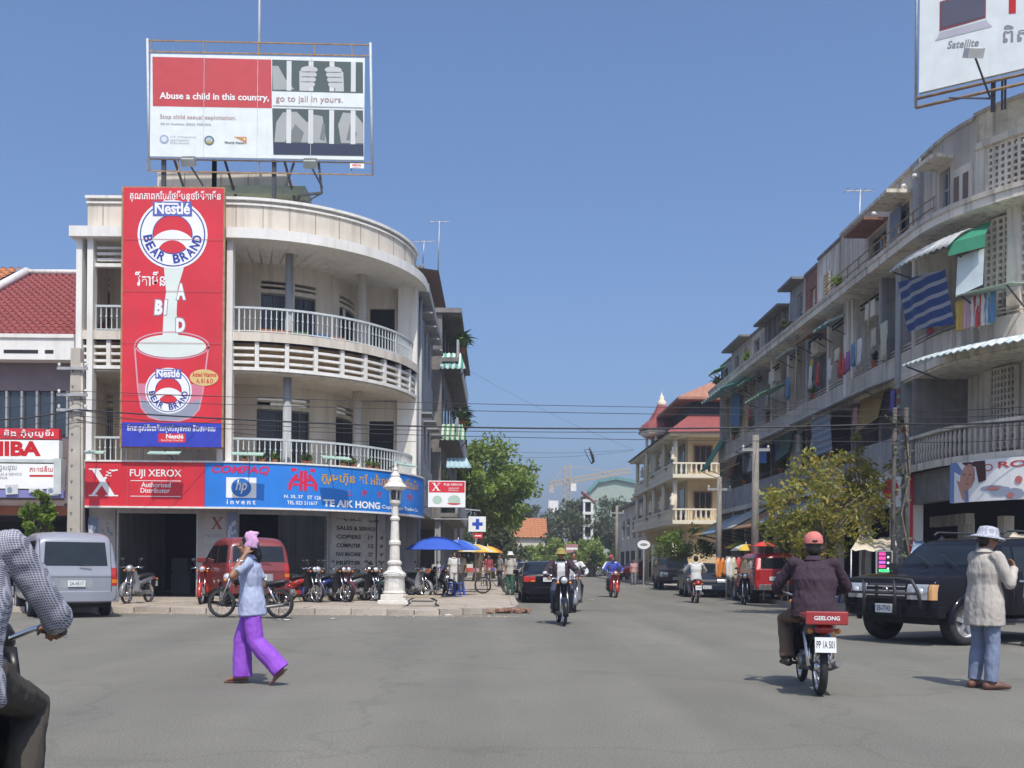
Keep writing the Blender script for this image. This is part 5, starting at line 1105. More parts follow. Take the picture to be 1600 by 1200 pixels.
for i in range(25):
    for j in range(9): f = j/8; s = sr_a+(sr_b-sr_a)*i/24; V.append(PR.P(s, .75-.3*f+.025*math.sin(i*.8+f*2), G2+2.2-1.3*f-.012*i))
b.add(V, [(i*9+j, (i+1)*9+j, (i+1)*9+j+1, i*9+j+1) for i in range(24) for j in range(8)], 0, True); b.build('sheet', M_bluetarp, t, fix=False)
ga, gb, gc = sr(1481, 1.1), sr(1537, .7), sr(1540, .1)
b = MB(); b.add([PR.P(ga, 1.15, G2+2.35), PR.P(gb, .75, G2+2.45), PR.P(gc, .0, G2+3.0), PR.P(ga, .1, G2+2.95)], [(0, 1, 2, 3)]); b.add([PR.P(ga, 1.15, G2+2.35), PR.P(gb, .75, G2+2.45), PR.P(gb, .75, G2+2.15), PR.P(ga, 1.15, G2+2.05)], [(0, 1, 2, 3)]); o = b.build('tarpaulin', mat('green_tarp', (.03, .22, .12), .6)); tag(o, 'green tarpaulin stretched beside the curved grey awning', 'tarpaulin')
wa, wb_ = sr(1489, .8), sr(1533, .7)
b = MB(); b.add([PR.P(wa, .8, G2+1.15), PR.P(wb_, .7, G2+1.3), PR.P(wb_, .65, G2+2.15), PR.P(wa, .75, G2+2.1)], [(0, 1, 2, 3)]); o = b.build('white_sheet', mat('pale_sheet', (.6, .68, .68), .8)); tag(o, 'pale sheet hung below the green tarpaulin', 'sheet')
raw('pale green plastic ledge under the pale sheet', sr(1493, .9), sr(1580, .9), G2+1.25, G2+1.1, 1.0, mat('pale_green_plastic', (.36, .46, .38), .6), amp=.005)
pierced(sr(1536, -.2), sr(1574, -.2), G2+.65, G3-.25, -.2, .155, M_rlight)
for k in range(9): rp_(lambda b: PR.strip(b, sr(1580), SEND, G2+1.1+k*.23, G2+1.18+k*.23, -.3, -.1), 'louvre_slat', M_rlight)
rp_(lambda b: PR.strip(b, sr(1580), SEND, G2+.9, G3-.2, -.6, -.55), 'louvre_backing', mat('screen_brown', (.16, .09, .06), .9))
rp_(lambda b: PR.strip(b, sr(1575)-.12, sr(1575)+.2, G2+.6, G3-.16, -.35, -.02), 'pilaster', M_rlight)
# washing: every piece its own thing
def washing(label, s, off, z, w_, h, m, group='washing on the right block', garment=True, seed=0):
    q = random.Random(seed); p = PR.P(s, off, z); a = PR.ang(s); n = 8; V = []; F = []
    for i in range(n+1):
        for j in range(7):
            u = i/n-.5; f = j/6; wd = w_*(1-.12*f) if not garment else w_*(1.0 if f < .35 else .68)
            V.append((u*wd, .05*math.sin(i*1.9+q.uniform(0, .6))*(.3+f), -h*f*(1-(.06*q.random()))-(.08*h if garment and abs(u) > .4 and f > .35 else 0)))
    F = [(i*7+j, (i+1)*7+j, (i+1)*7+j+1, i*7+j+1) for i in range(n) for j in range(6)]
    b = MB(); b.add(V, F, 0, True); o = b.build('washing', m, None, fix=False); o.location = p; o.rotation_euler = (0, 0, a); tag(o, label, 'laundry', group); md = o.modifiers.new('thick', 'SOLIDIFY'); md.thickness = .015
for i, (px, c, d) in enumerate(((1497, 3, 'yellow cloth'), (1508, 4, 'pink cloth'), (1519, 0, 'white shirt'), (1527, 1, 'red cloth'), (1536, 0, 'white cloth'), (1544, 5, 'blue cloth'))):
    washing('%s on the line below the pale sheet' % d, sr(px, .6), .6, G2+1.1, .3, .75, M_cloth[c], seed=i, garment=i in (2,))
for i, (px, py, off, w_, h, c, d) in enumerate(((1378, 520, .25, .55, 1.1, 7, 'cream and pink sheet hung from the party wall'), (1340, 545, .35, .35, .8, 0, 'white shirt drying in the middle of the right block'), (1330, 552, .4, .3, .7, 5, 'blue shirt left of the white one'), (1322, 565, .5, .3, .6, 6, 'purple cloth over the parapet of the right block'), (1316, 575, .5, .2, .5, 1, 'red cloth beside the purple cloth'), (1294, 575, .3, .4, .8, 0, 'pale towel beside the wooden post'), (1276, 580, .3, .25, .8, 1, 'long red cloth on the far balcony'), (1264, 585, .3, .3, .8, 0, 'grey white cloth on the far balcony'), (1305, 560, .6, .5, .4, 7, 'cream cloth on a pole'), (1450, 510, .15, .3, .5, 6, 'purple shirt under the striped tarpaulin'), (1452, 520, .3, .2, .3, 1, 'red bag on the second floor rail'))):
    washing(d, sr(px, off), off, zr(px, py, off)+.3, w_, h, M_cloth[c], seed=20+i)
for px, py0, py1 in ((1353, 470, 520), (1240, 520, 640), (1296, 545, 570)):
    s = sr(px, .4); p = PR.P(s, .4, zr(px, py1, .4)); b = MB(); b.tube([(0, 0, 0), (.05, 0, zr(px, py0, .4)-p[2])], .03, 6); o = b.build('washing_pole', mat('bamboo', (.4, .34, .2), .7)); o.location = p; tag(o, 'thin bamboo pole standing on the balcony at column %s of the right block' % {1353: 'four', 1240: 'eight', 1296: 'six'}[px], 'pole', 'bamboo poles')
M_bluecloth = mat('blue_sheet', (.05, .16, .5), .7)
b = MB(); s0, s1 = sr(1180, .5), sr(1200, .5); b.add([PR.P(s0, .6, zr(1180, 722, .6)), PR.P(s1, .6, zr(1200, 722, .6)), PR.P(s1, .6, zr(1200, 697, .6)), PR.P(s0, .6, zr(1180, 697, .6))], [(0, 1, 2, 3)]); o = b.build('blue_sheet', M_bluecloth); tag(o, 'bright blue sheet hanging from the first floor awning', 'sheet')
b = MB(); s0, s1 = sr(1140, .3), sr(1153, .3); b.add([PR.P(s0, .3, zr(1140, 665, .3)), PR.P(s1, .3, zr(1153, 665, .3)), PR.P(s1, .3, zr(1153, 615, .3)), PR.P(s0, .3, zr(1140, 615, .3))], [(0, 1, 2, 3)]); o = b.build('blue_shutter', mat('deep_blue', (.02, .14, .3), .6)); tag(o, 'deep blue shutter at the far end of the right block', 'shutter')
# blue-grey roller blind over the first floor corner
b = MB(); V = []
for i in range(13):
    for j in range(7): V.append(PR.P(16.9+1.9*i/12, .75-.1*(j/6), G2-.4-1.25*j/6))
b.add(V, [(i*7+j, (i+1)*7+j, (i+1)*7+j+1, i*7+j+1) for i in range(12) for j in range(6)], 0, True); o = b.build('roller_blind', stripes('blind_stripes', (.22, .28, .36), (.13, .17, .24), 'Z', 5)); tag(o, 'grey blue striped blind hanging at the first floor beside the corner pier', 'blind')
# thin rails along the rooftop ledge, small extra awnings
for z in (.35, .6): rp_(lambda b: PR.strip(b, 17.6, 25.5, G3+z, G3+z+.025, .5, .53, step=.4), 'ledge_rail', M_rust)
for i in range(9): s = 17.7+i*.97; x, y, z = PR.P(s, .515, G3+.1); MB().bar((x, y, z), (x, y, z+.55), .025).build('ledge_post', M_rust, rb)
for i, (s0, w_, zz, m, lab) in enumerate(((6.4, 1.5, G3-.45, M_awnS2, 'green and white'), (12.6, 1.3, G3-.5, M_tin, 'dull tin'), (14.9, 1.5, G3-.45, mat('rust_tin', (.34, .2, .12), .8), 'rust brown'), (17.0, 1.4, G3-.5, M_awnS, 'pale striped'), (3.2, 1.4, G2-.6, mat('ochre_canvas', (.42, .28, .1), .9), 'ochre'))):
    raw('small %s awning over a balcony opening of the right block' % lab, s0, s0+w_, zz, zz-.3, .75, m)
# clutter: air conditioners, jars, plants, boxes
rngc = random.Random(404)
ORD = ['first', 'second', 'third', 'fourth', 'fifth', 'sixth', 'seventh', 'eighth', 'ninth', 'tenth', 'eleventh', 'twelfth']
for i in range(8):
    s = 1.6+i*2.7+rngc.uniform(-.3, .3); z = (G3-1.1) if i % 2 else (G2-.75); b = MB(); b.box(-.4, .4, -.3, 0, 0, .5); b.lathe([(.001, 0), (.2, 0), (.2, -.01)], 16, Matrix.Translation((0, -.302, .25)) @ Matrix.Rotation(PI/2, 4, 'X')); o = b.build('air_conditioner', M_rlight, None, bevel=.02); o.location = PR.P(s, -.25 if i % 2 else -.9, z); o.rotation_euler = (0, 0, PR.ang(s)); tag(o, '%s air conditioner from the far end of the right block' % ORD[i], 'air conditioner', 'air conditioners on the right block')
for i in range(12):
    s = 1.2+i*1.95; lev = G3+.05 if i % 3 == 0 else G2+.63 if i % 3 == 1 else G1+.96; potplant(PR.P(s, .45 if i % 3 == 0 else .03, lev), .13, .2, rngc.uniform(.35, .7), 300+i, '%s pot plant from the far end on the ledges of the right block' % ORD[i], 'pot plant', 'plants on the right block', n=40, m=M_leafD if i % 2 else M_leafC)
for i in range(12):
    s = 6.5+i*1.45; lo = i % 2; washing('%s extra garment from the far end on the %s floor line of the right block' % (ORD[i], 'first' if lo else 'second'), s, .2, (G2-.35 if lo else G2+1.9+rngc.uniform(-.3, .2)), rngc.uniform(.25, .5), rngc.uniform(.5, .9), M_cloth[(i*3+1) % 8], seed=200+i, garment=i % 3 > 0)
for i in range(5):
    s = 2.2+i*4.4; b = MB(); b.add([PR.P(s, .12, G2-.2), PR.P(s+1.8, .12, G2-.2), PR.P(s+1.8, .3, G2-1.0-.2*(i % 2)), PR.P(s, .3, G2-1.2)], [(0, 1, 2, 3)]); o = b.build('sun_cloth', [mat('cloth_rust', (.26, .12, .07), .9), M_bluewall, mat('cloth_teal', (.08, .2, .2), .9), M_rwall, mat('cloth_ochre', (.34, .24, .1), .9)][i]); o.modifiers.new('t', 'SOLIDIFY').thickness = .015; tag(o, '%s sun cloth hung at the first floor of the right block' % ('rust coloured', 'grey', 'teal', 'pale', 'ochre')[i], 'cloth', 'sun cloths')
rp_(lambda b: PR.strip(b, 18.2, 18.6, G2+.04, G3-.16, .02, .12), 'patch_wall', M_rlight); rp_(lambda b: PR.strip(b, 4.2, 5.6, G2+.64, G2+1.7, .0, .05), 'board_wall', mat('raw_timber', (.5, .38, .2), .8)); rp_(lambda b: PR.strip(b, 12.2, 13.6, G1+.96, G2-.3, .0, .05), 'lattice_wall', M_tin)
# ---------------------------------------------------------------- advertising sign on the corner and pier sign
RS0, RS1 = sr(1484, .35), SEND; Zs1, Zs0 = zr(1500, 722, .35), zr(1500, 785, .35)
t = thing('shop_sign', 'wide photo sign with ROJZY lettering over the right corner shop', 'sign', PR.P(RS0+1, .3, Zs0), world=True)
rp_(lambda b: PR.strip(b, RS0, RS1, Zs0, Zs1, .25, .35, step=.3), 'panel', M_swht, t)
fR = lambda u, v, d: PR.P(RS0+u, .35+d, Zs0+v*(Zs1-Zs0))
b = MB(); shape2d(b, [(0, 0), (.55, 0), (.5, .6), (.2, 1), (0, 1)], fR, .004); b.build('printed_blue', flat((.18, .26, .5)), t)
b = MB(); shape2d(b, [(.36+.19*math.cos(a)+.05*math.sin(a)+.14, .60+.33*math.sin(a)) for a in [2*PI*k/24 for k in range(24)]], fR, .008); shape2d(b, [(.2, .55), (.32, .5), (.5, .1), (.38, .05)], fR, .007); b.build('printed_face', flat((.50, .27, .2)), t)
b = MB(); shape2d(b, [(.34, .98), (.95, .98), (.98, .5), (.8, .45), (.72, .85), (.45, .9)], fR, .010); b.build('printed_hair', flat((.08, .03, .03)), t)
b = MB(); shape2d(b, ell(.43, .68, .05, .014, 10), fR, .012); shape2d(b, ell(.59, .66, .05, .014, 10), fR, .012); b.build('printed_feature', flat((.16, .07, .06)), t); b = MB(); shape2d(b, ell(.51, .44, .055, .022, 12), fR, .012); b.build('printed_lips', flat((.42, .12, .11)), t); b = MB(); shape2d(b, [(.60, .32), (.70, .55), (.69, .80), (.64, .62)], fR, .010); shape2d(b, ell(.515, .55, .02, .05, 8), fR, .0105); b.build('printed_shade', flat((.40, .19, .14)), t)
b = MB(); rng = random.Random(9)
for k in range(7): u = rng.uniform(1.1, 3.2); v = rng.uniform(.1, .5); shape2d(b, ell(u, v, rng.uniform(.12, .3), rng.uniform(.06, .14), 8), fR, .005+.001*k)
b.build('printed_goods', flat((.30, .33, .42)), t)
b = MB()
for k in range(6): u = rng.uniform(1.1, 3.2); v = rng.uniform(.1, .55); shape2d(b, ell(u, v, rng.uniform(.06, .16), rng.uniform(.03, .1), 8), fR, .014+.001*k)
b.build('printed_red_goods', flat((.5, .16, .14)), t)
b = MB(); letters(b, 'ROJZY', (1.25, .72, 2.55, .92), fR, .006, bold=.02); ring2d(b, 1.02, .8, .08, .11, fR, .006, ky=.8, n=20); b.build('lettering', flat((.5, .06, .06)), t)
xs_, ys_, _ = PR.P(AR+.75, .35); zs = zr(1412, 790, .3)
t = thing('pier_sign', 'small white sign with a red disc on the corner pier of the right block', 'sign', (xs_, ys_, zs), -.5)
MB().box(-.28, .28, -.05, 0, 0, .85).build('panel', M_swht, t); b = MB(); shape2d(b, ell(0, .5, .22, .28, 20), lambda u, v, d: (u, -.05-d, v), .004); b.build('red_disc', M_sred, t)
# ---------------------------------------------------------------- billboard above the right block
t = thing('rooftop_billboard', 'tall white billboard with a laptop picture cut by the top right corner', 'billboard', (12.6, 23.8, 12.3), world=True)
q0 = Vector((*[at(1436, 145, 23.5)[0], 23.5], at(1436, 145, 23.5)[1])); q1 = Vector((at(1600, 115, 22.3)[0], 22.3, 0)); dv = Vector((q1.x-q0.x, q1.y-q0.y, 0)); dv.normalize(); nv = Vector((dv.y, -dv.x, 0)); BS = FPX/23.5
def fL(x, y, d):   # photo pixels at the near-left edge -> billboard plane
    u = (x-1436)/BS*1.03; sl = (145-y)/BS; zz = q0.z+sl-(0.0)*u
    p = q0+dv*u+nv*d; return (p.x, p.y, zz)
b = MB(); b.prism([(1436, 145), (1800, 145), (1800, -160), (1436, -160)], -.1, 0, fL); b.build('panel', M_bwhite, t)
def fT(x, y, d): # follow the slant seen in the photo: undo the perspective along the board
    u = (x-1436); return fL(1436+u, y+u*.19, d)
b = MB(); shape2d(b, [(1464, 52), (1527, 38), (1527, 0-6), (1464, 6)], fT, .005); b.build('laptop_bezel', flat((.22, .06, .07)), t)
b = MB(); shape2d(b, [(1466, 47), (1525, 36), (1525, -3), (1466, 8)], fT, .010); b.build('laptop_screen', flat((.09, .09, .13)), t)
b = MB(); shape2d(b, [(1462, 60), (1530, 46), (1528, 41), (1464, 54)], fT, .006); shape2d(b, [(1458, 66), (1536, 52), (1530, 46), (1462, 60)], fT, .007); b.build('laptop_base', flat((.45, .44, .48)), t)
b = MB(); letters(b, 'Satellite', (1475, 80, 1518, 68), fT, .006, bold=.015, shear=.25); letters(b, 'ពិសេស', (1550, 78, 1625, 52), fT, .006, bold=.01); b.build('lettering', M_sgrey, t)
b = MB(); letters(b, 'TOSHIBA', (1545, 36, 1760, -10), fT, .006, bold=.04); b.build('brand_lettering', M_strue, t)
for (x0, y0, x1, y1, m, nm) in ((1431, -160, 1431, 166, M_steel, 'frame_post'), (1431, 152, 1800, 152, M_rust, 'frame_rail'), (1431, 166, 1800, 166, M_rust, 'frame_rail')):
    MB().tube([fL(x0, y0, -.05), fL(x1, y1, -.05)], .035, 6).build(nm, m, t)
for x in (1536, 1548, 1552): 
    p = Vector(fL(x, 145, -.2)); MB().bar(p, (p.x+.1, p.y+.2, 11.8), .1 if x == 1536 else .05).build('support_leg', M_blackmetal, t)
p = Vector(fL(1519, 132, .9)); MB().cbox(p, (.34, .3, .2), M=Matrix.Rotation(.5, 3, 'X')).build('flood_lamp', M_wht, t); MB().bar(p, fL(1533, 175, -.1), .035).build('lamp_arm', M_blackmetal, t)
MB().bar(fL(1483, 178, .5), fL(1535, 174, -.2), .03).build('loose_bar', M_blackmetal, t)
# person on the first-floor balcony comes with the people
# ================================================================ cream villa with red roofs further on
M_villa = mat('villa_cream', (.60, .47, .27), .85, var=.06, scale=2, dirt=.15, dirtcol=(.35, .26, .16)); M_villaw = mat('villa_white', (.72, .65, .50), .8, var=.05)
vb = thing('villa', 'cream villa with white balustrades, a red roofed turret and tiled eaves', 'building', (13, 66, 0), world=True)
VX, VY0, VY1 = 10.6, 60.0, 77.0
b = MB(); b.box(VX+1.0, 20, VY0+.6, VY1, 0, 9.1); b.build('wall', M_villa, vb)
for z in (3.75, 6.5): 
    MB().box(VX-.1, 20, VY0-.5, VY1+.2, z, z+.22).build('balcony_slab', M_villaw, vb)
    MB().box(VX-.1, 20, VY0-.5, VY0-.35, z+.82, z+.92).build('balustrade_rail', M_villaw, vb); MB().box(VX-.1, VX+.05, VY0-.35, VY1, z+.82, z+.92).build('balustrade_rail', M_villaw, vb)
mvb = MB().lathe([(.05, 0), (.09, .2), (.05, .4), (.08, .6)], 8).mesh('baluster', M_villaw)
mur = MB().lathe([(.12, 0), (.16, .1), (.1, .2), (.18, .45), (.05, .6), (.08, .7), (.001, .82)], 8).mesh('urn', M_villaw)
for z in (3.97, 6.72):
    for i in range(12): inst(mvb, 'baluster', vb, (VX+.1+i*.3, VY0-.42, z))
    for i in range(44): inst(mvb, 'baluster', vb, (VX-.02, VY0-.1+i*.38, z))
    for i in range(4): inst(mur, 'urn', vb, (VX-.02, VY0+.1+i*4.2, z+.9))
for i in range(5):
    y = VY0+.2+i*4.0
    for z in (.1, 3.97, 6.72): MB().tube([(VX+.15, y, z), (VX+.15, y, z+2.55)], .14, 10).build('column', M_villaw, vb)
for z in (4.2, 7.0):
    for k in range(2):
        x = 12.0+k*1.9; f = MB().box(x, x+1.0, VY0+.56, VY0+.6, z, z+1.5).build('window', M_glass, vb)
        MB().box(x-.08, x, VY0+.5, VY0+.6, z-.08, z+1.58).box(x+1, x+1.08, VY0+.5, VY0+.6, z-.08, z+1.58).box(x+.3, x+.34, VY0+.5, VY0+.56, z, z+1.5).box(x+.64, x+.68, VY0+.5, VY0+.56, z, z+1.5).box(x, x+1, VY0+.5, VY0+.6, z+1.5, z+1.58).build('window_frame', mat('window_timber', (.26, .12, .05), .7), f)
for i in range(4):
    y = VY0+1.6+i*4.0
    for z in (.3, 4.0, 6.8): MB().box(VX+.96, VX+1.0, y, y+1.8, z, z+2).build('door', M_glass, vb)
MB().box(VX-.3, 20, VY0-.6, VY1+.3, 9.05, 9.25).build('eave', M_villaw, vb)
b = MB(); V = [(VX-.5, VY0-.8, 9.2), (20.5, VY0-.8, 9.2), (20.5, VY1+.5, 9.2), (VX-.5, VY1+.5, 9.2), (VX+1.2, VY0+1, 10.5), (18.5, VY0+1, 10.5), (18.5, VY1-1, 10.5), (VX+1.2, VY1-1, 10.5)]; b.add(V, [(0, 1, 5, 4), (1, 2, 6, 5), (2, 3, 7, 6), (3, 0, 4, 7)]); b.build('lower_roof', M_tile, vb)
MB().box(VX+1.3, 18.4, VY0+1.1, VY1-1.1, 10.4, 11.5).build('clerestory', M_dark, vb)
b = MB(); V = [(VX+.3, VY0+.2, 11.45), (19, VY0+.2, 11.45), (19, VY1, 11.45), (VX+.3, VY1, 11.45), (14.6, VY0+1.5, 13.2), (14.6, VY1-1.5, 13.2)]; b.add(V, [(0, 1, 4), (1, 2, 5, 4), (2, 3, 5), (3, 0, 4, 5)]); b.add([(x, y, 11.3) for x, y, z in V[:4]]+V[:4], [(0, 1, 5, 4), (1, 2, 6, 5), (2, 3, 7, 6), (3, 0, 4, 7), (0, 3, 2, 1)]); b.build('upper_roof', mat('tan_roof', (.36, .17, .11), .85, var=.15, scale=4), vb)
# turret
tx, ty = VX+.75, 69.0
for k in range(6): a = k*PI/3; MB().tube([(tx+math.cos(a)*1.0, ty+math.sin(a)*1.0, 6.6), (tx+math.cos(a)*1.0, ty+math.sin(a)*1.0, 10.2)], .1, 8).build('turret_column', M_villaw, vb)
b = MB(); b.lathe([(.001, 10.1), (1.3, 10.1), (1.45, 10.25), (1.45, 10.5), (1.3, 10.6)], 8, Matrix.Translation((tx, ty, 0)), sm=False); b.build('turret_cornice', M_villaw, vb)
b = MB(); b.lathe([(1.6, 10.55), (1.35, 10.9), (.9, 11.25), (.5, 11.9), (.3, 12.35), (.001, 12.4)], 8, Matrix.Translation((tx, ty, 0)), sm=False); b.build('turret_roof', M_tile, vb)
b = MB(); b.lathe([(.3, 12.3), (.34, 12.5), (.15, 12.75), (.16, 12.9), (.05, 13.05), (.001, 13.3)], 10, Matrix.Translation((tx, ty, 0))); b.build('turret_finial', M_villaw, vb)
for i in range(5): potplant((VX+.15, VY0+2+i*2.6, 4.0 if i % 2 else 6.75), .16, .25, .7, 70+i, '%s pot plant on the street side of the villa balconies' % ('nearest', 'second', 'middle', 'fourth', 'farthest')[i], 'pot plant', 'plants on the villa balconies', n=50)
lb2 = thing('far_row_house', 'plain house behind the villa at the far right of the street', 'building', (12, 84, 0), world=True)
b = MB(); b.box(VX+1.4, 22, 78, 98, 0, 6.5); b.build('wall', M_rwall, lb2); MB().box(VX+1.0, 22, 77.8, 98.3, 6.5, 6.7).build('roof_slab', M_dkgrey, lb2)
for i in range(5): y = 79+i*3.6; MB().box(VX+1.37, VX+1.4, y, y+1.6, 3.6, 5.4).build('window', M_glass, lb2); MB().box(VX+1.37, VX+1.4, y, y+2.4, .2, 2.5).build('shop_opening', M_dark, lb2)
# ================================================================ right-hand poles, trees
M_conc2 = mat('dark_pole_concrete', (.24, .22, .19), .9, var=.15, scale=3, dirt=.4)
def rpole(label, px, ytop, Y, r0, r1, m=M_conc2, group='poles on the right pavement'):
    x, z = at(px, ytop, Y); t = thing('utility_pole', label, 'pole', (x, Y, .12), 0, group)
    MB().tube([(0, 0, 0), (0, 0, z-.12)], [r0, r1], 10).build('shaft', m, t)
    MB().box(-.5, .5, -.05, .05, z-.7, z-.6).build('cross_arm', M_steel, t)
    for q in (-.45, 0, .45): MB().lathe([(.001, 0), (.05, 0), (.035, .05), (.05, .08), (.001, .13)], 8, Matrix.Translation((q, 0, z-.6))).build('insulator', mat('porcelain', (.6, .58, .52), .3), t)
    return t, x, z
rpole('pale round pole in front of the villa', 1124, 745, 42, .13, .1)
rpole('grey pole before the middle of the right block', 1181, 680, 36, .15, .12)
rpole('thin far pole at the left end of the villa', 964, 790, 72, .14, .1)
hp_ = thing('twin_pole', 'dark twin pole wound with creepers in front of the right corner', 'pole', (at(1405, 900, 24.5)[0], 24.5, 0))
for s in (-1, 1): MB().tube([(s*.15, 0, 0), (s*.16, 0, 3), (s*.14, 0, 5.2)], .055, 8).build('shaft', mat('dark_pole', (.09, .08, .07), .9, var=.3), hp_)
for k in range(9): MB().bar((-.15, 0, .6+k*.5), (.15, 0, .85+k*.5), .03).build('brace', mat('dark_pole', (.09, .08, .07), .9, var=.3), hp_)
b = MB(); rng = random.Random(5)
for k in range(140):
    z = rng.uniform(1.5, 5.0); s = rng.choice((-1, 1)); p = Vector((s*.15+rng.gauss(0, .09), rng.gauss(0, .09), z)); e = Vector((rng.gauss(0, 1), rng.gauss(0, 1), rng.gauss(0, 1))).normalized()*.07; f = e.orthogonal().normalized()*.04; b.add([p-e, p+f, p+e, p-f], [(0, 1, 2, 3)])
b.build('creeper', M_leafC, hp_, fix=False)
MB().tube([(.1, -.06, .3), (.22, -.1, 1.5), (.0, -.1, 2.6), (.2, -.1, 3.6), (.1, -.08, 4.8)], .02, 5).build('vine_stem', M_bark, hp_)
tx_, ty_ = gnd(1345, 962, .12); 
tree('loose yellowish street tree in front of the right block', (8.6, 26.5, .0), 4.2, (2.05, 1.3, 1.35), 64, 58, .085, M_leafB, 12, .07, lean=(.1, 0), trunk_top=2.1, accent=(M_leafG, .3))
tree('thin golden tree top beside the corner pier', (10.2, 27.6, .12), 4.9, (.8, .7, .9), 20, 40, .085, M_leafG, 13, .05, trunk_top=3.2, accent=(M_leafB, .5))
tree('sprig of a street tree at the right edge of the picture', (13.1, 21.6, .12), 4.7, (1.0, .8, 1.0), 22, 45, .085, M_leafD, 15, .06, trunk_top=3.2, accent=(M_leafG, .4))
tree('small round green tree in front of the villa', (at(1070, 860, 50)[0]-.1, 50, .1), 3.1, (1.6, 1.2, .85), 30, 60, .1, M_leafD, 14, .06, trunk_top=1.7)
# ================================================================ overhead wires
M_wire = mat('black_cable', (.025, .025, .028), .6)
def wire(label, a, b_, sag, r, group='overhead wires', name='overhead_wire'):
    a, b_ = Vector(a), Vector(b_); pts = [a.lerp(b_, i/24)-Vector((0, 0, sag*4*(i/24)*(1-i/24))) for i in range(25)]
    b = MB(); b.tube(pts, r, 6); o = b.build(name, M_wire, None); tag(o, label, 'wire', group); return o
def W3(px, py, Y): x, z = at(px, py, Y); return (x, Y, z)
for i, (y0, ym, y1, r, lab) in enumerate(((611, 631, 640, .008, 'topmost thin wire crossing the street between the poles'), (624, 642, 651, .009, 'second thin wire from the top crossing the street'), (640, 668, 662, .022, 'thickest cable crossing the street'), (650, 674, 668, .009, 'thin wire just below the thickest cable'), (660, 682, 690, .009, 'lowest of the wires between the two poles'))):
    a, c = Vector(W3(118, y0, 26.4)), Vector(W3(1405, y1, 24.4)); lin = (a.z+c.z)/2; zm = at(761, ym, 25.4)[1]; wire(lab, a, c, max(.02, lin-zm), r)
    wire(lab.replace('crossing the street', 'leading left').replace('between the poles', 'past the tiled house').replace('between the two poles', 'at the tiled house')+', left of the concrete pole', a, W3(-60, y0+8+i*4, 26.0), .1, r)
    wire('wire %s running on to the right edge behind the twin pole' % ('topmost', 'second', 'third and thickest', 'fourth', 'lowest')[i], c, W3(1680, y1-12, 22.0), .08, r)
for (p, q, lab) in (((120, 640, 26.4), (650, 690, 33.5), 'drop wire sagging across the banner to the end pillar'), ((120, 655, 26.4), (345, 655, 28.4), 'short wire passing the foot of the banner'), ((728, 700, 58), (990, 702, 58), 'far upper wire above the distant trees'), ((735, 712, 60), (990, 704, 60), 'far lower wire above the distant trees'), ((700, 560, 50), (985, 700, 60), 'slack thin wire running down towards the villa'), ((1124, 755, 42), (1405, 655, 24.4), 'wire from the pale round pole to the twin pole'), ((1181, 690, 36), (1405, 660, 24.4), 'wire from the grey pole to the twin pole')):
    wire(lab, W3(*p), W3(*q), .25, .005 if 'slack' in lab else .009)
hx, hz = at(921, 702, 58); t = thing('hanging_cable_end', 'dark cable end hanging from the far wires over the street', 'cable', (hx, 58, hz), 0)
MB().tube([(0, 0, .12), (.06, 0, -.1), (.18, 0, -.4), (.24, 0, -.7), (.12, 0, -.85)], [.02, .06, .09, .08, .03], 7).build('bundle', M_wire, t); MB().tube([(0, 0, 0), (-.3, 0, -.03), (-.06, 0, -.5), (.12, 0, -.8)], .022, 6).build('loop', M_wire, t)
# ================================================================ vehicles
M_tyre = mat('tyre_rubber', (.025, .025, .026), .85, var=.2, scale=10); M_chrome = mat('chrome', (.7, .7, .7), .15, metal=1.0, var=.03); M_alloy = mat('alloy_rim', (.5, .5, .5), .35, metal=.8, var=.1)
M_cglass = mat('car_glass', (.012, .016, .018), .04, var=.2, spec=.5); M_blackpl = mat('black_plastic', (.03, .03, .032), .55, var=.15); M_lampr = mat('lamp_red', (.38, .015, .01), .2, coat=.6); M_lampo = mat('lamp_orange', (.6, .18, .01), .2, coat=.6); M_lampc = mat('lamp_clear', (.55, .57, .58), .08, metal=.4, coat=.8)
M_plate = mat('plate_white', (.66, .68, .66), .5, var=.05); M_under = mat('underbody', (.02, .02, .02), .9)
def carpaint(name, c, rough=.32): return mat(name, c, rough, var=.05, scale=2, coat=.35 if max(c) > .1 else 0.0, spec=.5 if max(c) > .1 else .2, dirt=.22 if max(c) > .03 else .0, dirtcol=(c[0]*.6+.06, c[1]*.6+.052, c[2]*.6+.043))
def lerp_poly(poly, y):
    if y <= poly[0][0]: return poly[0][1]
    for (a, za), (b_, zb) in zip(poly[:-1], poly[1:]):
        if y <= b_: return za+(zb-za)*(y-a)/max(1e-6, b_-a)
    return poly[-1][1]
WORK = bpy.data.scenes.new('workbench')          # small scratch scene so that modifiers evaluate quickly; removed at the end
def apply_mods(o):
    links = [o]+[m.object for m in o.modifiers if m.type == 'BOOLEAN' and m.object]
    par = o.parent; o.parent = None
    for q in links: WORK.collection.objects.link(q)
    WORK.view_layers[0].update(); dg = WORK.view_layers[0].depsgraph
    me = bpy.data.meshes.new_from_object(o.evaluated_get(dg)); me.name = o.name
    for q in links: WORK.collection.objects.unlink(q)
    o.parent = par; o.modifiers.clear(); o.data = me; return o
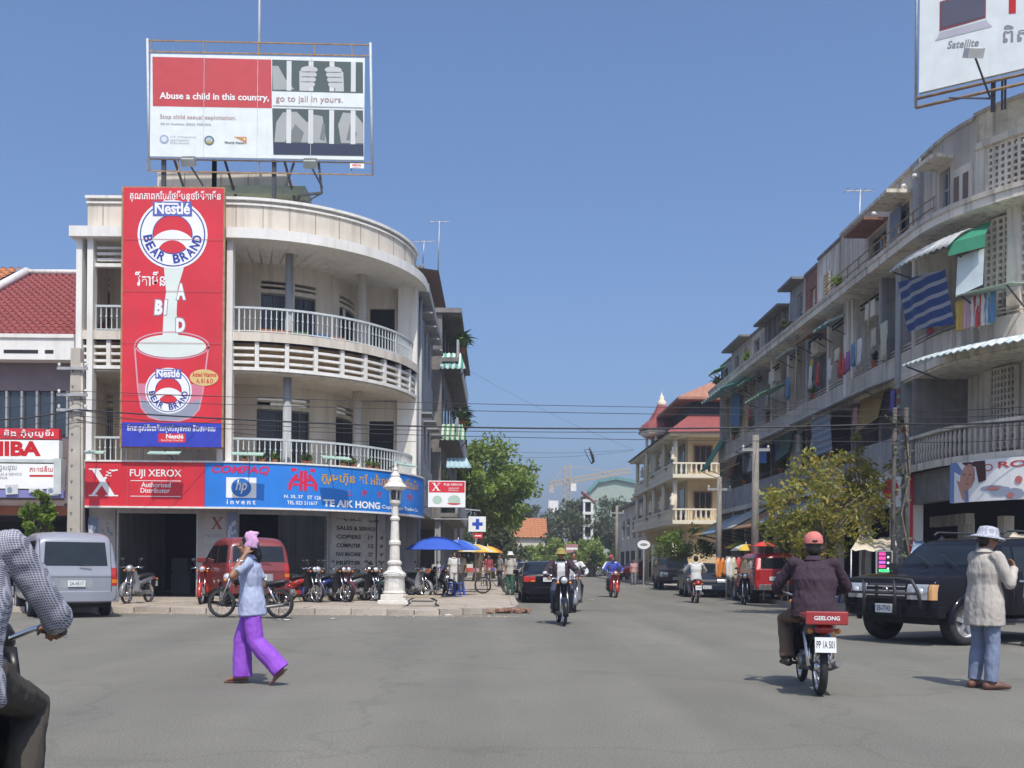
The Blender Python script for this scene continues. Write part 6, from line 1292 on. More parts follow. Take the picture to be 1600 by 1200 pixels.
def patch(src, polys, axis, side, off, name, m, parent, label=None):
    """piece of the body skin cut out by a convex outline seen along an axis ('x' side view, 'y' end view), lifted off by `off`"""
    out = MB()
    for poly in polys:
        bm = bmesh.new(); bm.from_mesh(src)
        bm.normal_update()
        k = 0 if axis == 'x' else 1
        kill = [f for f in bm.faces if f.normal[k]*side < .12]
        bmesh.ops.delete(bm, geom=kill, context='FACES')
        area = sum(a[0]*b_[1]-b_[0]*a[1] for a, b_ in zip(poly, poly[1:]+poly[:1])); P = poly if area > 0 else poly[::-1]
        for (u0, v0), (u1, v1) in zip(P, P[1:]+P[:1]):
            nu, nv = (v1-v0), -(u1-u0)                       # outward normal in the (u,z) view
            co = (0, u0, v0) if axis == 'x' else (u0, 0, v0); no = (0, nu, nv) if axis == 'x' else (nu, 0, nv)
            g = bm.verts[:]+bm.edges[:]+bm.faces[:]
            if not g: break
            bmesh.ops.bisect_plane(bm, geom=g, dist=1e-5, plane_co=co, plane_no=no, clear_outer=True)
        bm.normal_update(); bm.verts.index_update()
        out.add([v.co+v.normal*off for v in bm.verts], [[v.index for v in f.verts] for f in bm.faces], 0, True); bm.free()
    if not out.f: return None
    return out.build(name, m, parent, fix=False, label=label)
def wheel(parent, x, y, r, w_, side, alloy=True, n=26, steer=0.0):
    M = Matrix.Translation((x, y, r)) @ Matrix.Rotation(steer, 4, 'Z') @ Matrix.Rotation(PI/2*side, 4, 'Y')   # local z points outward
    b = MB(); b.lathe([(r*.62, -w_/2), (r*.9, -w_/2), (r*.985, -w_*.38), (r, -w_*.2), (r, w_*.2), (r*.985, w_*.38), (r*.9, w_/2), (r*.66, w_/2), (r*.62, w_*.42)], n, M); t = b.build('wheel', M_tyre, parent)
    b = MB(); b.lathe([(r*.64, w_*.47), (r*.58, w_*.4), (r*.54, w_*.2), (.001, w_*.16)], n, M)
    for k in range(5 if alloy else 8):
        a = k*2*PI/(5 if alloy else 8); b.box(r*.1, r*.56, -r*(.09 if alloy else .04), r*(.09 if alloy else .04), w_*.2, w_*.36, 0, M @ Matrix.Rotation(a, 4, 'Z'))
    b.lathe([(.001, w_*.42), (r*.14, w_*.42), (r*.16, w_*.2)], 12, M); b.build('rim', M_alloy if alloy else M_steel, t)
    return t
def car(name, label, cat, loc, rz, L, W, top, belt, zb, paint, wb, wr, ww=.2, tumble=.18, trim=None, sub=2, nose=.10, tail=.06, group=None, alloy=True, glass_side=(), glass_rear=None, glass_front=None, axle=0.0, arch=True, steer=0.0):
    """shell lofted along the roofline, wheel arches cut, glass cut from the shell itself"""
    t = thing(name, label, cat, loc, rz, group)
    ys = sorted(set([p[0] for p in top]+[-L/2+.02, L/2-.02, -L/2+.18, L/2-.18, 0.3, -.4, .9, -1.1])); b = MB(); ring = None; V = []; n = 0
    for y in ys:
        zt = lerp_poly(top, y); bl = min(belt if not callable(belt) else belt(y), zt-.05); e = 1.0
        d0, d1 = (y+L/2), (L/2-y)
        if d0 < .35: e -= tail*(1-d0/.35)**2
        if d1 < .5: e -= nose*(1-d1/.5)**2
        w_ = W/2*e; wt = w_-tumble*max(0, zt-bl) if zt > bl+.1 else w_*.95
        z0 = zb+.05*(1-min(1, min(d0, d1)/.3))
        half = [(0, z0), (w_*.9, z0), (w_*.985, z0+.09), (w_, z0+.3*(bl-z0)+.05), (w_, bl-.10), (w_-.012, bl), (wt+.02, zt-.09 if zt > bl+.15 else (zt+bl)/2), (wt-.1, zt-.015), (0, zt)]
        ringp = [(x, y, z) for x, z in half]+[(-x, y, z) for x, z in half[-2:0:-1]]
        n = len(ringp); V += ringp
    k = len(ys); F = [(i*n+j, i*n+(j+1) % n, (i+1)*n+(j+1) % n, (i+1)*n+j) for i in range(k-1) for j in range(n)]
    h = n//2
    for r0, rev in ((0, True), ((k-1)*n, False)):       # end caps as quads
        for j in range(h):
            a, b_, c, d = r0+j, r0+j+1, r0+(n-j-1) % n, r0+(n-j) % n
            q = [a, b_, c, d]; q = [v for i_, v in enumerate(q) if v not in q[:i_]]
            if len(q) > 2: F.append(tuple(q))
    b.add(V, F, 0, True); body = b.build('body', paint, t)
    md = body.modifiers.new('s', 'SUBSURF'); md.levels = sub; md.render_levels = sub; apply_mods(body)
    skin = body.data.copy()
    ax = [(axle+wb/2), (axle-wb/2)]
    if arch:
        cb = MB()
        for y in ax:
            for s in (-1, 1): cb.lathe([(.001, -.5), (wr*1.12, -.5), (wr*1.12, .3), (.001, .3)], 28, Matrix.Translation((s*W/2, y, wr*1.02)) @ Matrix.Rotation(PI/2*s, 4, 'Y'), sm=False)
        cut = cb.build('cutter', M_under); md = body.modifiers.new('b', 'BOOLEAN'); md.operation = 'DIFFERENCE'; md.object = cut; md.solver = 'EXACT'; md.material_mode = 'TRANSFER'
        apply_mods(body); bpy.data.objects.remove(cut)
    body.data.polygons.foreach_set('use_smooth', [True]*len(body.data.polygons)); body.data.set_sharp_from_angle(angle=rad(42))
    for i, y in enumerate(ax):
        for s in (-1, 1): wheel(t, s*(W/2-ww/2-.02), y, wr, ww, s, alloy, steer=steer if i == 0 else 0)
    MB().box(-W/2+.25, W/2-.25, -L/2+.3, L/2-.3, zb-.08, zb+.1).build('underside', M_under, t)
    for s in (-1, 1):
        for g in glass_side:
            patch(skin, [g], 'x', s, .004, 'side_window', M_cglass, t)
    if glass_rear: patch(skin, [glass_rear], 'y', -1, .004, 'rear_window', M_cglass, t)
    if glass_front: patch(skin, [glass_front], 'y', 1, .004, 'windscreen', M_cglass, t)
    t['_s'] = 1; del t['_s']
    return t, skin, body
def rect(x0, x1, z0, z1): return [(x0, z0), (x1, z0), (x1, z1), (x0, z1)]
def seam(skin, t, segs, side_list=(-1, 1), w_=.008):
    for s in side_list: patch(skin, [rect(a-w_, a+w_, z0, z1) for a, z0, z1 in segs], 'x', s, .002, 'door_seam', M_blackpl, t)
def handles(t, pts, W, m=M_blackpl):
    for y, z in pts:
        for s in (-1, 1): MB().box(s*(W/2-.01)-.02, s*(W/2-.01)+.025, y-.09, y+.09, z-.02, z+.02).build('door_handle', m, t, bevel=.008)
def mirrors(t, y, z, W, m):
    for s in (-1, 1):
        b = MB(); b.cbox((s*(W/2+.1), y, z), (.2, .1, .15)); b.bar((s*(W/2-.06), y, z-.05), (s*(W/2+.05), y, z-.03), .04); b.build('wing_mirror', m, t, bevel=.02)
def bumper(t, y, L_, W, z0, z1, m, front=True):
    s = 1 if front else -1; pts = []
    b = MB(); V = []; K = 12
    for i in range(K+1):
        u = i/K*2-1; x = u*W/2*1.01; yy = s*(L_/2+.05-.12*abs(u)**4); V += [(x, yy, z0), (x, yy, z1), (x, yy-s*.22, z1), (x, yy-s*.22, z0)]
    b.add(V, [(i*4+j, i*4+(j+1) % 4, i*4+4+(j+1) % 4, i*4+4+j) for i in range(K) for j in range(4)]+[(0, 1, 2, 3), (K*4, K*4+1, K*4+2, K*4+3)]); return b.build('front_bumper' if front else 'rear_bumper', m, t, bevel=.02)
def plate(t, x, y, z, txt, front=False, w_=.34, h=.13, m=None):
    s = 1 if front else -1
    o = MB().box(x-w_/2, x+w_/2, min(y, y+s*.015), max(y, y+s*.015), z-h/2, z+h/2).build('number_plate', m or M_plate, t)
    b = MB(); letters(b, txt, (-w_*.4, z-h*.3, w_*.4, z+h*.3), lambda u, v, d: (x+(u if not front else -u), y+s*(.016+d), v), .002); b.build('plate_lettering', M_sblk, o)
# ---------------------------------------------------------------- grey van, seen from behind
def van(label, loc, rz, paint, plate_txt, L=4.6, W=1.8, H=1.95, name='parked_van'):
    top = [(-L/2, .95), (-L/2+.06, 1.15), (-L/2+.22, H-.13), (-L/2+.5, H-.02), (-.3, H), (L/2-1.75, H-.06), (L/2-1.45, H-.2), (L/2-.85, 1.28), (L/2-.6, 1.16), (L/2-.12, 1.0), (L/2, .8)]
    gs = [[(L/2-1.62, 1.12), (L/2-1.0, 1.12), (L/2-1.5, H-.24), (L/2-1.62, H-.24)], rect(-.55, L/2-1.7, 1.12, H-.24), [(-L/2+.22, 1.15), (-.65, 1.12), (-.65, H-.24), (-L/2+.34, H-.24)]]
    t, sk, body = car(name, label, 'van', loc, rz, L, W, top, 1.08, .3, paint, 2.6, .31, .2, .16, glass_side=gs, glass_rear=[(-.66, 1.16), (.66, 1.16), (.62, H-.26), (-.62, H-.26)], glass_front=[(-.74, 1.22), (.74, 1.22), (.62, H-.22), (-.62, H-.22)], axle=.1)
    patch(sk, [rect(-W/2+.02, -W/2+.17, .72, 1.12), rect(W/2-.17, W/2-.02, .72, 1.12)], 'y', -1, .006, 'tail_lamp', M_lampr, t)
    patch(sk, [rect(-W/2+.03, -W/2+.16, .78, .86), rect(W/2-.16, W/2-.03, .78, .86)], 'y', -1, .009, 'indicator', M_lampo, t)
    patch(sk, [rect(-.34, .34, .66, .86)], 'y', -1, .003, 'plate_recess', mat('recess_grey', (.28, .29, .3), .5), t); plate(t, 0, -L/2-.02, .77, '2A-4517', w_=.36, h=.14)
    patch(sk, [rect(-.8, .8, .91, .92)], 'y', -1, .003, 'tailgate_seam', M_blackpl, t); patch(sk, [rect(-W/2+.16, -W/2+.175, .5, 1.75), rect(W/2-.175, W/2-.16, .5, 1.75)], 'y', -1, .003, 'tailgate_seam', M_blackpl, t)
    seam(sk, t, [(L/2-1.66, .4, 1.12), (-.6, .4, 1.12)]); handles(t, [(L/2-1.8, 1.02)], W); mirrors(t, L/2-1.05, 1.2, W, paint)
    bumper(t, 0, L, W, .36, .6, paint, False); bumper(t, 0, L, W, .36, .6, paint, True)
    MB().bar((.05, -L/2-.02, 1.22), (.3, -L/2-.01, 1.16), .02).build('rear_wiper', M_blackpl, t)
    patch(sk, [rect(-.8, -.4, .72, .88), rect(.4, .8, .72, .88)], 'y', 1, .005, 'headlamp', M_lampc, t)
    return t, sk
P_grey = carpaint('silver_grey_paint', (.25, .26, .30)); P_redv = carpaint('dark_red_paint', (.19, .03, .028)); P_black = carpaint('black_paint', (.008, .008, .012), .12); P_red = carpaint('red_paint', (.42, .02, .025)); P_dark = carpaint('dark_green_paint', (.03, .036, .036)); P_navy = carpaint('navy_paint', (.02, .028, .045)); P_white = carpaint('white_paint_car', (.6, .6, .58)); P_charc = carpaint('charcoal_paint', (.045, .035, .04))
gx, gy = gnd(112, 966); ang = rad(31)
t, sk = van('silver grey van parked at the left with its tailgate to the square', (gx-math.sin(ang)*2.3+.1, gy+math.cos(ang)*2.3, .0), ang, P_grey, '')
rx, ry = gnd(412, 950, .12); ang = rad(27)
t, sk = van('dark red minivan parked in front of the corner shop', (rx-math.sin(ang)*2.0-.1, ry+math.cos(ang)*2.0, .12), ang, P_redv, '', L=3.9, W=1.62, H=1.82)
# ---------------------------------------------------------------- big black off-roader at the right
def offroad(label, loc, rz, paint, L=4.75, W=1.9, H=1.86, hood=1.18, belt=1.2, wr=.385, near=True, clad=None, name='offroad_car', steer=0.0, group=None):
    top = [(-L/2, 1.15), (-L/2+.05, 1.28), (-L/2+.22, H-.1), (-L/2+.42, H-.01), (-.2, H), (L/2-1.95, H-.05), (L/2-1.75, H-.14), (L/2-1.28, hood+.1), (L/2-1.18, hood+.045), (L/2-.5, hood), (L/2-.12, hood-.06), (L/2-.02, hood-.16), (L/2, hood-.3)]
    gs = [[(L/2-1.98, belt+.03), (L/2-1.42, belt+.03), (L/2-1.82, H-.2), (L/2-1.98, H-.2)], rect(L/2-2.65, L/2-2.05, belt+.03, H-.2), rect(-.95, L/2-2.72, belt+.03, H-.2), [(-L/2+.24, belt+.06), (-1.02, belt+.03), (-1.02, H-.2), (-L/2+.32, H-.2)]]
    t, sk, body = car(name, label, 'car', loc, rz, L, W, top, belt, .42, paint, 2.85*L/4.75, wr, .27, .13, glass_side=gs, glass_rear=[(-.66, belt+.05), (.66, belt+.05), (.62, H-.2), (-.62, H-.2)], glass_front=[(-.78, hood+.16), (.78, hood+.16), (.7, H-.18), (-.7, H-.18)], axle=.08, nose=.05, tail=.03, steer=steer, group=group)
    ft = L/2
    seam(sk, t, [(L/2-2.02, .5, belt+.02), (-.98, .5, belt+.02)]); handles(t, [(L/2-2.25, belt-.13), (-.8, belt-.13)], W, M_chrome if near else M_blackpl); mirrors(t, L/2-1.45, belt+.1, W, M_blackpl)
    patch(sk, [rect(-.38, .38, hood-.42, hood-.16)], 'y', 1, .004, 'grille_backing', M_blackpl, t)
    for s in (-1, 1):
        patch(sk, [rect(s*.62-.2, s*.62+.2, hood-.42, hood-.17)], 'y', 1, .006, 'headlamp', M_lampc, t)
        patch(sk, [rect(s*.885-.035, s*.885+.05, hood-.42, hood-.17)], 'y', 1, .008, 'indicator', mat('lamp_amber_clear', (.55, .3, .12), .15, coat=.6) if near else M_lampo, t)
        MB().lathe([(.001, .03), (.07, .02), (.085, -.03), (.085, -.05)], 14, Matrix.Translation((s*.66, L/2-.0, hood-.3)) @ Matrix.Rotation(-PI/2, 4, 'X')).build('headlamp_lens', M_lampc, t)
        patch(sk, [rect(s*(W/2-.12)-.07, s*(W/2-.12)+.07, belt-.32, belt+.0)], 'y', -1, .006, 'tail_lamp', M_lampr, t)
        # flared arches
        for y in (.08+2.85*L/4.75/2, .08-2.85*L/4.75/2):
            b = MB(); V = []
            for k in range(17):
                a = -.12+(PI+.24)*k/16; c, s_ = math.cos(a), math.sin(a)
                for rr, xx in ((1.09, -.03), (1.12, .045), (1.24, .035), (1.28, -.04)): V.append((s*(W/2+xx), y+c*wr*rr, max(.36, wr*1.02+s_*wr*rr)))
            b.add(V, [(k*4+j, k*4+4+j, k*4+5+j, k*4+1+j) for k in range(16) for j in range(3)], 0, True); b.build('wheel_flare', clad or paint, t)
    for k in range(3): MB().box(-.4, .4, L/2-.015, L/2+.02, hood-.37+k*.075, hood-.35+k*.075).build('grille_bar', M_chrome, t)
    MB().lathe([(.05, 0), (.065, .01), (.05, .02)], 14, Matrix.Translation((0, L/2+.02, hood-.28)) @ Matrix.Rotation(-PI/2, 4, 'X') ).build('grille_badge', M_chrome, t)
    bumper(t, 0, L, W, .46, .66, clad or M_blackpl, True); bumper(t, 0, L, W, .46, .66, clad or M_blackpl, False)
    for s in (-1, 1): MB().box(s*(W/2-.1)-.08, s*(W/2-.1)+.08, -1.1, 1.0, .36, .42).build('side_step', M_blackpl, t, bevel=.02)
    plate(t, .0, L/2+.055, .6, '2B-7743', True, w_=.34, h=.15); plate(t, -.2, -L/2-.01, .86, '2C-1108')
    MB().box(-.25, .25, -L/2-.02, -L/2+.02, .5, .55)
    if near:   # bull bar and roof rack
        b = MB(); y = L/2+.16
        b.tube([(-.78, y-.08, .62), (-.76, y, .9), (-.66, y+.02, 1.08), (-.4, y+.02, 1.1), (.4, y+.02, 1.1), (.66, y+.02, 1.08), (.76, y, .9), (.78, y-.08, .62)], .028, 8)
        for x in (-.32, .32): b.tube([(x, y, .5), (x, y+.02, 1.1)], .028, 8)
        b.tube([(-.77, y, .86), (.77, y, .86)], .022, 8); b.build('bull_bar', M_blackpl, t)
        b = MB()
        for s in (-1, 1): b.tube([(s*.68, -1.5, H+.02), (s*.7, -1.4, H+.08), (s*.7, .2, H+.08), (s*.68, .32, H+.02)], .02, 7)
        b.build('roof_rail', M_blackpl, t)
        b = MB(); b.tube([(-.88, 1.3, hood+.02), (-.9, 1.25, hood+.55)], .006, 5); b.build('antenna', M_blackpl, t)
        for s in (-1, 1): MB().bar((s*.25-.2, L/2-1.22, hood+.12), (s*.25+.3, L/2-1.42, hood+.34), .015).build('wiper', M_blackpl, t)
    return t, sk
hd = Vector((-.88, -.47)).normalized(); hz_ = math.atan2(-hd.x, hd.y)       # heading -> rotation that takes +Y to it
sideL = Vector((-hd.y, hd.x))    # car's left
nearw = Vector(gnd(1490, 1008)); # near front wheel, the car's left front
c0 = nearw-hd*(.08+2.85/2)-sideL*(1.9/2-.16)
t, sk = offroad('large black off-road car with a bull bar facing left at the right edge', (c0.x+.12, c0.y, 0), hz_, P_black, clad=P_black, steer=rad(-6))
# ---------------------------------------------------------------- other cars along the street
def place(px, py, back, rz, z=0.0): x, y = gnd(px, py, z); return (x-math.sin(rz)*back*-1*-1, y+math.cos(rz)*back, z)
# maroon and grey off-roader seen from behind at the right kerb
x, y = gnd(1222, 944); t, sk = offroad('dark red off-road car with grey flanks parked by the right kerb', (x, y+2.1, 0), rad(-2), P_red, L=4.3, W=1.72, H=1.76, hood=1.1, belt=1.14, wr=.35, near=False, clad=mat('grey_cladding', (.13, .12, .12), .5))
x, y = gnd(1052, 922); t, sk = offroad('dark grey off-road car facing the square at the right kerb', (x+.3, y+2.2, 0), rad(176), P_charc, L=4.3, W=1.72, H=1.76, hood=1.1, belt=1.14, wr=.35, near=False)
def sedan(label, loc, rz, paint, L=4.4, W=1.7, H=1.4, front_txt='2A-3319', group=None, sub=2):
    top = [(-L/2, .86), (-L/2+.05, .98), (-L/2+.62, 1.02), (-L/2+.75, 1.04), (-L/2+1.25, H-.08), (-L/2+1.5, H-.01), (.0, H), (.35, H-.03), (.6, H-.12), (1.15, 1.0), (1.25, .96), (L/2-.25, .84), (L/2-.04, .74), (L/2, .64)]
    gs = [[(-L/2+.95, .98), (-L/2+1.35, .98), (-L/2+1.42, H-.12), (-L/2+1.32, H-.12)], rect(-L/2+1.42, -.18, .98, H-.13), [(-.1, .98), (.85, .98), (.5, H-.13), (-.1, H-.13)]]
    t, sk, body = car('sedan', label, 'car', loc, rz, L, W, top, .94, .22, paint, 2.55, .30, .19, .30, glass_side=gs, glass_rear=[(-.62, 1.05), (.62, 1.05), (.52, H-.07), (-.52, H-.07)], glass_front=[(-.64, 1.0), (.64, 1.0), (.52, H-.09), (-.52, H-.09)], axle=.05, group=group, sub=sub)
    for s in (-1, 1):
        patch(sk, [rect(s*.62-.2, s*.62+.2, .70, .88)], 'y', -1, .006, 'tail_lamp', M_lampr, t); patch(sk, [rect(s*.5-.06, s*.5+.06, .71, .76)], 'y', -1, .009, 'indicator', M_lampo, t)
        patch(sk, [rect(s*.6-.19, s*.6+.19, .60, .74)], 'y', 1, .006, 'headlamp', M_lampc, t)
    patch(sk, [rect(-.36, .36, .60, .71)], 'y', 1, .005, 'grille', M_blackpl, t)
    seam(sk, t, [(-.14, .3, .96), (-L/2+1.0, .45, .96), (.95, .3, .94)]); handles(t, [(-.3, .86), (-1.15, .86)], W); mirrors(t, .8, 1.0, W, paint)
    bumper(t, 0, L, W, .3, .52, paint, True); bumper(t, 0, L, W, .3, .54, paint, False)
    plate(t, 0, -L/2-.03, .78, front_txt); plate(t, 0, L/2+.055, .42, front_txt, True)
    return t, sk
x, y = gnd(857, 943); sedan('black saloon car with red tail lamps parked at the left kerb', (x-.05, y+2.2, 0), rad(1), P_black)
x, y = gnd(1106, 934); sedan('dark blue saloon car facing the square by the right kerb', (x+.2, y+2.2, 0), rad(174), P_navy)
x, y = gnd(1006, 903); t, sk = offroad('bright red and white small off-road car far down the right side', (11.0, 78, 0), rad(120), P_red, L=3.9, W=1.6, H=1.7, hood=1.05, belt=1.08, wr=.33, near=False); patch(sk, [rect(-1.9, .4, 1.1, 1.55)], 'x', 1, .003, 'white_side_panel', P_white, t)
sedan('white saloon car far down the left kerb', (2.6, 66, 0), rad(3), P_white, sub=1, group='far cars'); sedan('silver saloon car behind the black one', (1.5, 46, 0), rad(1), P_grey, sub=1, group='far cars'); sedan('dark saloon car far along the left kerb', (1.9, 56, 0), rad(1), P_dark, sub=1, group='far cars')
# ================================================================ mopeds
M_seatv = mat('black_vinyl', (.02, .02, .022), .45, var=.2); M_engine = mat('engine_alloy', (.3, .3, .3), .45, metal=.7, var=.15)
def mwheel(parent, y, r, w_=.07, rim=None):
    M = Matrix.Translation((0, y, r)) @ Matrix.Rotation(PI/2, 4, 'Y')
    b = MB(); b.lathe([(r*.84, -w_*.4), (r*.93, -w_*.5), (r, -w_*.15), (r, w_*.15), (r*.93, w_*.5), (r*.84, w_*.4)], 26, M); t = b.build('wheel', M_tyre, parent)
    b = MB(); b.lathe([(r*.80, -w_*.35), (r*.86, -w_*.4), (r*.86, w_*.4), (r*.80, w_*.35), (r*.80, -w_*.35)], 26, M); b.lathe([(.001, -.06), (.045, -.06), (.045, .06), (.001, .06)], 12, M)
    for k in range(14):
        a = k*2*PI/14; b.bar(M @ Vector((.04*math.cos(a+.5), .04*math.sin(a+.5), .04*(-1)**k)), M @ Vector((r*.81*math.cos(a), r*.81*math.sin(a), 0)), .006)
    b.build('rim', rim or M_chrome, t); return t
def moped(label, loc, rz, paint, cat='moped', group=None, plate_txt='1A-5581', rack=False, name='moped', style='cub'):
    t = thing(name, label, cat, loc, rz, group); R = .285
    mwheel(t, .62, R); mwheel(t, -.6, R, .08)
    for s in (-1, 1): MB().tube([(s*.075, .62, R), (s*.075, .55, .55), (s*.06, .44, .82)], .02, 8).build('fork_leg', M_chrome, t)
    b = MB(); V = []
    for k in range(11):
        a = -.25+2.3*k/10
        for x, rr in ((-.06, .98), (-.055, 1.1), (0, 1.15), (.055, 1.1), (.06, .98)): V.append((x, .62+math.cos(a)*R*rr, R+math.sin(a)*R*rr))
    b.add(V, [(k*5+j, k*5+5+j, k*5+6+j, k*5+1+j) for k in range(10) for j in range(4)], 0, True); o = b.build('front_mudguard', paint, t); o.modifiers.new('th', 'SOLIDIFY').thickness = .008
    b = MB(); V = []
    for k in range(10):
        a = .35+2.3*k/9
        for x, rr in ((-.065, .98), (-.06, 1.12), (0, 1.16), (.06, 1.12), (.065, .98)): V.append((x, -.6+math.cos(a)*R*rr, R+math.sin(a)*R*rr))
    b.add(V, [(k*5+j, k*5+5+j, k*5+6+j, k*5+1+j) for k in range(9) for j in range(4)], 0, True); o = b.build('rear_mudguard', M_blackpl, t); o.modifiers.new('th', 'SOLIDIFY').thickness = .008
    # leg shield
    b = MB(); V = []
    for k in range(9):
        f = k/8; z = .3+.62*f; y = .36+.06*f-.05*math.sin(PI*f)
        for j in range(7): u = j/6*2-1; V.append((u*(.20-.07*f*f), y-.10*abs(u)**1.5*(1-f*.5), z))
    b.add(V, [(k*7+j, k*7+7+j, k*7+8+j, k*7+1+j) for k in range(8) for j in range(6)], 0, True); o = b.build('leg_shield', paint, t); md = o.modifiers.new('th', 'SOLIDIFY'); md.thickness = .015
    # underbone and tail fairing
    MB().tube([(0, .42, .86), (0, .3, .6), (0, .1, .46), (0, -.2, .5)], [.05, .055, .06, .07], 8).build('frame_tube', paint, t)
    b = MB(); b.tube([(0, .08, .52), (0, -.15, .6), (0, -.45, .66), (0, -.72, .72), (0, -.86, .73)], [.07, .13, .14, .11, .05], 12, flat_=.8); b.build('tail_fairing', paint, t)
    b = MB(); b.tube([(0, .1, .70), (0, .0, .735), (0, -.2, .745), (0, -.5, .775), (0, -.76, .785), (0, -.82, .77)], [.06, .12, .135, .13, .11, .05], 14, flat_=.42); b.build('seat', M_seatv, t)
    b = MB(); b.box(-.09, .09, -.05, .22, .22, .4); b.tube([(0, .2, .31), (0, .38, .33)], .075, 12); b.tube([(-.13, .02, .28), (.13, .02, .28)], .09, 14); b.build('engine', M_engine, t, bevel=.015)
    b = MB(); b.tube([(.06, .36, .3), (.1, .2, .2), (.13, -.1, .22), (.14, -.35, .26), (.15, -.8, .34)], [.018, .02, .03, .042, .036], 10); b.build('exhaust', mat('exhaust_steel', (.22, .21, .2), .4, metal=.7), t)
    b = MB(); b.box(-.1, -.06, -.62, -.02, .24, .36); b.build('chain_cover', paint if style == 'cub' else M_chrome, t, bevel=.02)
    for s in (-1, 1): MB().tube([(s*.1, -.6, R), (s*.12, -.42, .62)], .026, 8).build('rear_shock', M_chrome, t)
    b = MB(); b.tube([(-.32, .30, .99), (-.2, .38, 1.0), (-.06, .43, .94), (.06, .43, .94), (.2, .38, 1.0), (.32, .30, .99)], .013, 8); b.build('handlebar', M_chrome, t)
    for s in (-1, 1):
        MB().tube([(s*.22, .365, 1.0), (s*.33, .295, .99)], .019, 8).build('grip', M_blackpl, t); MB().tube([(s*.2, .42, .985), (s*.33, .36, .965)], .007, 5).build('lever', M_chrome, t)
        b = MB(); b.tube([(s*.2, .38, 1.0), (s*.26, .36, 1.18)], .006, 5); b.ball((s*.27, .36, 1.2), (.06, .015, .04), 10); b.build('mirror', M_blackpl, t)
    b = MB(); b.ball((0, .46, .95), (.11, .1, .1), 12); b.build('headlamp_cowl', paint, t); b = MB(); b.lathe([(.001, .03), (.06, .02), (.075, -.01), (.078, -.04)], 14, Matrix.Translation((0, .54, .95)) @ Matrix.Rotation(-PI/2, 4, 'X')); b.build('headlamp', M_lampc, t)
    for s in (-1, 1): MB().ball((s*.13, .5, .9), (.035, .035, .03), 8).build('front_indicator', M_lampo, t); MB().ball((s*.13, -.84, .66), (.03, .03, .03), 8).build('rear_indicator', M_lampo, t)
    MB().ball((0, -.87, .68), (.1, .05, .05), 10).build('tail_lamp', M_lampr, t)
    MB().tube([(-.24, .06, .26), (.24, .06, .26)], .018, 6).build('foot_peg', M_blackpl, t)
    o = MB().cbox((0, -.93, .53), (.2, .012, .15), M=Matrix.Rotation(-.2, 3, 'X')).build('number_plate', M_plate, t)
    b = MB(); letters(b, plate_txt, (-.085, .50, .085, .57), lambda u, v, d: (u, -.938-d-(v-.53)*-.2, v), .002); b.build('plate_lettering', M_sblk, o)
    MB().bar((0, -.86, .62), (0, -.92, .5), .1, .012).build('plate_bracket', M_blackpl, t)
    MB().bar((-.08, -.1, .24), (-.18, -.2, .02), .02).build('side_stand', M_blackpl, t)
    if rack: MB().tube([(-.12, -.6, .8), (-.12, -.9, .82), (.12, -.9, .82), (.12, -.6, .8)], .01, 6).build('rear_rack', M_chrome, t)
    return t
MP = [carpaint('moped_' + n, c, .3) for n, c in (('black', (.02, .02, .022)), ('red', (.4, .03, .02)), ('blue', (.03, .05, .2)), ('grey', (.2, .2, .21)), ('maroon', (.16, .02, .03)), ('green', (.03, .1, .07)))]
proto = moped('', (0, 0, -50), 0, MP[0])
def mop(label, loc, rz, ci, group=None, cat='moped'):
    r = dup(proto, loc, rz, label, None if ci == 0 else {MP[0]: MP[ci]})
    if group: r['group'] = group
    return r
# single mopeds by the shop and the row in front of it
x, y = gnd(203, 944, .12); mop('lone moped facing out beside the left pier of the corner shop', (x, y+.6, .12), rad(172), 3)
x, y = gnd(312, 945, .12); mop('red moped facing out just left of the dark red minivan', (x, y+.6, .12), rad(184), 1)
DES = ['first', 'second', 'third', 'fourth', 'fifth', 'sixth', 'seventh', 'eighth', 'ninth', 'tenth']
rng = random.Random(31)
for i in range(10):
    px = 452+i*15.5; x, y = gnd(px, 943-i*.5, .12); ci = [1, 0, 3, 2, 0, 4, 3, 0, 0, 5][i]
    mop('%s parked moped from the minivan in the row before the corner shop' % DES[i], (x, y+.5+rng.uniform(-.1, .25), .12), rad(rng.uniform(205, 240)) if i % 3 else rad(rng.uniform(130, 160)), ci, 'mopeds parked before the corner shop')
for i, (px, py) in enumerate(((645, 934), (662, 932), (677, 931))):
    x, y = gnd(px, py, .12); mop('%s of the three mopeds right of the street lamp' % ('leftmost', 'middle', 'rightmost')[i], (x, y+.5, .12), rad(225+i*12), [3, 0, 0][i], 'mopeds right of the lamp')
for i, (px, py, ci) in enumerate(((803, 925, 0), (822, 930, 4), (818, 915, 0))):
    x, y = gnd(px, py, .12); mop('moped on the left pavement %s' % ('before the stalls', 'beside the black saloon', 'behind the stalls')[i], (x, y+.3, .12), rad(150+i*30), ci, 'mopeds at the stalls')
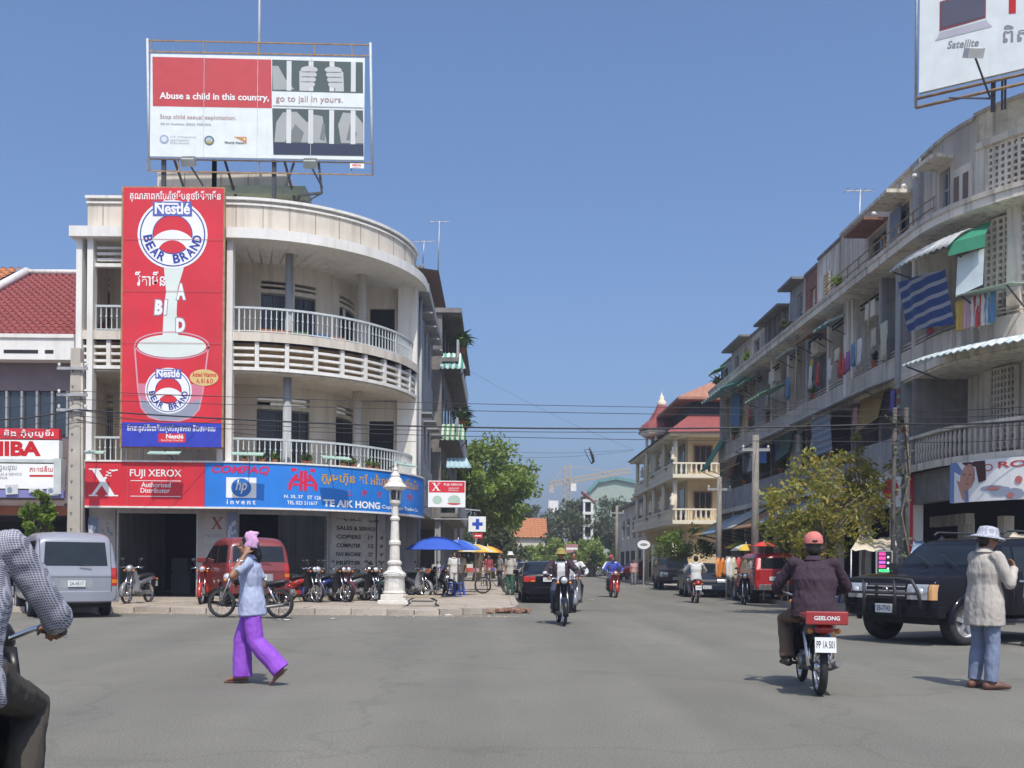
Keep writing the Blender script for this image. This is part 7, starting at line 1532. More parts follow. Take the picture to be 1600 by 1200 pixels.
# big dark motorcycle parked broadside at the kerb: longer wheelbase, tank, spoked wheels
def motorcycle(label, loc, rz):
    t = thing('motorcycle', label, 'motorcycle', loc, rz); R = .335
    MR = mat('dark_rim', (.12, .12, .12), .4, metal=.6); mwheel(t, .70, R, .12, MR); mwheel(t, -.68, R, .15, MR)
    for s in (-1, 1): MB().tube([(s*.085, .72, R), (s*.08, .55, .7), (s*.07, .46, .96)], .024, 8).build('fork_leg', M_chrome, t)
    b = MB(); V = []
    for k in range(9):
        a = .2+1.9*k/8
        for x, rr in ((-.06, 1.05), (0, 1.12), (.06, 1.05)): V.append((x, .70+math.cos(a)*R*rr, R+math.sin(a)*R*rr))
    b.add(V, [(k*3+j, k*3+3+j, k*3+4+j, k*3+1+j) for k in range(8) for j in range(2)], 0, True); b.build('front_mudguard', MP[0], t)
    MB().tube([(0, .38, .80), (0, .25, .86), (0, .02, .82), (0, -.12, .76)], [.06, .13, .13, .07], 12).build('fuel_tank', MP[0], t)
    MB().tube([(0, -.05, .78), (0, -.2, .76), (0, -.5, .79), (0, -.8, .84), (0, -.88, .84)], [.08, .12, .13, .11, .05], 12, flat_=.5).build('seat', M_seatv, t)
    b = MB(); b.tube([(0, .45, .9), (0, .25, .5), (0, .1, .25), (0, -.25, .26), (0, -.3, .7)], .025, 8); b.tube([(0, .4, .8), (0, -.3, .7), (0, -.8, .76)], .025, 8); b.build('frame', M_blackpl, t)
    b = MB(); b.box(-.15, .15, -.26, .24, .22, .5); b.tube([(0, .1, .45), (0, .16, .72)], .11, 10); b.box(-.12, .12, -.34, -.1, .5, .74); b.build('engine', M_engine, t, bevel=.02)
    for s in (-1, 1):
        MB().tube([(s*.08, .2, .5), (s*.12, .3, .3), (s*.14, -.1, .22), (s*.16, -.85, .32)], [.02, .022, .03, .045], 8).build('exhaust', mat('exhaust_steel', (.22, .21, .2), .4, metal=.7), t); MB().tube([(s*.11, -.66, R), (s*.12, -.45, .72)], .028, 8).build('rear_shock', M_chrome, t)
        b = MB(); b.tube([(s*.2, .40, 1.08), (s*.28, .38, 1.26)], .007, 5); b.ball((s*.29, .38, 1.28), (.065, .015, .045), 10); b.build('mirror', M_chrome, t)
    MB().tube([(-.36, .22, 1.06), (-.2, .38, 1.08), (0, .44, .99), (.2, .38, 1.08), (.36, .22, 1.06)], .014, 8).build('handlebar', M_chrome, t)
    b = MB(); b.lathe([(.001, .05), (.08, .03), (.1, -.02), (.09, -.1), (.001, -.14)], 16, Matrix.Translation((0, .60, .92)) @ Matrix.Rotation(-PI/2, 4, 'X')); b.build('headlamp', M_lampc, t)
    MB().ball((0, -.92, .74), (.07, .05, .05), 10).build('tail_lamp', M_lampr, t)
    for s in (-1, 1): MB().ball((s*.16, .55, .86), .04, 8).build('front_indicator', M_lampo, t)
    b = MB(); V = []
    for k in range(8):
        a = .8+1.5*k/7
        for x, rr in ((-.07, 1.08), (0, 1.15), (.07, 1.08)): V.append((x, -.68+math.cos(a)*R*rr, R+math.sin(a)*R*rr))
    b.add(V, [(k*3+j, k*3+3+j, k*3+4+j, k*3+1+j) for k in range(7) for j in range(2)], 0, True); b.build('rear_mudguard', MP[0], t)
    return t
x, y = gnd(390, 966); motorcycle('big dark motorcycle with chrome parked broadside at the kerb behind the woman', (x, y+.1, 0), rad(82))
# ================================================================ stalls, umbrellas and street clutter
def umbrella(label, x, y, z0, zt, r, cols, group='street umbrellas', tilt=0.0):
    t = thing('umbrella', label, 'umbrella', (x, y, z0), 0, group); N_ = 8
    M = Matrix.Translation((0, 0, zt-z0)) @ Matrix.Rotation(tilt, 4, 'X')
    for k in range(N_):
        b = MB(); V = []; a0, a1 = 2*PI*k/N_, 2*PI*(k+1)/N_
        for i in range(6):
            f = i/5
            for j in range(4):
                a = a0+(a1-a0)*j/3; sag = 1-.06*math.sin(PI*j/3)*f; V.append(M @ Vector((math.cos(a)*r*f*sag, math.sin(a)*r*f*sag, -.42*r*f**1.7)))
        b.add(V, [(i*4+j, i*4+4+j, i*4+5+j, i*4+1+j) for i in range(5) for j in range(3)], 0, True)
        b.build('canopy_panel', cols[k % len(cols)], t, fix=False)
    MB().tube([(0, 0, 0), (0, 0, zt-z0+.08)], .022, 7).build('pole', M_steel, t)
    b = MB()
    for k in range(N_): a = 2*PI*k/N_; b.bar(M @ Vector((0, 0, -.3*r)), M @ Vector((math.cos(a)*r*.55, math.sin(a)*r*.55, -.42*r*.55**1.7-.01)), .012)
    b.build('ribs', M_steel, t); return t
C_b = mat('umbrella_blue', (.03, .09, .45), .7); C_y = mat('umbrella_yellow', (.62, .42, .05), .7); C_o = mat('umbrella_orange', (.62, .2, .03), .7); C_w = mat('umbrella_white', (.62, .58, .5), .7); C_r = mat('umbrella_red', (.55, .05, .03), .7); C_g = mat('umbrella_green', (.2, .42, .08), .7)
def ux(px, py, Y): return at(px, py, Y)
x, z = ux(683, 838, 34); umbrella('big blue umbrella beside the street side of the corner building', x, 34, .12, z, 1.1, [C_b])
x, z = ux(716, 843, 36.5); umbrella('second blue umbrella overlapping the big one', x, 36.5, .12, z, .9, [C_b, mat('umbrella_pale_blue', (.12, .22, .5), .7)])
x, z = ux(743, 850, 40); umbrella('yellow striped umbrella right of the blue ones', x, 40, .12, z, .75, [C_y, C_w])
x, z = ux(762, 853, 44); umbrella('orange yellow umbrella at the end of the left stalls', x, 44, .12, z, .7, [C_y, C_o])
x, z = ux(1166, 850, 38); umbrella('orange and white umbrella in front of the clothes stall', x, 38, .12, z, .62, [C_o, C_w, C_y])
x, z = ux(1158, 846, 42); umbrella('yellow and green umbrella behind the orange and white one', x, 42, .12, z, .7, [C_y, C_g])
x, z = ux(1194, 846, 34); umbrella('small red umbrella above the dark red off-road car', x, 34, .12, z, .4, [C_r])
x, z = ux(1128, 850, 48); umbrella('white and red umbrella at the pale pole', x, 48, .12, z, .55, [C_w, C_r])
def tarp(label, pts, m, legs=True, group='stall canopies', sagz=.12, name='stall_canopy'):
    """four-cornered cloth canopy with poles"""
    P = [Vector(p) for p in pts]; base = (P[0]+P[2])/2; t = thing(name, label, 'canopy', (base.x, base.y, .12), world=True, group=group); V = []; n = 10
    for i in range(n+1):
        for j in range(n+1):
            u, v = i/n, j/n; p = (P[0]*(1-u)+P[1]*u)*(1-v)+(P[3]*(1-u)+P[2]*u)*v; p = p-Vector((0, 0, sagz*4*u*(1-u)*(.4+.6*v)+.03*math.sin(u*17))); V.append(p)
    b = MB(); b.add(V, [(i*(n+1)+j, (i+1)*(n+1)+j, (i+1)*(n+1)+j+1, i*(n+1)+j+1) for i in range(n) for j in range(n)], 0, True); o = b.build('cloth', m, t, fix=False); o.modifiers.new('t', 'SOLIDIFY').thickness = .01
    if legs:
        for p in P: MB().tube([(p.x, p.y, .1), p], .02, 6).build('pole', M_steel, t)
    return t
def Q(px, py, Y): x, z = at(px, py, Y); return (x, Y, z)
M_cream_t = mat('cream_canvas', (.55, .48, .36), .9); M_or_t = mat('orange_canvas', (.5, .24, .06), .9); M_bl_t = mat('blue_canvas', (.2, .28, .42), .9)
tarp('cream canvas canopy with a scalloped edge behind the street tree', [Q(1330, 858, 24.8), Q(1402, 856, 24.8), Q(1396, 834, 26.4), Q(1345, 834, 26.4)], M_cream_t)
tarp('blue part of the canopy behind the black off-road car', [Q(1424, 862, 24.0), Q(1470, 856, 24.0), Q(1472, 838, 25.6), Q(1428, 842, 25.6)], M_bl_t)
tarp('orange part of the canopy behind the black off-road car', [Q(1470, 856, 24.0), Q(1535, 848, 24.0), Q(1532, 833, 25.6), Q(1472, 838, 25.6)], M_or_t)
tarp('cream canopy at the right edge behind the hatted man', [Q(1570, 846, 21.5), Q(1650, 842, 21.5), Q(1650, 828, 22.8), Q(1585, 830, 22.8)], M_cream_t)
# tin lean-to awnings down the right pavement
for i, (s0, s1, z0, z1, m, lab) in enumerate(((.5, 3.5, 3.5, 2.7, mat('ochre_canvas', (.42, .28, .1), .9), 'farthest ochre lean-to of the right stalls'), (3.7, 6.5, 3.6, 2.7, mat('blue_tin', (.22, .32, .42), .6), 'blue grey tin lean-to of the right stalls'), (6.7, 9.8, 3.7, 2.8, M_tin, 'grey tin lean-to left of the blue sheet'), (10, 13, 3.6, 2.75, mat('rust_tin', (.34, .2, .12), .8), 'rusty tin lean-to in the middle of the right stalls'), (13.2, 16.4, 3.6, 2.8, mat('blue_tin', (.22, .32, .42), .6), 'pale blue tin lean-to nearest the street tree'), (16.6, 19, 3.7, 2.9, M_tin, 'tin lean-to behind the street tree'))):
    raw(lab, s0, s1, z0, z1, 1.7, m, name='lean_to', group='tin lean-tos of the right stalls')
# stall goods: clothes on racks, boxes, tables
rng = random.Random(77)
def rack(label, px, py, Y, n, cols, w_=1.2):
    x, z = at(px, py, Y); t = thing('clothes_rack', label, 'clothes rack', (x, Y, .12), rad(15), 'clothes racks on the right pavement'); h = 1.5
    MB().tube([(-w_/2, 0, 0), (-w_/2, 0, h), (w_/2, 0, h), (w_/2, 0, 0)], .018, 6).build('frame', M_steel, t)
    for i in range(n):
        b = MB(); xx = -w_/2+.1+(w_-.2)*i/max(1, n-1); hh = rng.uniform(.6, 1.0); V = []
        for a in range(5):
            for c in range(5): V.append((xx+(a/4-.5)*.22*(1 if c > 0 else .5), .06*math.sin(a*2+c), h-.03-hh*c/4))
        b.add(V, [(a*5+c, a*5+5+c, a*5+6+c, a*5+1+c) for a in range(4) for c in range(4)], 0, True); o = b.build('garment', cols[i % len(cols)], t, fix=False); o.modifiers.new('t', 'SOLIDIFY').thickness = .02
rack('rack of orange and pale clothes right of the pale pole', 1140, 900, 40, 6, [C_o, C_o, M_cloth[0], M_cloth[4]]); rack('rack of pale and red clothes behind the dark blue saloon', 1158, 905, 36.5, 6, [M_cloth[0], M_cloth[7], M_cloth[1]])
M_stool = mat('blue_plastic_chair', (.03, .08, .38), .4)
def stool(label, x, y, z=.12, group='blue plastic stools'):
    t = thing('plastic_stool', label, 'stool', (x, y, z), rng.uniform(0, 1), group); MB().box(-.15, .15, -.15, .15, .43, .46).build('seat', M_stool, t, bevel=.01)
    for sx_ in (-1, 1):
        for sy_ in (-1, 1): MB().bar((sx_*.13, sy_*.13, .43), (sx_*.17, sy_*.17, 0), .04).build('leg', M_stool, t)
    MB().box(-.15, .15, -.155, -.14, .16, .19).box(-.15, .15, .14, .155, .16, .19).build('rung', M_stool, t)
for i, (px, py) in enumerate(((699, 930), (709, 931), (718, 930))):
    x, y = gnd(px, py, .12); stool('%s blue stool under the blue umbrella' % ('left', 'middle', 'right')[i], x, y)
def chair(label, x, y, rz):
    t = thing('plastic_chair', label, 'chair', (x, y, .12), rz, 'blue plastic chairs by the right stalls'); MB().box(-.2, .2, -.2, .2, .42, .45).build('seat', M_stool, t, bevel=.01); b = MB()
    for k in range(5): b.box(-.18+k*.085, -.13+k*.085, -.23, -.2, .5, .82)
    b.box(-.2, .2, -.235, -.2, .78, .88); b.build('backrest', M_stool, t)
    for sx_ in (-1, 1):
        for sy_ in (-1, 1): MB().bar((sx_*.17, sy_*.17, .43), (sx_*.21, sy_*.21, 0), .045).build('leg', M_stool, t)
        MB().bar((sx_*.21, -.2, .66), (sx_*.21, .16, .62), .04).build('armrest', M_stool, t)
for i, (px, py) in enumerate(((1326, 942), (1338, 938))): x, y = gnd(px, py, .12); chair('blue plastic chair %s of the black off-road car' % ('farther left', 'just left')[i], x, y, rad(200+i*40))
GOODS = list(zip(('white', 'red', 'navy', 'amber', 'pink', 'blue', 'purple', 'cream'), M_cloth)); gofs = 0
def table(label, x, y, w_, d, h, m, goods, group='stall tables', rz=0.0):
    t = thing('stall_table', label, 'table', (x, y, .12), rz, group); MB().box(-w_/2, w_/2, -d/2, d/2, h-.04, h).build('top', m, t)
    for sx_ in (-1, 1):
        for sy_ in (-1, 1): MB().bar((sx_*(w_/2-.05), sy_*(d/2-.05), 0), (sx_*(w_/2-.05), sy_*(d/2-.05), h-.04), .05).build('leg', m, t)
    for i in range(goods):
        b = MB(); gw, gd, gh = rng.uniform(.12, .3), rng.uniform(.12, .25), rng.uniform(.1, .35); b.box(-gw/2, gw/2, -gd/2, gd/2, 0, gh); b.box(-gw/2+.01, gw/2-.01, -gd/2+.01, gd/2-.01, gh, gh+.02); ci_ = GOODS[(i+gofs) % 8]; o = b.build('goods_box', ci_[1], None, bevel=.008)
        lx = rng.uniform(-w_/2+.15, w_/2-.15); ly = rng.uniform(-d/2+.12, d/2-.12); c, s_ = math.cos(rz), math.sin(rz); o.location = (x+c*lx-s_*ly, y+s_*lx+c*ly, .12+h); o.rotation_euler = (0, 0, rng.uniform(0, 1.5)); tag(o, 'small %s goods box on the %s' % (ci_[0], label), 'box', 'goods on the stalls')
M_wood = mat('stall_wood', (.22, .15, .09), .8, var=.2)
x, y = gnd(745, 922, .12); table('wooden stall table under the yellow umbrella', x, y, 1.3, .7, .8, M_wood, 5); x, y = gnd(770, 915, .12); table('wooden stall table at the end of the left stalls', x, y, 1.3, .7, .8, M_wood, 5); x, y = gnd(690, 925, .12); table('wooden stall table under the blue umbrella', x-.3, y+.5, 1.0, .6, .8, M_wood, 4)
x, y = 10.2, 33; table('stall table behind the dark red off-road car', x, y, 1.4, .8, .8, M_wood, 5); table('stall table beside the clothes racks', 10.4, 44, 1.4, .8, .8, M_wood, 5)
# lit menu board
x, z1 = at(1382, 862, 24.2); z0 = at(1382, 903, 24.2)[1]; t = thing('menu_board', 'framed board with pink and green glowing lines behind the twin pole', 'sign', (x, 24.2, .12), world=True)
MB().box(x-.2, x+.2, 24.2, 24.26, z0-.03, z1+.03).build('frame', M_steel, t); MB().box(x-.17, x+.17, 24.19, 24.2, z0, z1).build('panel', M_sblk, t); hgt = z1-z0
for i in range(6):
    c = [(.8, .05, .3), (.8, .05, .3), (.5, .1, .6), (.8, .05, .25), (.05, .7, .2), (.05, .7, .2)][5-i]; b = MB(); b.box(x-.14, x+(.02 if i > 1 else .12), 24.182, 24.188, z0+.04+i*hgt/6.3, z0+.04+i*hgt/6.3+.07); b.build('glowing_line', mat('glow_%d' % i, c, .5, emit=.5), t)
for i in range(3): MB().box(x+.06, x+.11, 24.182, 24.188, z0+.2+i*.14, z0+.25+i*.14).build('glowing_figure', mat('glow_w', (.7, .7, .7), .5, emit=.4), t)
MB().bar((x-.15, 24.23, .12), (x-.15, 24.23, z0), .04).bar((x+.15, 24.23, .12), (x+.15, 24.23, z0), .04).build('stand', M_steel, t)
# mopeds and bicycles near the right stalls, bicycle at the left stalls
for i, (px, py, ci, rz) in enumerate(((1318, 940, 0, 200), (1306, 938, 3, 190), (1168, 945, 0, 170), (1076, 926, 0, 185), (1246, 936, 4, 160))):
    x, y = gnd(px, py, .0); mop('moped parked %s' % ('left of the blue chairs', 'second left of the blue chairs', 'at the flank of the dark red off-road car', 'between the dark grey and dark blue cars', 'right of the dark red off-road car')[i], (x, y+.5, 0), rad(rz), ci, 'mopeds along the right kerb')
for i, (px, py) in enumerate(((937, 897), (948, 897), (925, 898), (915, 899))): x, y = gnd(px, py); mop('far moped by the boundary wall, %s from the left' % ('third', 'fourth', 'second', 'first')[i], (x, min(y, 98), 0), rad(90+i*20), i, 'far mopeds at the bend')
def bicycle(label, x, y, rz):
    t = thing('bicycle', label, 'bicycle', (x, y, .12), rz); mwheel(t, .52, .33, .04); mwheel(t, -.52, .33, .04); b = MB(); b.tube([(0, .52, .33), (0, .42, .85)], .016, 6); b.tube([(0, -.52, .33), (0, -.05, .28), (0, .42, .72)], .016, 6); b.tube([(0, -.05, .28), (0, -.16, .85)], .016, 6); b.tube([(0, -.52, .33), (0, -.13, .68), (0, .43, .76)], .014, 6); b.build('frame', M_blackmetal, t)
    MB().ball((0, -.18, .88), (.07, .13, .04), 10).build('saddle', M_seatv, t); MB().tube([(-.26, .36, .98), (-.1, .43, .95), (.1, .43, .95), (.26, .36, .98)], .013, 6).build('handlebar', M_chrome, t); MB().tube([(-.1, -.05, .28), (.1, -.05, .28)], .03, 8).build('pedal_crank', M_steel, t)
x, y = gnd(775, 928, .12); bicycle('bicycle parked broadside before the left stalls', x, y, rad(80))
# small signs along the street
for i, (px0, py0, px1, py1, Y, m, lab) in enumerate(((996, 844, 1016, 858, 52, M_swht, 'white oval shop sign under the villa balcony'), (884, 850, 903, 864, 98, flat((.4, .2, .2)), 'far red and blue poster board'), (740, 833, 754, 841, 41, M_sred, 'small red sign below the blue cross'))):
    x0, z1 = at(px0, py0, Y); x1, z0 = at(px1, py1, Y); t = thing('shop_board', lab, 'sign', ((x0+x1)/2, Y, z0), world=True)
    if i == 0:
        b = MB(); b.prism(ell((x0+x1)/2, (z0+z1)/2, (x1-x0)/2, (z1-z0)/2, 24), Y, Y+.06, lambda u, v, d: (u, d, v)); b.build('panel', m, t); b = MB(); shape2d(b, ell((x0+x1)/2, (z0+z1)/2, (x1-x0)*.3, (z1-z0)*.15, 16), lambda u, v, d: (u, Y-d, v), .004); b.build('printed_mark', M_sgrey, t); MB().bar(((x0+x1)/2, Y+.03, z0), ((x0+x1)/2, Y+.03, .1), .05).build('post', M_steel, t)
    else: MB().box(x0, x1, Y, Y+.06, z0, z1).build('panel', m, t); MB().box(x0+.05, x1-.05, Y-.006, Y-.002, z0+(z1-z0)*.35, z0+(z1-z0)*.6).build('printed_band', M_swht, t); MB().bar((x0+.1, Y+.03, z0), (x0+.1, Y+.03, .1), .05).build('post', M_steel, t)

# grit and dust gathered along the kerbs
b = MB(); q = random.Random(8)
for k in range(1500):
    if k < 950: x, y, z = q.uniform(-14, .6), KY-.1-abs(q.gauss(0, .28)), .004
    elif k < 1250: x, y, z = q.uniform(-12, 0), KY+.1+q.random()*3.5, .142
    else: x, y, z = q.uniform(9, 16), 25.9-abs(q.gauss(0, .5)), .004
    r = q.uniform(.008, .03)*(1.6 if q.random() < .08 else 1); a = q.uniform(0, 6.28)
    b.add([(x+r*math.cos(a), y+r*math.sin(a), z), (x+r*math.cos(a+2.2), y+r*math.sin(a+2.2), z), (x+r*math.cos(a+4.1), y+r*math.sin(a+4.1), z), (x, y, z+r*.8)], [(0, 1, 3), (1, 2, 3), (2, 0, 3)])
o = b.build('grit', mat('grit_tan', (.36, .29, .21), .95, var=.3, scale=20), None, fix=False); o['kind'] = 'stuff'; o['label'] = 'tan grit and dust gathered along the kerbs'
for i, (px, py, c) in enumerate(((432, 969, 0), (447, 970, 0), (520, 968, 7), (700, 962, 0), (925, 938, 0))):
    x, y = gnd(px, py); b = MB(); V = [(u*.09+q.uniform(-.02, .02), v*.06+q.uniform(-.02, .02), .012+q.uniform(0, .025)) for v in (-1, 0, 1) for u in (-1, 0, 1)]; b.add(V, [(0, 1, 4, 3), (1, 2, 5, 4), (3, 4, 7, 6), (4, 5, 8, 7)]); o = b.build('paper_scrap', M_cloth[c], None, fix=False); o.location = (x, y, 0); tag(o, 'scrap of paper lying %s' % ('in the gutter behind the woman, left one', 'in the gutter behind the woman, right one', 'in the gutter left of the street lamp', 'by the broken brick edging', 'on the street before the oncoming riders', 'on the open road behind the right rider')[i], 'litter', 'paper scraps')
# ================================================================ people
def limb(mb, pts, rs, flats=None, axis=None, n=12, ends=3):
    """closed tapered limb; flats = depth/width ratio per ring, axis = width direction"""
    pts = [Vector(p) for p in pts]; k = len(pts); V = []; prev = None
    for i, p in enumerate(pts):
        d = (pts[min(i+1, k-1)]-pts[max(i-1, 0)]); d = d.normalized() if d.length > 1e-6 else Vector((0, 0, 1))
        a = Vector(axis) if axis is not None else (prev if prev is not None else (Vector((1, 0, 0)) if abs(d.x) < .8 else Vector((0, 1, 0))))
        a = (a-d*a.dot(d)).normalized(); prev = a; b_ = d.cross(a); fl = flats[i] if flats else 1.0
        for j in range(n): t = 2*PI*j/n; V.append(p+a*math.cos(t)*rs[i]+b_*math.sin(t)*rs[i]*fl)
    F = [(i*n+j, i*n+(j+1) % n, (i+1)*n+(j+1) % n, (i+1)*n+j) for i in range(k-1) for j in range(n)]
    F += [tuple(reversed(range(n))), tuple((k-1)*n+j for j in range(n))]; mb.add(V, F, 0, True)
    if ends & 1: mb.ball(pts[0], rs[0]*min(1, (flats[0] if flats else 1)), 8)
    if ends & 2: mb.ball(pts[-1], rs[-1]*min(1, (flats[-1] if flats else 1)), 8)
def remesh(mb, name, m, parent, voxel=.012, smooth=3, folds=0.0, ff=9.0, seed=0, label=None):
    o = mb.build(name, m, None); md = o.modifiers.new('r', 'REMESH'); md.mode = 'VOXEL'; md.voxel_size = voxel; md.use_smooth_shade = True
    apply_mods(o); me = o.data
    bm = bmesh.new(); bm.from_mesh(me)
    for _ in range(smooth): bmesh.ops.smooth_vert(bm, verts=bm.verts, factor=.5, use_axis_x=True, use_axis_y=True, use_axis_z=True)
    bm.normal_update()
    if folds > 0:
        sd_ = Vector((seed*3.1, seed*1.7, 0))
        for v in bm.verts:
            q = Vector((v.co.x*ff*.9, v.co.y*ff*.9, v.co.z*ff*.55))+sd_
            h = noise.noise(q)+.6*abs(noise.noise(q*2.1+Vector((5, 2, 1))))-.5*abs(noise.noise(Vector((q.x*1.4+q.z, q.y*1.4-q.z*.7, q.z*.8))))
            h += .45*(.3-abs(noise.noise(Vector((q.x*3.2+q.z*1.5, q.y*3.2, q.z*2.2)))))
            v.co += v.normal*h*folds
    bm.to_mesh(me); bm.free(); me.polygons.foreach_set('use_smooth', [True]*len(me.polygons))
    if not me.materials: me.materials.append(m)
    attach(o, parent)
    if label: o['label'] = label
    return o
M_skin = mat('brown_skin', (.26, .13, .075), .55, var=.08, scale=8); M_hair = mat('black_hair', (.012, .01, .009), .45, var=.3, scale=30); M_eye = mat('eye_dark', (.02, .015, .012), .2); M_lip = mat('lip', (.22, .08, .06), .5)
def hand(mb, wrist, fdir, nrm, s=1.0, curl=.5, side=1):
    """palm, four unequal fingers and a thumb; fdir = finger direction, nrm = back-of-hand normal"""
    w_ = Vector(wrist); f = Vector(fdir).normalized(); n = Vector(nrm); n = (n-f*n.dot(f)).normalized(); a = f.cross(n)*side
    limb(mb, [w_, w_+f*.03*s, w_+f*.07*s, w_+f*.088*s], [.026*s, .036*s, .040*s, .036*s], [.75, .5, .45, .4], a)
    for i, (o_, L_) in enumerate(((.030, .066), (.010, .076), (-.010, .070), (-.029, .055))):
        p = w_+f*.082*s+a*o_*s; d = f.copy(); pts = [p-f*.02*s]
        for q in range(3):
            d = (d*math.cos(curl*(.5+.35*q))-n*math.sin(curl*(.5+.35*q))).normalized() if q or curl > .3 else d
            p = p+d*L_*s*(.46, .32, .22)[q]; pts.append(p)
        limb(mb, [w_+f*.078*s+a*o_*s]+pts[1:], [.0095*s, .009*s, .0085*s, .0075*s], n=8)
    p = w_+f*.028*s+a*.030*s
    limb(mb, [p, p+(f*.6+a*.7-n*.2).normalized()*.035*s, p+(f*.75+a*.5-n*.45).normalized()*.068*s], [.013*s, .011*s, .009*s], n=8)
def person(label, loc, rz, J, shirt, trousers, shoe=None, hair=True, hat=None, sleeve=1.0, hem=None, flare=.0, head_yaw=0.0, head_pitch=0.0, vox=.012, curl=.5, group=None, s=1.0, hands=None, folds=.008, bare_feet=False, female=False, shirt_loose=.02, jacket=None):
    t = thing('person', label, 'person', loc, rz, group)
    g = {k: Vector(v) for k, v in J.items()}; b = MB(); fe = .9 if female else 1.0
    pel, che, nk, hd_ = g['pelvis'], g['chest'], g['neck'], g['head']; sh = (g['shR']-g['shL']).normalized(); hipx = (g['hipR']-g['hipL']).normalized()
    def torso(mb, grow, low=None, top=True, wide=1.0):
        base = Vector(low) if low is not None else pel-(che-pel).normalized()*.06
        mid = pel.lerp(che, .5)
        P = [base, pel, mid, pel.lerp(che, .85), che+(nk-che)*.35, nk-(nk-che).normalized()*.045]
        R = [(.165+grow)*wide, (.162+grow)*wide, (.138+grow*1.15)*fe, (.165+grow)*fe, (.165+grow*.6)*fe, .085+grow*.4]
        limb(mb, P, [r*s for r in R], [.78, .74, .70, .70, .62, .75], (sh+hipx)*.5, 16, ends=2)
    torso(b, -.02)
    limb(b, [nk-(nk-che).normalized()*.05, nk, hd_-Vector((0, 0, .06))], [.062*s, .052*s, .05*s])
    Rh = Matrix.Rotation(head_yaw, 3, 'Z') @ Matrix.Rotation(head_pitch, 3, 'X'); H = lambda x, y, z: hd_+Rh @ (Vector((x, y, z))*s)
    b.ball(H(0, -.012, .025), (.074*s, .092*s, .092*s), 14, M=Rh); b.ball(H(0, .02, -.045), (.058*s, .066*s, .07*s), 12, M=Rh); b.ball(H(0, .045, -.088), (.03*s, .03*s, .025*s), 8, M=Rh)
    limb(b, [H(0, .078, .02), H(0, .098, -.018), H(0, .088, -.028)], [.010*s, .016*s, .013*s], n=8)
    for sd_ in (-1, 1): b.ball(H(sd_*.078, -.012, -.005), (.012*s, .024*s, .034*s), 8, M=Rh); b.ball(H(sd_*.033, .068, -.02), (.022*s, .02*s, .018*s), 8, M=Rh)
    for k, sd_ in (('L', -1), ('R', 1)):
        S, E, W_ = g['sh'+k], g['el'+k], g['wr'+k]
        limb(b, [S, S.lerp(E, .4), E], [.055*s*fe, .047*s*fe, .038*s*fe]); limb(b, [E, E.lerp(W_, .35), W_], [.038*s*fe, .038*s*fe, .026*s*fe])
        if hands and k in hands: fd, nn, cu = hands[k]
        else: fd, nn, cu = (W_-E), Vector((sd_, 0, 0)), curl
        hand(b, W_, fd, nn, s*.98*fe, cu, side=-sd_)
        Hp, K, A, T = g['hip'+k], g['kn'+k], g['an'+k], g['toe'+k]
        limb(b, [Hp, Hp.lerp(K, .4), K], [.062*s, .055*s, .036*s]); limb(b, [K, K.lerp(A, .35), A], [.034*s, .038*s, .032*s])
        fdv = (T-A); limb(b, [A+Vector((0, 0, -.02))-Vector((fdv.x, fdv.y, 0))*.15, A+fdv*.55, T], [.038*s, .036*s, .026*s], [1, .8, .6])
    remesh(b, 'body', M_skin, t, vox, 2)
    for sd_ in (-1, 1): MB().ball(H(sd_*.031, .078, .008), (.013*s, .008*s, .007*s), 8, M=Rh).build('eye', M_eye, t); MB().bar(H(sd_*.015, .084, .028), H(sd_*.05, .07, .028), .008, .006).build('eyebrow', M_hair, t)
    MB().bar(H(-.022, .083, -.058), H(.022, .083, -.058), .006, .008).build('mouth', M_lip, t)
    # trousers
    b = MB(); wst = pel+(che-pel)*.22
    limb(b, [wst, pel, pel-(che-pel).normalized()*.08*s], [.135*s, .150*s, .14*s], [.70, .72, .8], hipx, 14)
    for k in 'LR':
        Hp, K, A = g['hip'+k], g['kn'+k], g['an'+k]; end = A+(A-K).normalized()*(.0 if flare < .5 else .012)
        limb(b, [Hp+Vector((0, 0, .03)), Hp.lerp(K, .35), K, K.lerp(A, .4), end], [.098*s, .090*s, .070*s+.02*flare, .066*s+.035*flare, .056*s+.05*flare], ends=1)
    remesh(b, 'trousers', trousers, t, vox, 2, folds, 8.0, 3)
    # shirt
    b = MB(); low = pel-(che-pel).normalized()*(hem if hem is not None else .10)
    torso(b, shirt_loose, low, wide=1.0+(.08 if hem and hem > .15 else 0))
    for k in 'LR':
        S, E, W_ = g['sh'+k], g['el'+k], g['wr'+k]; inn = S.lerp(che+(nk-che)*.35, .35)
        limb(b, [inn, S], [.06*s*fe, .064*s*fe])
        if sleeve <= .6: limb(b, [S, S.lerp(E, .5), S.lerp(E, sleeve*1.6)], [.064*s*fe, .064*s*fe, .066*s*fe], ends=1)
        else:
            limb(b, [S, S.lerp(E, .5), E], [.065*s*fe, .062*s*fe, .056*s*fe]); limb(b, [E, E.lerp(W_, .5), E.lerp(W_, sleeve-.04)], [.056*s*fe, .050*s*fe, .041*s*fe], ends=1)
    so = remesh(b, 'shirt', shirt, t, vox, 2, folds*1.2, 9.0, 7)
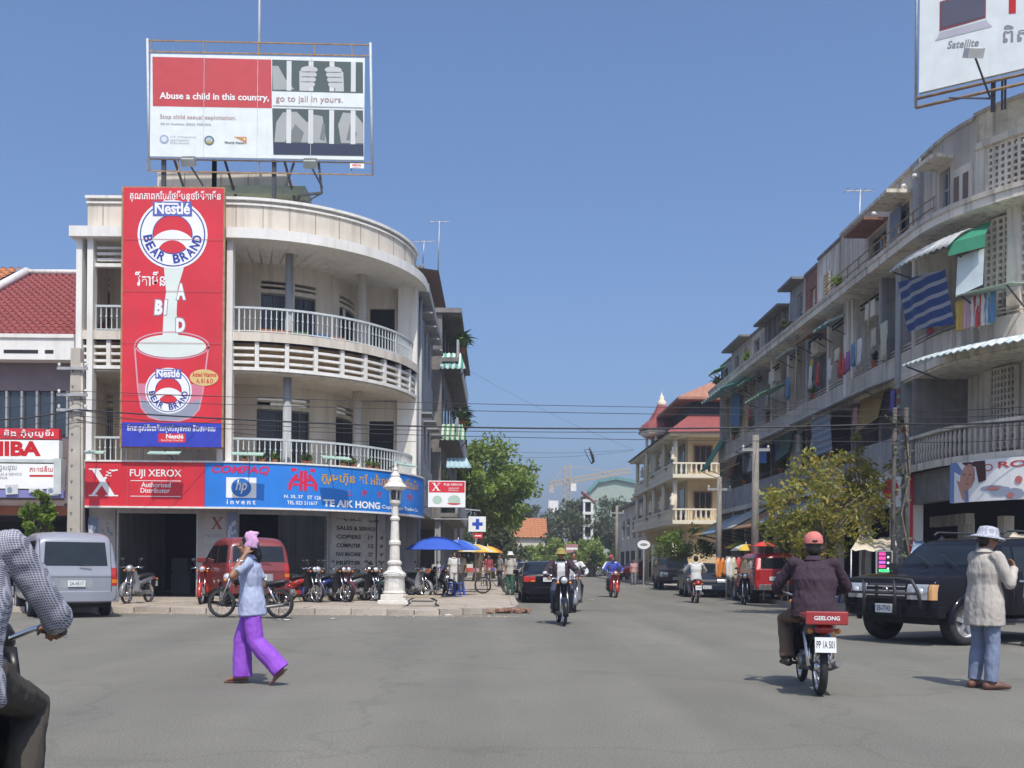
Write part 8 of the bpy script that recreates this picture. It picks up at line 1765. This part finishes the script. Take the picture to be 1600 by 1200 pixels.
    if jacket:
        b = MB(); torso(b, shirt_loose+.012, low)
        for k in 'LR':
            S, E, W_ = g['sh'+k], g['el'+k], g['wr'+k]; limb(b, [S, S.lerp(E, .5), E], [.082*s, .072*s, .064*s]); limb(b, [E, E.lerp(W_, .5), E.lerp(W_, .93)], [.064*s, .056*s, .048*s])
        jo = remesh(b, 'jacket', jacket, t, vox, 2, folds, 9.0, 9); bm = bmesh.new(); bm.from_mesh(jo.data)
        fwd = sh.cross(Vector((0, 0, 1)))*-1
        kill = [f for f in bm.faces if abs((f.calc_center_median()-che).dot(sh)) < .085 and f.normal.y > .1]; bmesh.ops.delete(bm, geom=kill, context='FACES'); bm.to_mesh(jo.data); bm.free()
    # collar
    b = MB(); V = []
    for i in range(13):
        a = 2*PI*i/12; c, s_ = math.cos(a), math.sin(a); V += [nk+Vector((c*.066*s, s_*.07*s, -.02)), nk+Vector((c*.072*s, s_*.078*s, .022*s)), nk+Vector((c*.088*s, s_*.095*s, -.022*s))]
    b.add(V, [(i*3+j, i*3+3+j, i*3+4+j, i*3+1+j) for i in range(12) for j in range(2)], 0, True); b.build('collar', jacket or shirt, t)
    # feet
    for k in 'LR':
        A, T = g['an'+k], g['toe'+k]; d = Vector((T.x-A.x, T.y-A.y, 0)); d = d.normalized() if d.length > 1e-3 else Vector((0, 1, 0)); fv = (T-A)
        if shoe and not bare_feet:
            b = MB(); heel = A-d*.045+Vector((0, 0, -.045)); limb(b, [heel, A.lerp(T, .5)-Vector((0, 0, .012)), T+d*.015], [.045*s, .048*s, .036*s], [1, .85, .65]); limb(b, [A+Vector((0, 0, .03)), A-Vector((0, 0, .03))], [.044*s, .048*s]); remesh(b, 'shoe', shoe, t, max(.008, vox*.8), 2)
        elif shoe:
            b = MB(); sole = (T-(A-d*.05)); heel = A-d*.05+Vector((0, 0, -.055)) if fv.z > -.1 else A-Vector((0, 0, .0))-d*.06
            b.bar(heel, T+d*.03-Vector((0, 0, .018)), .085, .014, up=(0, 0, 1)); b.tube([A.lerp(T, .35)+Vector((.045, 0, 0)), A.lerp(T, .6)+Vector((0, 0, .04)), A.lerp(T, .35)-Vector((.045, 0, 0))], .009, 6); b.build('sandal', shoe, t)
    # hair and headgear
    if hair:
        b = MB(); b.ball(H(0, -.022, .035), (.083*s, .096*s, .095*s), 14, M=Rh); b.ball(H(0, -.05, -.02), (.074*s, .062*s, .075*s), 12, M=Rh)
        bm_o = remesh(b, 'hair', M_hair, t, vox, 1, .004, 30); bm = bmesh.new(); bm.from_mesh(bm_o.data); inv = Rh.transposed()
        kill = [f for f in bm.faces if (lambda q: q.y > .04*s and q.z < .05*s)(inv @ (f.calc_center_median()-hd_))]; bmesh.ops.delete(bm, geom=kill, context='FACES'); bm.to_mesh(bm_o.data); bm.free()
        if female == 'long': b = MB(); limb(b, [H(0, -.06, .0), H(0, -.10, -.10), H(0, -.09, -.2)], [.06*s, .055*s, .03*s]); remesh(b, 'hair_tail', M_hair, t, vox, 1, .004, 30)
    if hat:
        kind, hm = hat[0], hat[1]; M4 = Matrix.Translation(H(0, -.012, .045)) @ Rh.to_4x4() @ Matrix.Scale(s, 4)
        if kind == 'cap':
            b = MB(); b.lathe([(.1, -.01), (.1, .03), (.088, .07), (.06, .1), (.02, .112), (.001, .113)], 18, M4 @ Matrix.Diagonal((.95, 1.08, 1, 1))); ho = b.build('cap', hm, t); bk = hat[2] if len(hat) > 2 else 1
            MB().ball(M4 @ Vector((0, -bk*.098, .012)), (.032*s, .014*s, .02*s), 10, M=Rh).build('cap_opening', M_hair, ho).matrix_parent_inverse = Matrix.Identity(4)
            b = MB(); V = []
            for i in range(9):
                u = i/8*2-1; V += [M4 @ Vector((u*.08, bk*(.085-.03*u*u), .0)), M4 @ Vector((u*.075, bk*(.165-.05*u*u), -.02-.012*u*u))]
            b.add(V, [(i*2, i*2+2, i*2+3, i*2+1) for i in range(8)], 0, True); o = b.build('cap_peak', hm, ho); o.modifiers.new('t', 'SOLIDIFY').thickness = .006; o.matrix_parent_inverse = Matrix.Identity(4)
        elif kind == 'brim':
            b = MB(); w_ = hat[2] if len(hat) > 2 else .17; b.lathe([(w_, -.035), (w_*.93, -.02), (.105, .0), (.1, .05), (.085, .085), (.04, .098), (.001, .1)], 22, M4 @ Matrix.Diagonal((.95, 1.08, 1, 1))); o = b.build('hat', hm, t); o.modifiers.new('t', 'SOLIDIFY').thickness = .006
        elif kind == 'helmet':
            b = MB(); b.lathe([(.118, -.06), (.125, .0), (.118, .06), (.085, .11), (.04, .13), (.001, .135)], 18, M4 @ Matrix.Diagonal((.95, 1.1, 1, 1))); b.build('helmet', hm, t)
    return t
def stand(h=1.7, **ov):
    k = h/1.7
    J = dict(pelvis=(0, 0, .93), chest=(0, .0, 1.28), neck=(0, -.01, 1.47), head=(0, .015, 1.59), shL=(-.185, 0, 1.40), shR=(.185, 0, 1.40), elL=(-.23, -.03, 1.11), elR=(.23, -.03, 1.11), wrL=(-.24, .06, .87), wrR=(.24, .06, .87), hipL=(-.09, 0, .90), hipR=(.09, 0, .90), knL=(-.1, .02, .49), knR=(.1, .02, .49), anL=(-.1, -.02, .085), anR=(.1, -.02, .085), toeL=(-.12, .14, .035), toeR=(.12, .14, .035))
    J = {a: (x*k, y*k, z*k) for a, (x, y, z) in J.items()}; J.update(ov); return J
def ride(lean=.1, **ov):
    J = dict(pelvis=(0, -.25, .86), chest=(0, -.25+lean, 1.2), neck=(0, -.22+lean, 1.385), head=(0, -.19+lean, 1.50), shL=(-.19, -.23+lean, 1.32), shR=(.19, -.23+lean, 1.32), elL=(-.36, .02, 1.10), elR=(.36, .02, 1.10), wrL=(-.30, .24, 1.015), wrR=(.30, .24, 1.015), hipL=(-.1, -.24, .83), hipR=(.1, -.24, .83), knL=(-.2, .14, .70), knR=(.2, .14, .70), anL=(-.17, -.02, .32), anR=(.17, -.02, .32), toeL=(-.19, .14, .27), toeR=(.19, .14, .27)); J.update(ov); return J
GRIP = {'L': ((.15, .9, -.1), (0, .3, 1), 1.0), 'R': ((-.15, .9, -.1), (0, .3, 1), 1.0)}
def check(name, c1, c2, n=40.0):
    """small woven check"""
    if name in _M: return _M[name]
    m = mat(name, c1, .9, var=.05); t = m.node_tree; N = t.nodes; L = t.links; b = N['Principled BSDF']; src = b.inputs['Base Color'].links[0].from_socket; tc = N.new('ShaderNodeTexCoord')
    mpn = N.new('ShaderNodeMapping'); mpn.inputs['Rotation'].default_value = (.25, .15, .3); L.new(tc.outputs['Object'], mpn.inputs['Vector'])
    sp = N.new('ShaderNodeSeparateXYZ'); L.new(mpn.outputs['Vector'], sp.inputs[0]); outs = []
    for ax in 'XYZ':
        mu = N.new('ShaderNodeMath'); mu.operation = 'MULTIPLY'; mu.inputs[1].default_value = n; L.new(sp.outputs[ax], mu.inputs[0]); fr = N.new('ShaderNodeMath'); fr.operation = 'FRACT'; L.new(mu.outputs[0], fr.inputs[0]); gt = N.new('ShaderNodeMath'); gt.operation = 'GREATER_THAN'; gt.inputs[1].default_value = .6; L.new(fr.outputs[0], gt.inputs[0]); outs.append(gt.outputs[0])
    a = N.new('ShaderNodeMath'); a.operation = 'MAXIMUM'; L.new(outs[0], a.inputs[0]); L.new(outs[2], a.inputs[1]); a2 = N.new('ShaderNodeMath'); a2.operation = 'MULTIPLY'; a2.inputs[1].default_value = .9; L.new(a.outputs[0], a2.inputs[0])
    mx = N.new('ShaderNodeMix'); mx.data_type = 'RGBA'; mx.inputs['B'].default_value = (*c2, 1); L.new(a2.outputs[0], mx.inputs['Factor']); L.new(src, mx.inputs['A']); L.new(mx.outputs['Result'], b.inputs['Base Color']); return m
T_purple = mat('violet_trousers', (.26, .07, .50), .75, var=.08, scale=6); T_blueshirt = mat('pale_blue_shirt', (.36, .40, .54), .85, var=.06, scale=6); T_beige = mat('beige_shirt', (.43, .39, .34), .9, var=.07, scale=6); T_jean = mat('blue_jeans', (.17, .21, .30), .9, var=.15, scale=6); T_plum = mat('plum_shirt', (.040, .021, .033), .9, var=.1); T_brown = mat('brown_trousers', (.115, .075, .05), .9, var=.12); T_olive = mat('olive_grey_trousers', (.055, .047, .038), .9, var=.12); T_white = mat('white_shirt', (.58, .58, .56), .9, var=.05); T_navy = mat('navy_trousers', (.035, .045, .08), .9); T_blue = mat('blue_shirt', (.05, .07, .36), .9); T_pink = mat('pink_shirt', (.5, .27, .27), .9); T_redc = mat('red_clothes', (.28, .05, .05), .9); T_grey = mat('grey_trousers', (.22, .22, .22), .9); T_black = mat('dark_trousers', (.03, .03, .033), .9); S_brown = mat('brown_leather', (.13, .06, .04), .6); S_black = mat('black_leather', (.03, .025, .022), .5)
T_check = check('checked_shirt', (.09, .09, .13), (.40, .40, .44), 115.0)
# --- woman crossing the road
wx, wy = gnd(393, 1069)
J = stand(1.58, pelvis=(0, 0, .87), chest=(0, .02, 1.18), neck=(0, .02, 1.345), head=(0, .05, 1.455), hipL=(-.085, -.01, .84), hipR=(.085, .01, .84), knR=(.085, .13, .46), anR=(.085, .12, .085), toeR=(.09, .28, .03), knL=(-.09, -.06, .47), anL=(-.09, -.33, .17), toeL=(-.09, -.25, .035), shL=(-.165, .01, 1.285), shR=(.165, .03, 1.285), elL=(-.35, .12, 1.14), wrL=(-.20, .02, 1.37), elR=(.2, -.06, 1.04), wrR=(.2, .06, .85))
t = person('woman in violet trousers crossing the road with a pink cloth at her head', (wx, wy, 0), rad(88), J, T_blueshirt, T_purple, S_brown, female='long', sleeve=.45, hem=.14, flare=.95, vox=.008, hands={'L': ((.5, -.2, 1), (-1, 0, .4), .35)}, bare_feet=True, shirt_loose=.032, folds=.012)
fo = thing('pink_cloth', 'folded pink cloth held against the head of the woman in violet trousers', 'cloth', (wx, wy, 0), rad(88))
b = MB(); V = []
for i in range(9):
    for k in range(9):
        u, v = i/8-.5, k/8-.5; V.append((-.112-.03*math.cos(u*2.4)-.02*math.cos(v*2)+.006*math.sin(i*2.1+k), -.03+u*.125+.012*math.sin(k*1.3), 1.525+v*.17+.004*math.sin(i*1.7)-.05*u*u))
b.add(V, [(i*9+k, (i+1)*9+k, (i+1)*9+k+1, i*9+k+1) for i in range(8) for k in range(8)], 0, True); o = b.build('sheet', mat('pink_card', (.62, .36, .58), .8, var=.1, scale=12), fo, fix=False); o.modifiers.new('t', 'SOLIDIFY').thickness = .012
MB().tube([(-.275, .085, 1.295), (-.24, .085, 1.315), (-.21, .05, 1.33), (-.225, .02, 1.32), (-.26, .025, 1.30), (-.275, .085, 1.295)], .009, 6).build('wristwatch', M_chrome, t)
# --- man with the brimmed hat
mx_, my_ = gnd(1537, 1076)
J = stand(1.72, elR=(.26, .10, 1.13), wrR=(.08, .30, 1.30), elL=(-.22, .12, 1.12), wrL=(-.02, .30, 1.24), knR=(.1, .03, .49), toeR=(.16, .17, .035), anR=(.11, .0, .085), anL=(-.1, -.04, .085), head=(0, .04, 1.60))
person('man in a long beige shirt, jeans and a wide brimmed hat standing at the right', (mx_, my_, 0), rad(-78), J, T_beige, T_jean, S_brown, hat=('brim', check('patterned_hat', (.22, .23, .30), (.46, .47, .5), 55), .17), sleeve=.95, hem=.26, flare=.25, vox=.008, hands={'R': ((-.6, .3, .5), (.2, .8, .3), .8), 'L': ((.8, .3, .4), (0, .8, .3), .8)}, shirt_loose=.05, folds=.010, head_yaw=-.2, head_pitch=-.15)
# --- rider seen from behind on the right
rx, ry = gnd(1288, 1092); rz_ = rad(-9)
t = moped('moped with a red tail box rail ridden away from the camera', (rx+.14, ry+.88, 0), rz_, carpaint('moped_dark', (.03, .03, .04)), rack=True, plate_txt='PP 1A 501', name='moped')
[bpy.data.objects.remove(c) for c in list(t.children) if c.name.startswith('side_stand')]
b = MB(); b.box(-.2, .2, -.99, -.62, .79, .83); b.build('rack_board', mat('rack_red', (.30, .03, .03), .5), t); b = MB(); b.box(-.2, .2, -1.0, -.975, .73, .86); ro = b.build('rack_sign', mat('rack_red', (.30, .03, .03), .5), t, bevel=.01)
b = MB(); letters(b, 'GEELONG', (-.12, .775, .12, .815), lambda u, v, d: (u, -1.001-d, v), .003, bold=.02); b.build('rack_lettering', M_swht, t)
person('moped rider in a plum shirt and pink cap seen from behind', (rx+.14, ry+.88, 0), rz_, ride(.08, shL=(-.2, -.15, 1.33), shR=(.2, -.15, 1.33), pelvis=(0, -.2, .86), hipL=(-.1, -.19, .83), hipR=(.1, -.19, .83), elL=(-.36, .0, 1.08), elR=(.36, .0, 1.08), knL=(-.25, .16, .72), anL=(-.24, -.0, .32), toeL=(-.27, .14, .26)), T_plum, T_brown, S_black, hat=('cap', mat('pink_cap', (.52, .16, .14), .85), 1), vox=.008, hands=GRIP, shirt_loose=.06, folds=.014, flare=.35, s=1.04)
# --- rider cut by the left edge
lx_, ly_ = -2.09, 3.66; rz_ = rad(15)
t = moped('moped cut off by the left edge of the picture', (lx_, ly_+.25, 0), rz_, MP[0], plate_txt='1B-2290')
[bpy.data.objects.remove(c) for c in list(t.children) if c.name.startswith(('side_stand', 'mirror', 'front_indicator'))]
person('rider in a small checked shirt and olive trousers cut off by the left edge', (lx_, ly_+.25, 0), rz_, ride(.1, elR=(.34, .02, 1.07), knR=(.23, .14, .70), anR=(.22, -.06, .30), toeR=(.25, .1, .26), hipR=(.12, -.22, .84), shL=(-.2, -.13, 1.36), shR=(.2, -.13, 1.36), neck=(0, -.12, 1.42), head=(0, -.1, 1.54)), T_check, T_olive, S_black, vox=.007, hands=GRIP, shirt_loose=.045, folds=.012, flare=.3)
# --- oncoming rider in the middle of the street, and the others
def rider(label, mlabel, px, py, rz, shirt, trou, ci, hat=None, jacket=None, vox=.014, lean=.02, back=None):
    x, y = gnd(px, py); loc = (x, y+(.6 if abs(rz) > 1.5 else .9), 0)
    mm = mop(mlabel, loc, rz, ci); [bpy.data.objects.remove(c) for c in list(mm.children) if c.name.startswith('side_stand')]
    person(label, loc, rz, ride(lean), shirt, trou, S_black, hat=hat, jacket=jacket, vox=vox, hands=GRIP, shirt_loose=.03)
    return loc
rider('rider in an olive hat and open dark jacket coming towards the camera', 'moped coming towards the camera with the rider in the olive hat', 880, 978, rad(182), T_white, T_navy, 0, ('brim', mat('olive_hat', (.26, .22, .06), .9), .15), T_plum, .012)
rider('rider in a white shirt just behind the olive hatted rider', 'moped just behind the oncoming olive hatted rider', 899, 957, rad(178), T_white, T_black, 3)
loc = rider('rider in a blue shirt on the far red moped', 'far red moped with two people on it', 961, 934, rad(183), T_blue, T_navy, 1)
person('passenger in white sitting behind the far blue rider', loc, rad(183), ride(.0, **{k: (v[0], v[1]-.33, v[2]+.02) for k, v in ride(0).items()}), T_white, T_grey, S_black, hat=('cap', M_cloth[1]), vox=.016)
rider('rider in a white shirt seen from behind near the dark blue saloon', 'red tailed moped ridden away by the man in white', 1094, 943, rad(-4), T_white, T_grey, 1)
def P_at(label, px, py, rz, h, shirt, trou, z=0.12, group='people along the street', **k):
    x, y = gnd(px, py, z); return person(label, (x, y, z), rz, stand(h, **k.pop('J', {})), shirt, trou, S_black, vox=.016, group=group, **k)
P_at('person in a white shirt at the right edge beside the black off-road car', 1612, 1010, rad(60), 1.66, T_white, mat('pale_trousers', (.5, .5, .48), .9), z=0, sleeve=.5)
P_at('pedestrian in a pink shirt walking by the far right kerb', 990, 914, rad(170), 1.6, T_pink, T_grey, z=0, sleeve=.5)
P_at('vendor in white standing left under the blue umbrella', 709, 926, rad(200), 1.6, T_white, T_white, sleeve=.5)
P_at('customer in white standing right under the blue umbrella', 720, 925, rad(140), 1.6, T_white, T_grey, sleeve=.5)
P_at('woman in a beige top and green skirt by the left stalls', 797, 930, rad(150), 1.58, T_beige, mat('dark_green_cloth', (.04, .12, .08), .9), sleeve=.5, female='long', hat=('brim', M_cloth[0], .15))
P_at('person in a red top deep among the left stalls', 763, 915, rad(190), 1.6, T_redc, T_black, sleeve=.5)
P_at('person in dark clothes among the left stalls', 781, 917, rad(120), 1.62, T_grey, T_black, sleeve=.5)
P_at('person in a blue top walking behind the black saloon', 812, 908, rad(170), 1.6, T_blue, T_black, sleeve=.5)
P_at('person in a white top far along the left kerb', 842, 903, rad(180), 1.6, T_white, T_black, sleeve=.5)
bx, by, _ = PR.P(sr(1450, -.5), -.5); person('person in a red top leaning on the first floor railing of the right corner', (bx, by, G1+.04), rad(120), stand(1.55), T_redc, T_black, S_black, vox=.016, sleeve=.5)
# ================================================================ thin haze in the air
m = bpy.data.materials.new('haze_air'); m.use_nodes = True; N = m.node_tree.nodes; N.remove(N['Principled BSDF']); pv = N.new('ShaderNodeVolumePrincipled')
pv.inputs['Color'].default_value = (.82, .88, 1, 1); pv.inputs['Density'].default_value = .0013; pv.inputs['Anisotropy'].default_value = .3; m.node_tree.links.new(pv.outputs[0], N['Material Output'].inputs['Volume'])
b = MB(); b.box(-1600, 1600, -700, 2600, -1.1, 60); o = b.build('haze', m); o['kind'] = 'stuff'
bpy.data.scenes.remove(WORK)
for o in [proto]+list(proto.children_recursive): bpy.data.objects.remove(o)
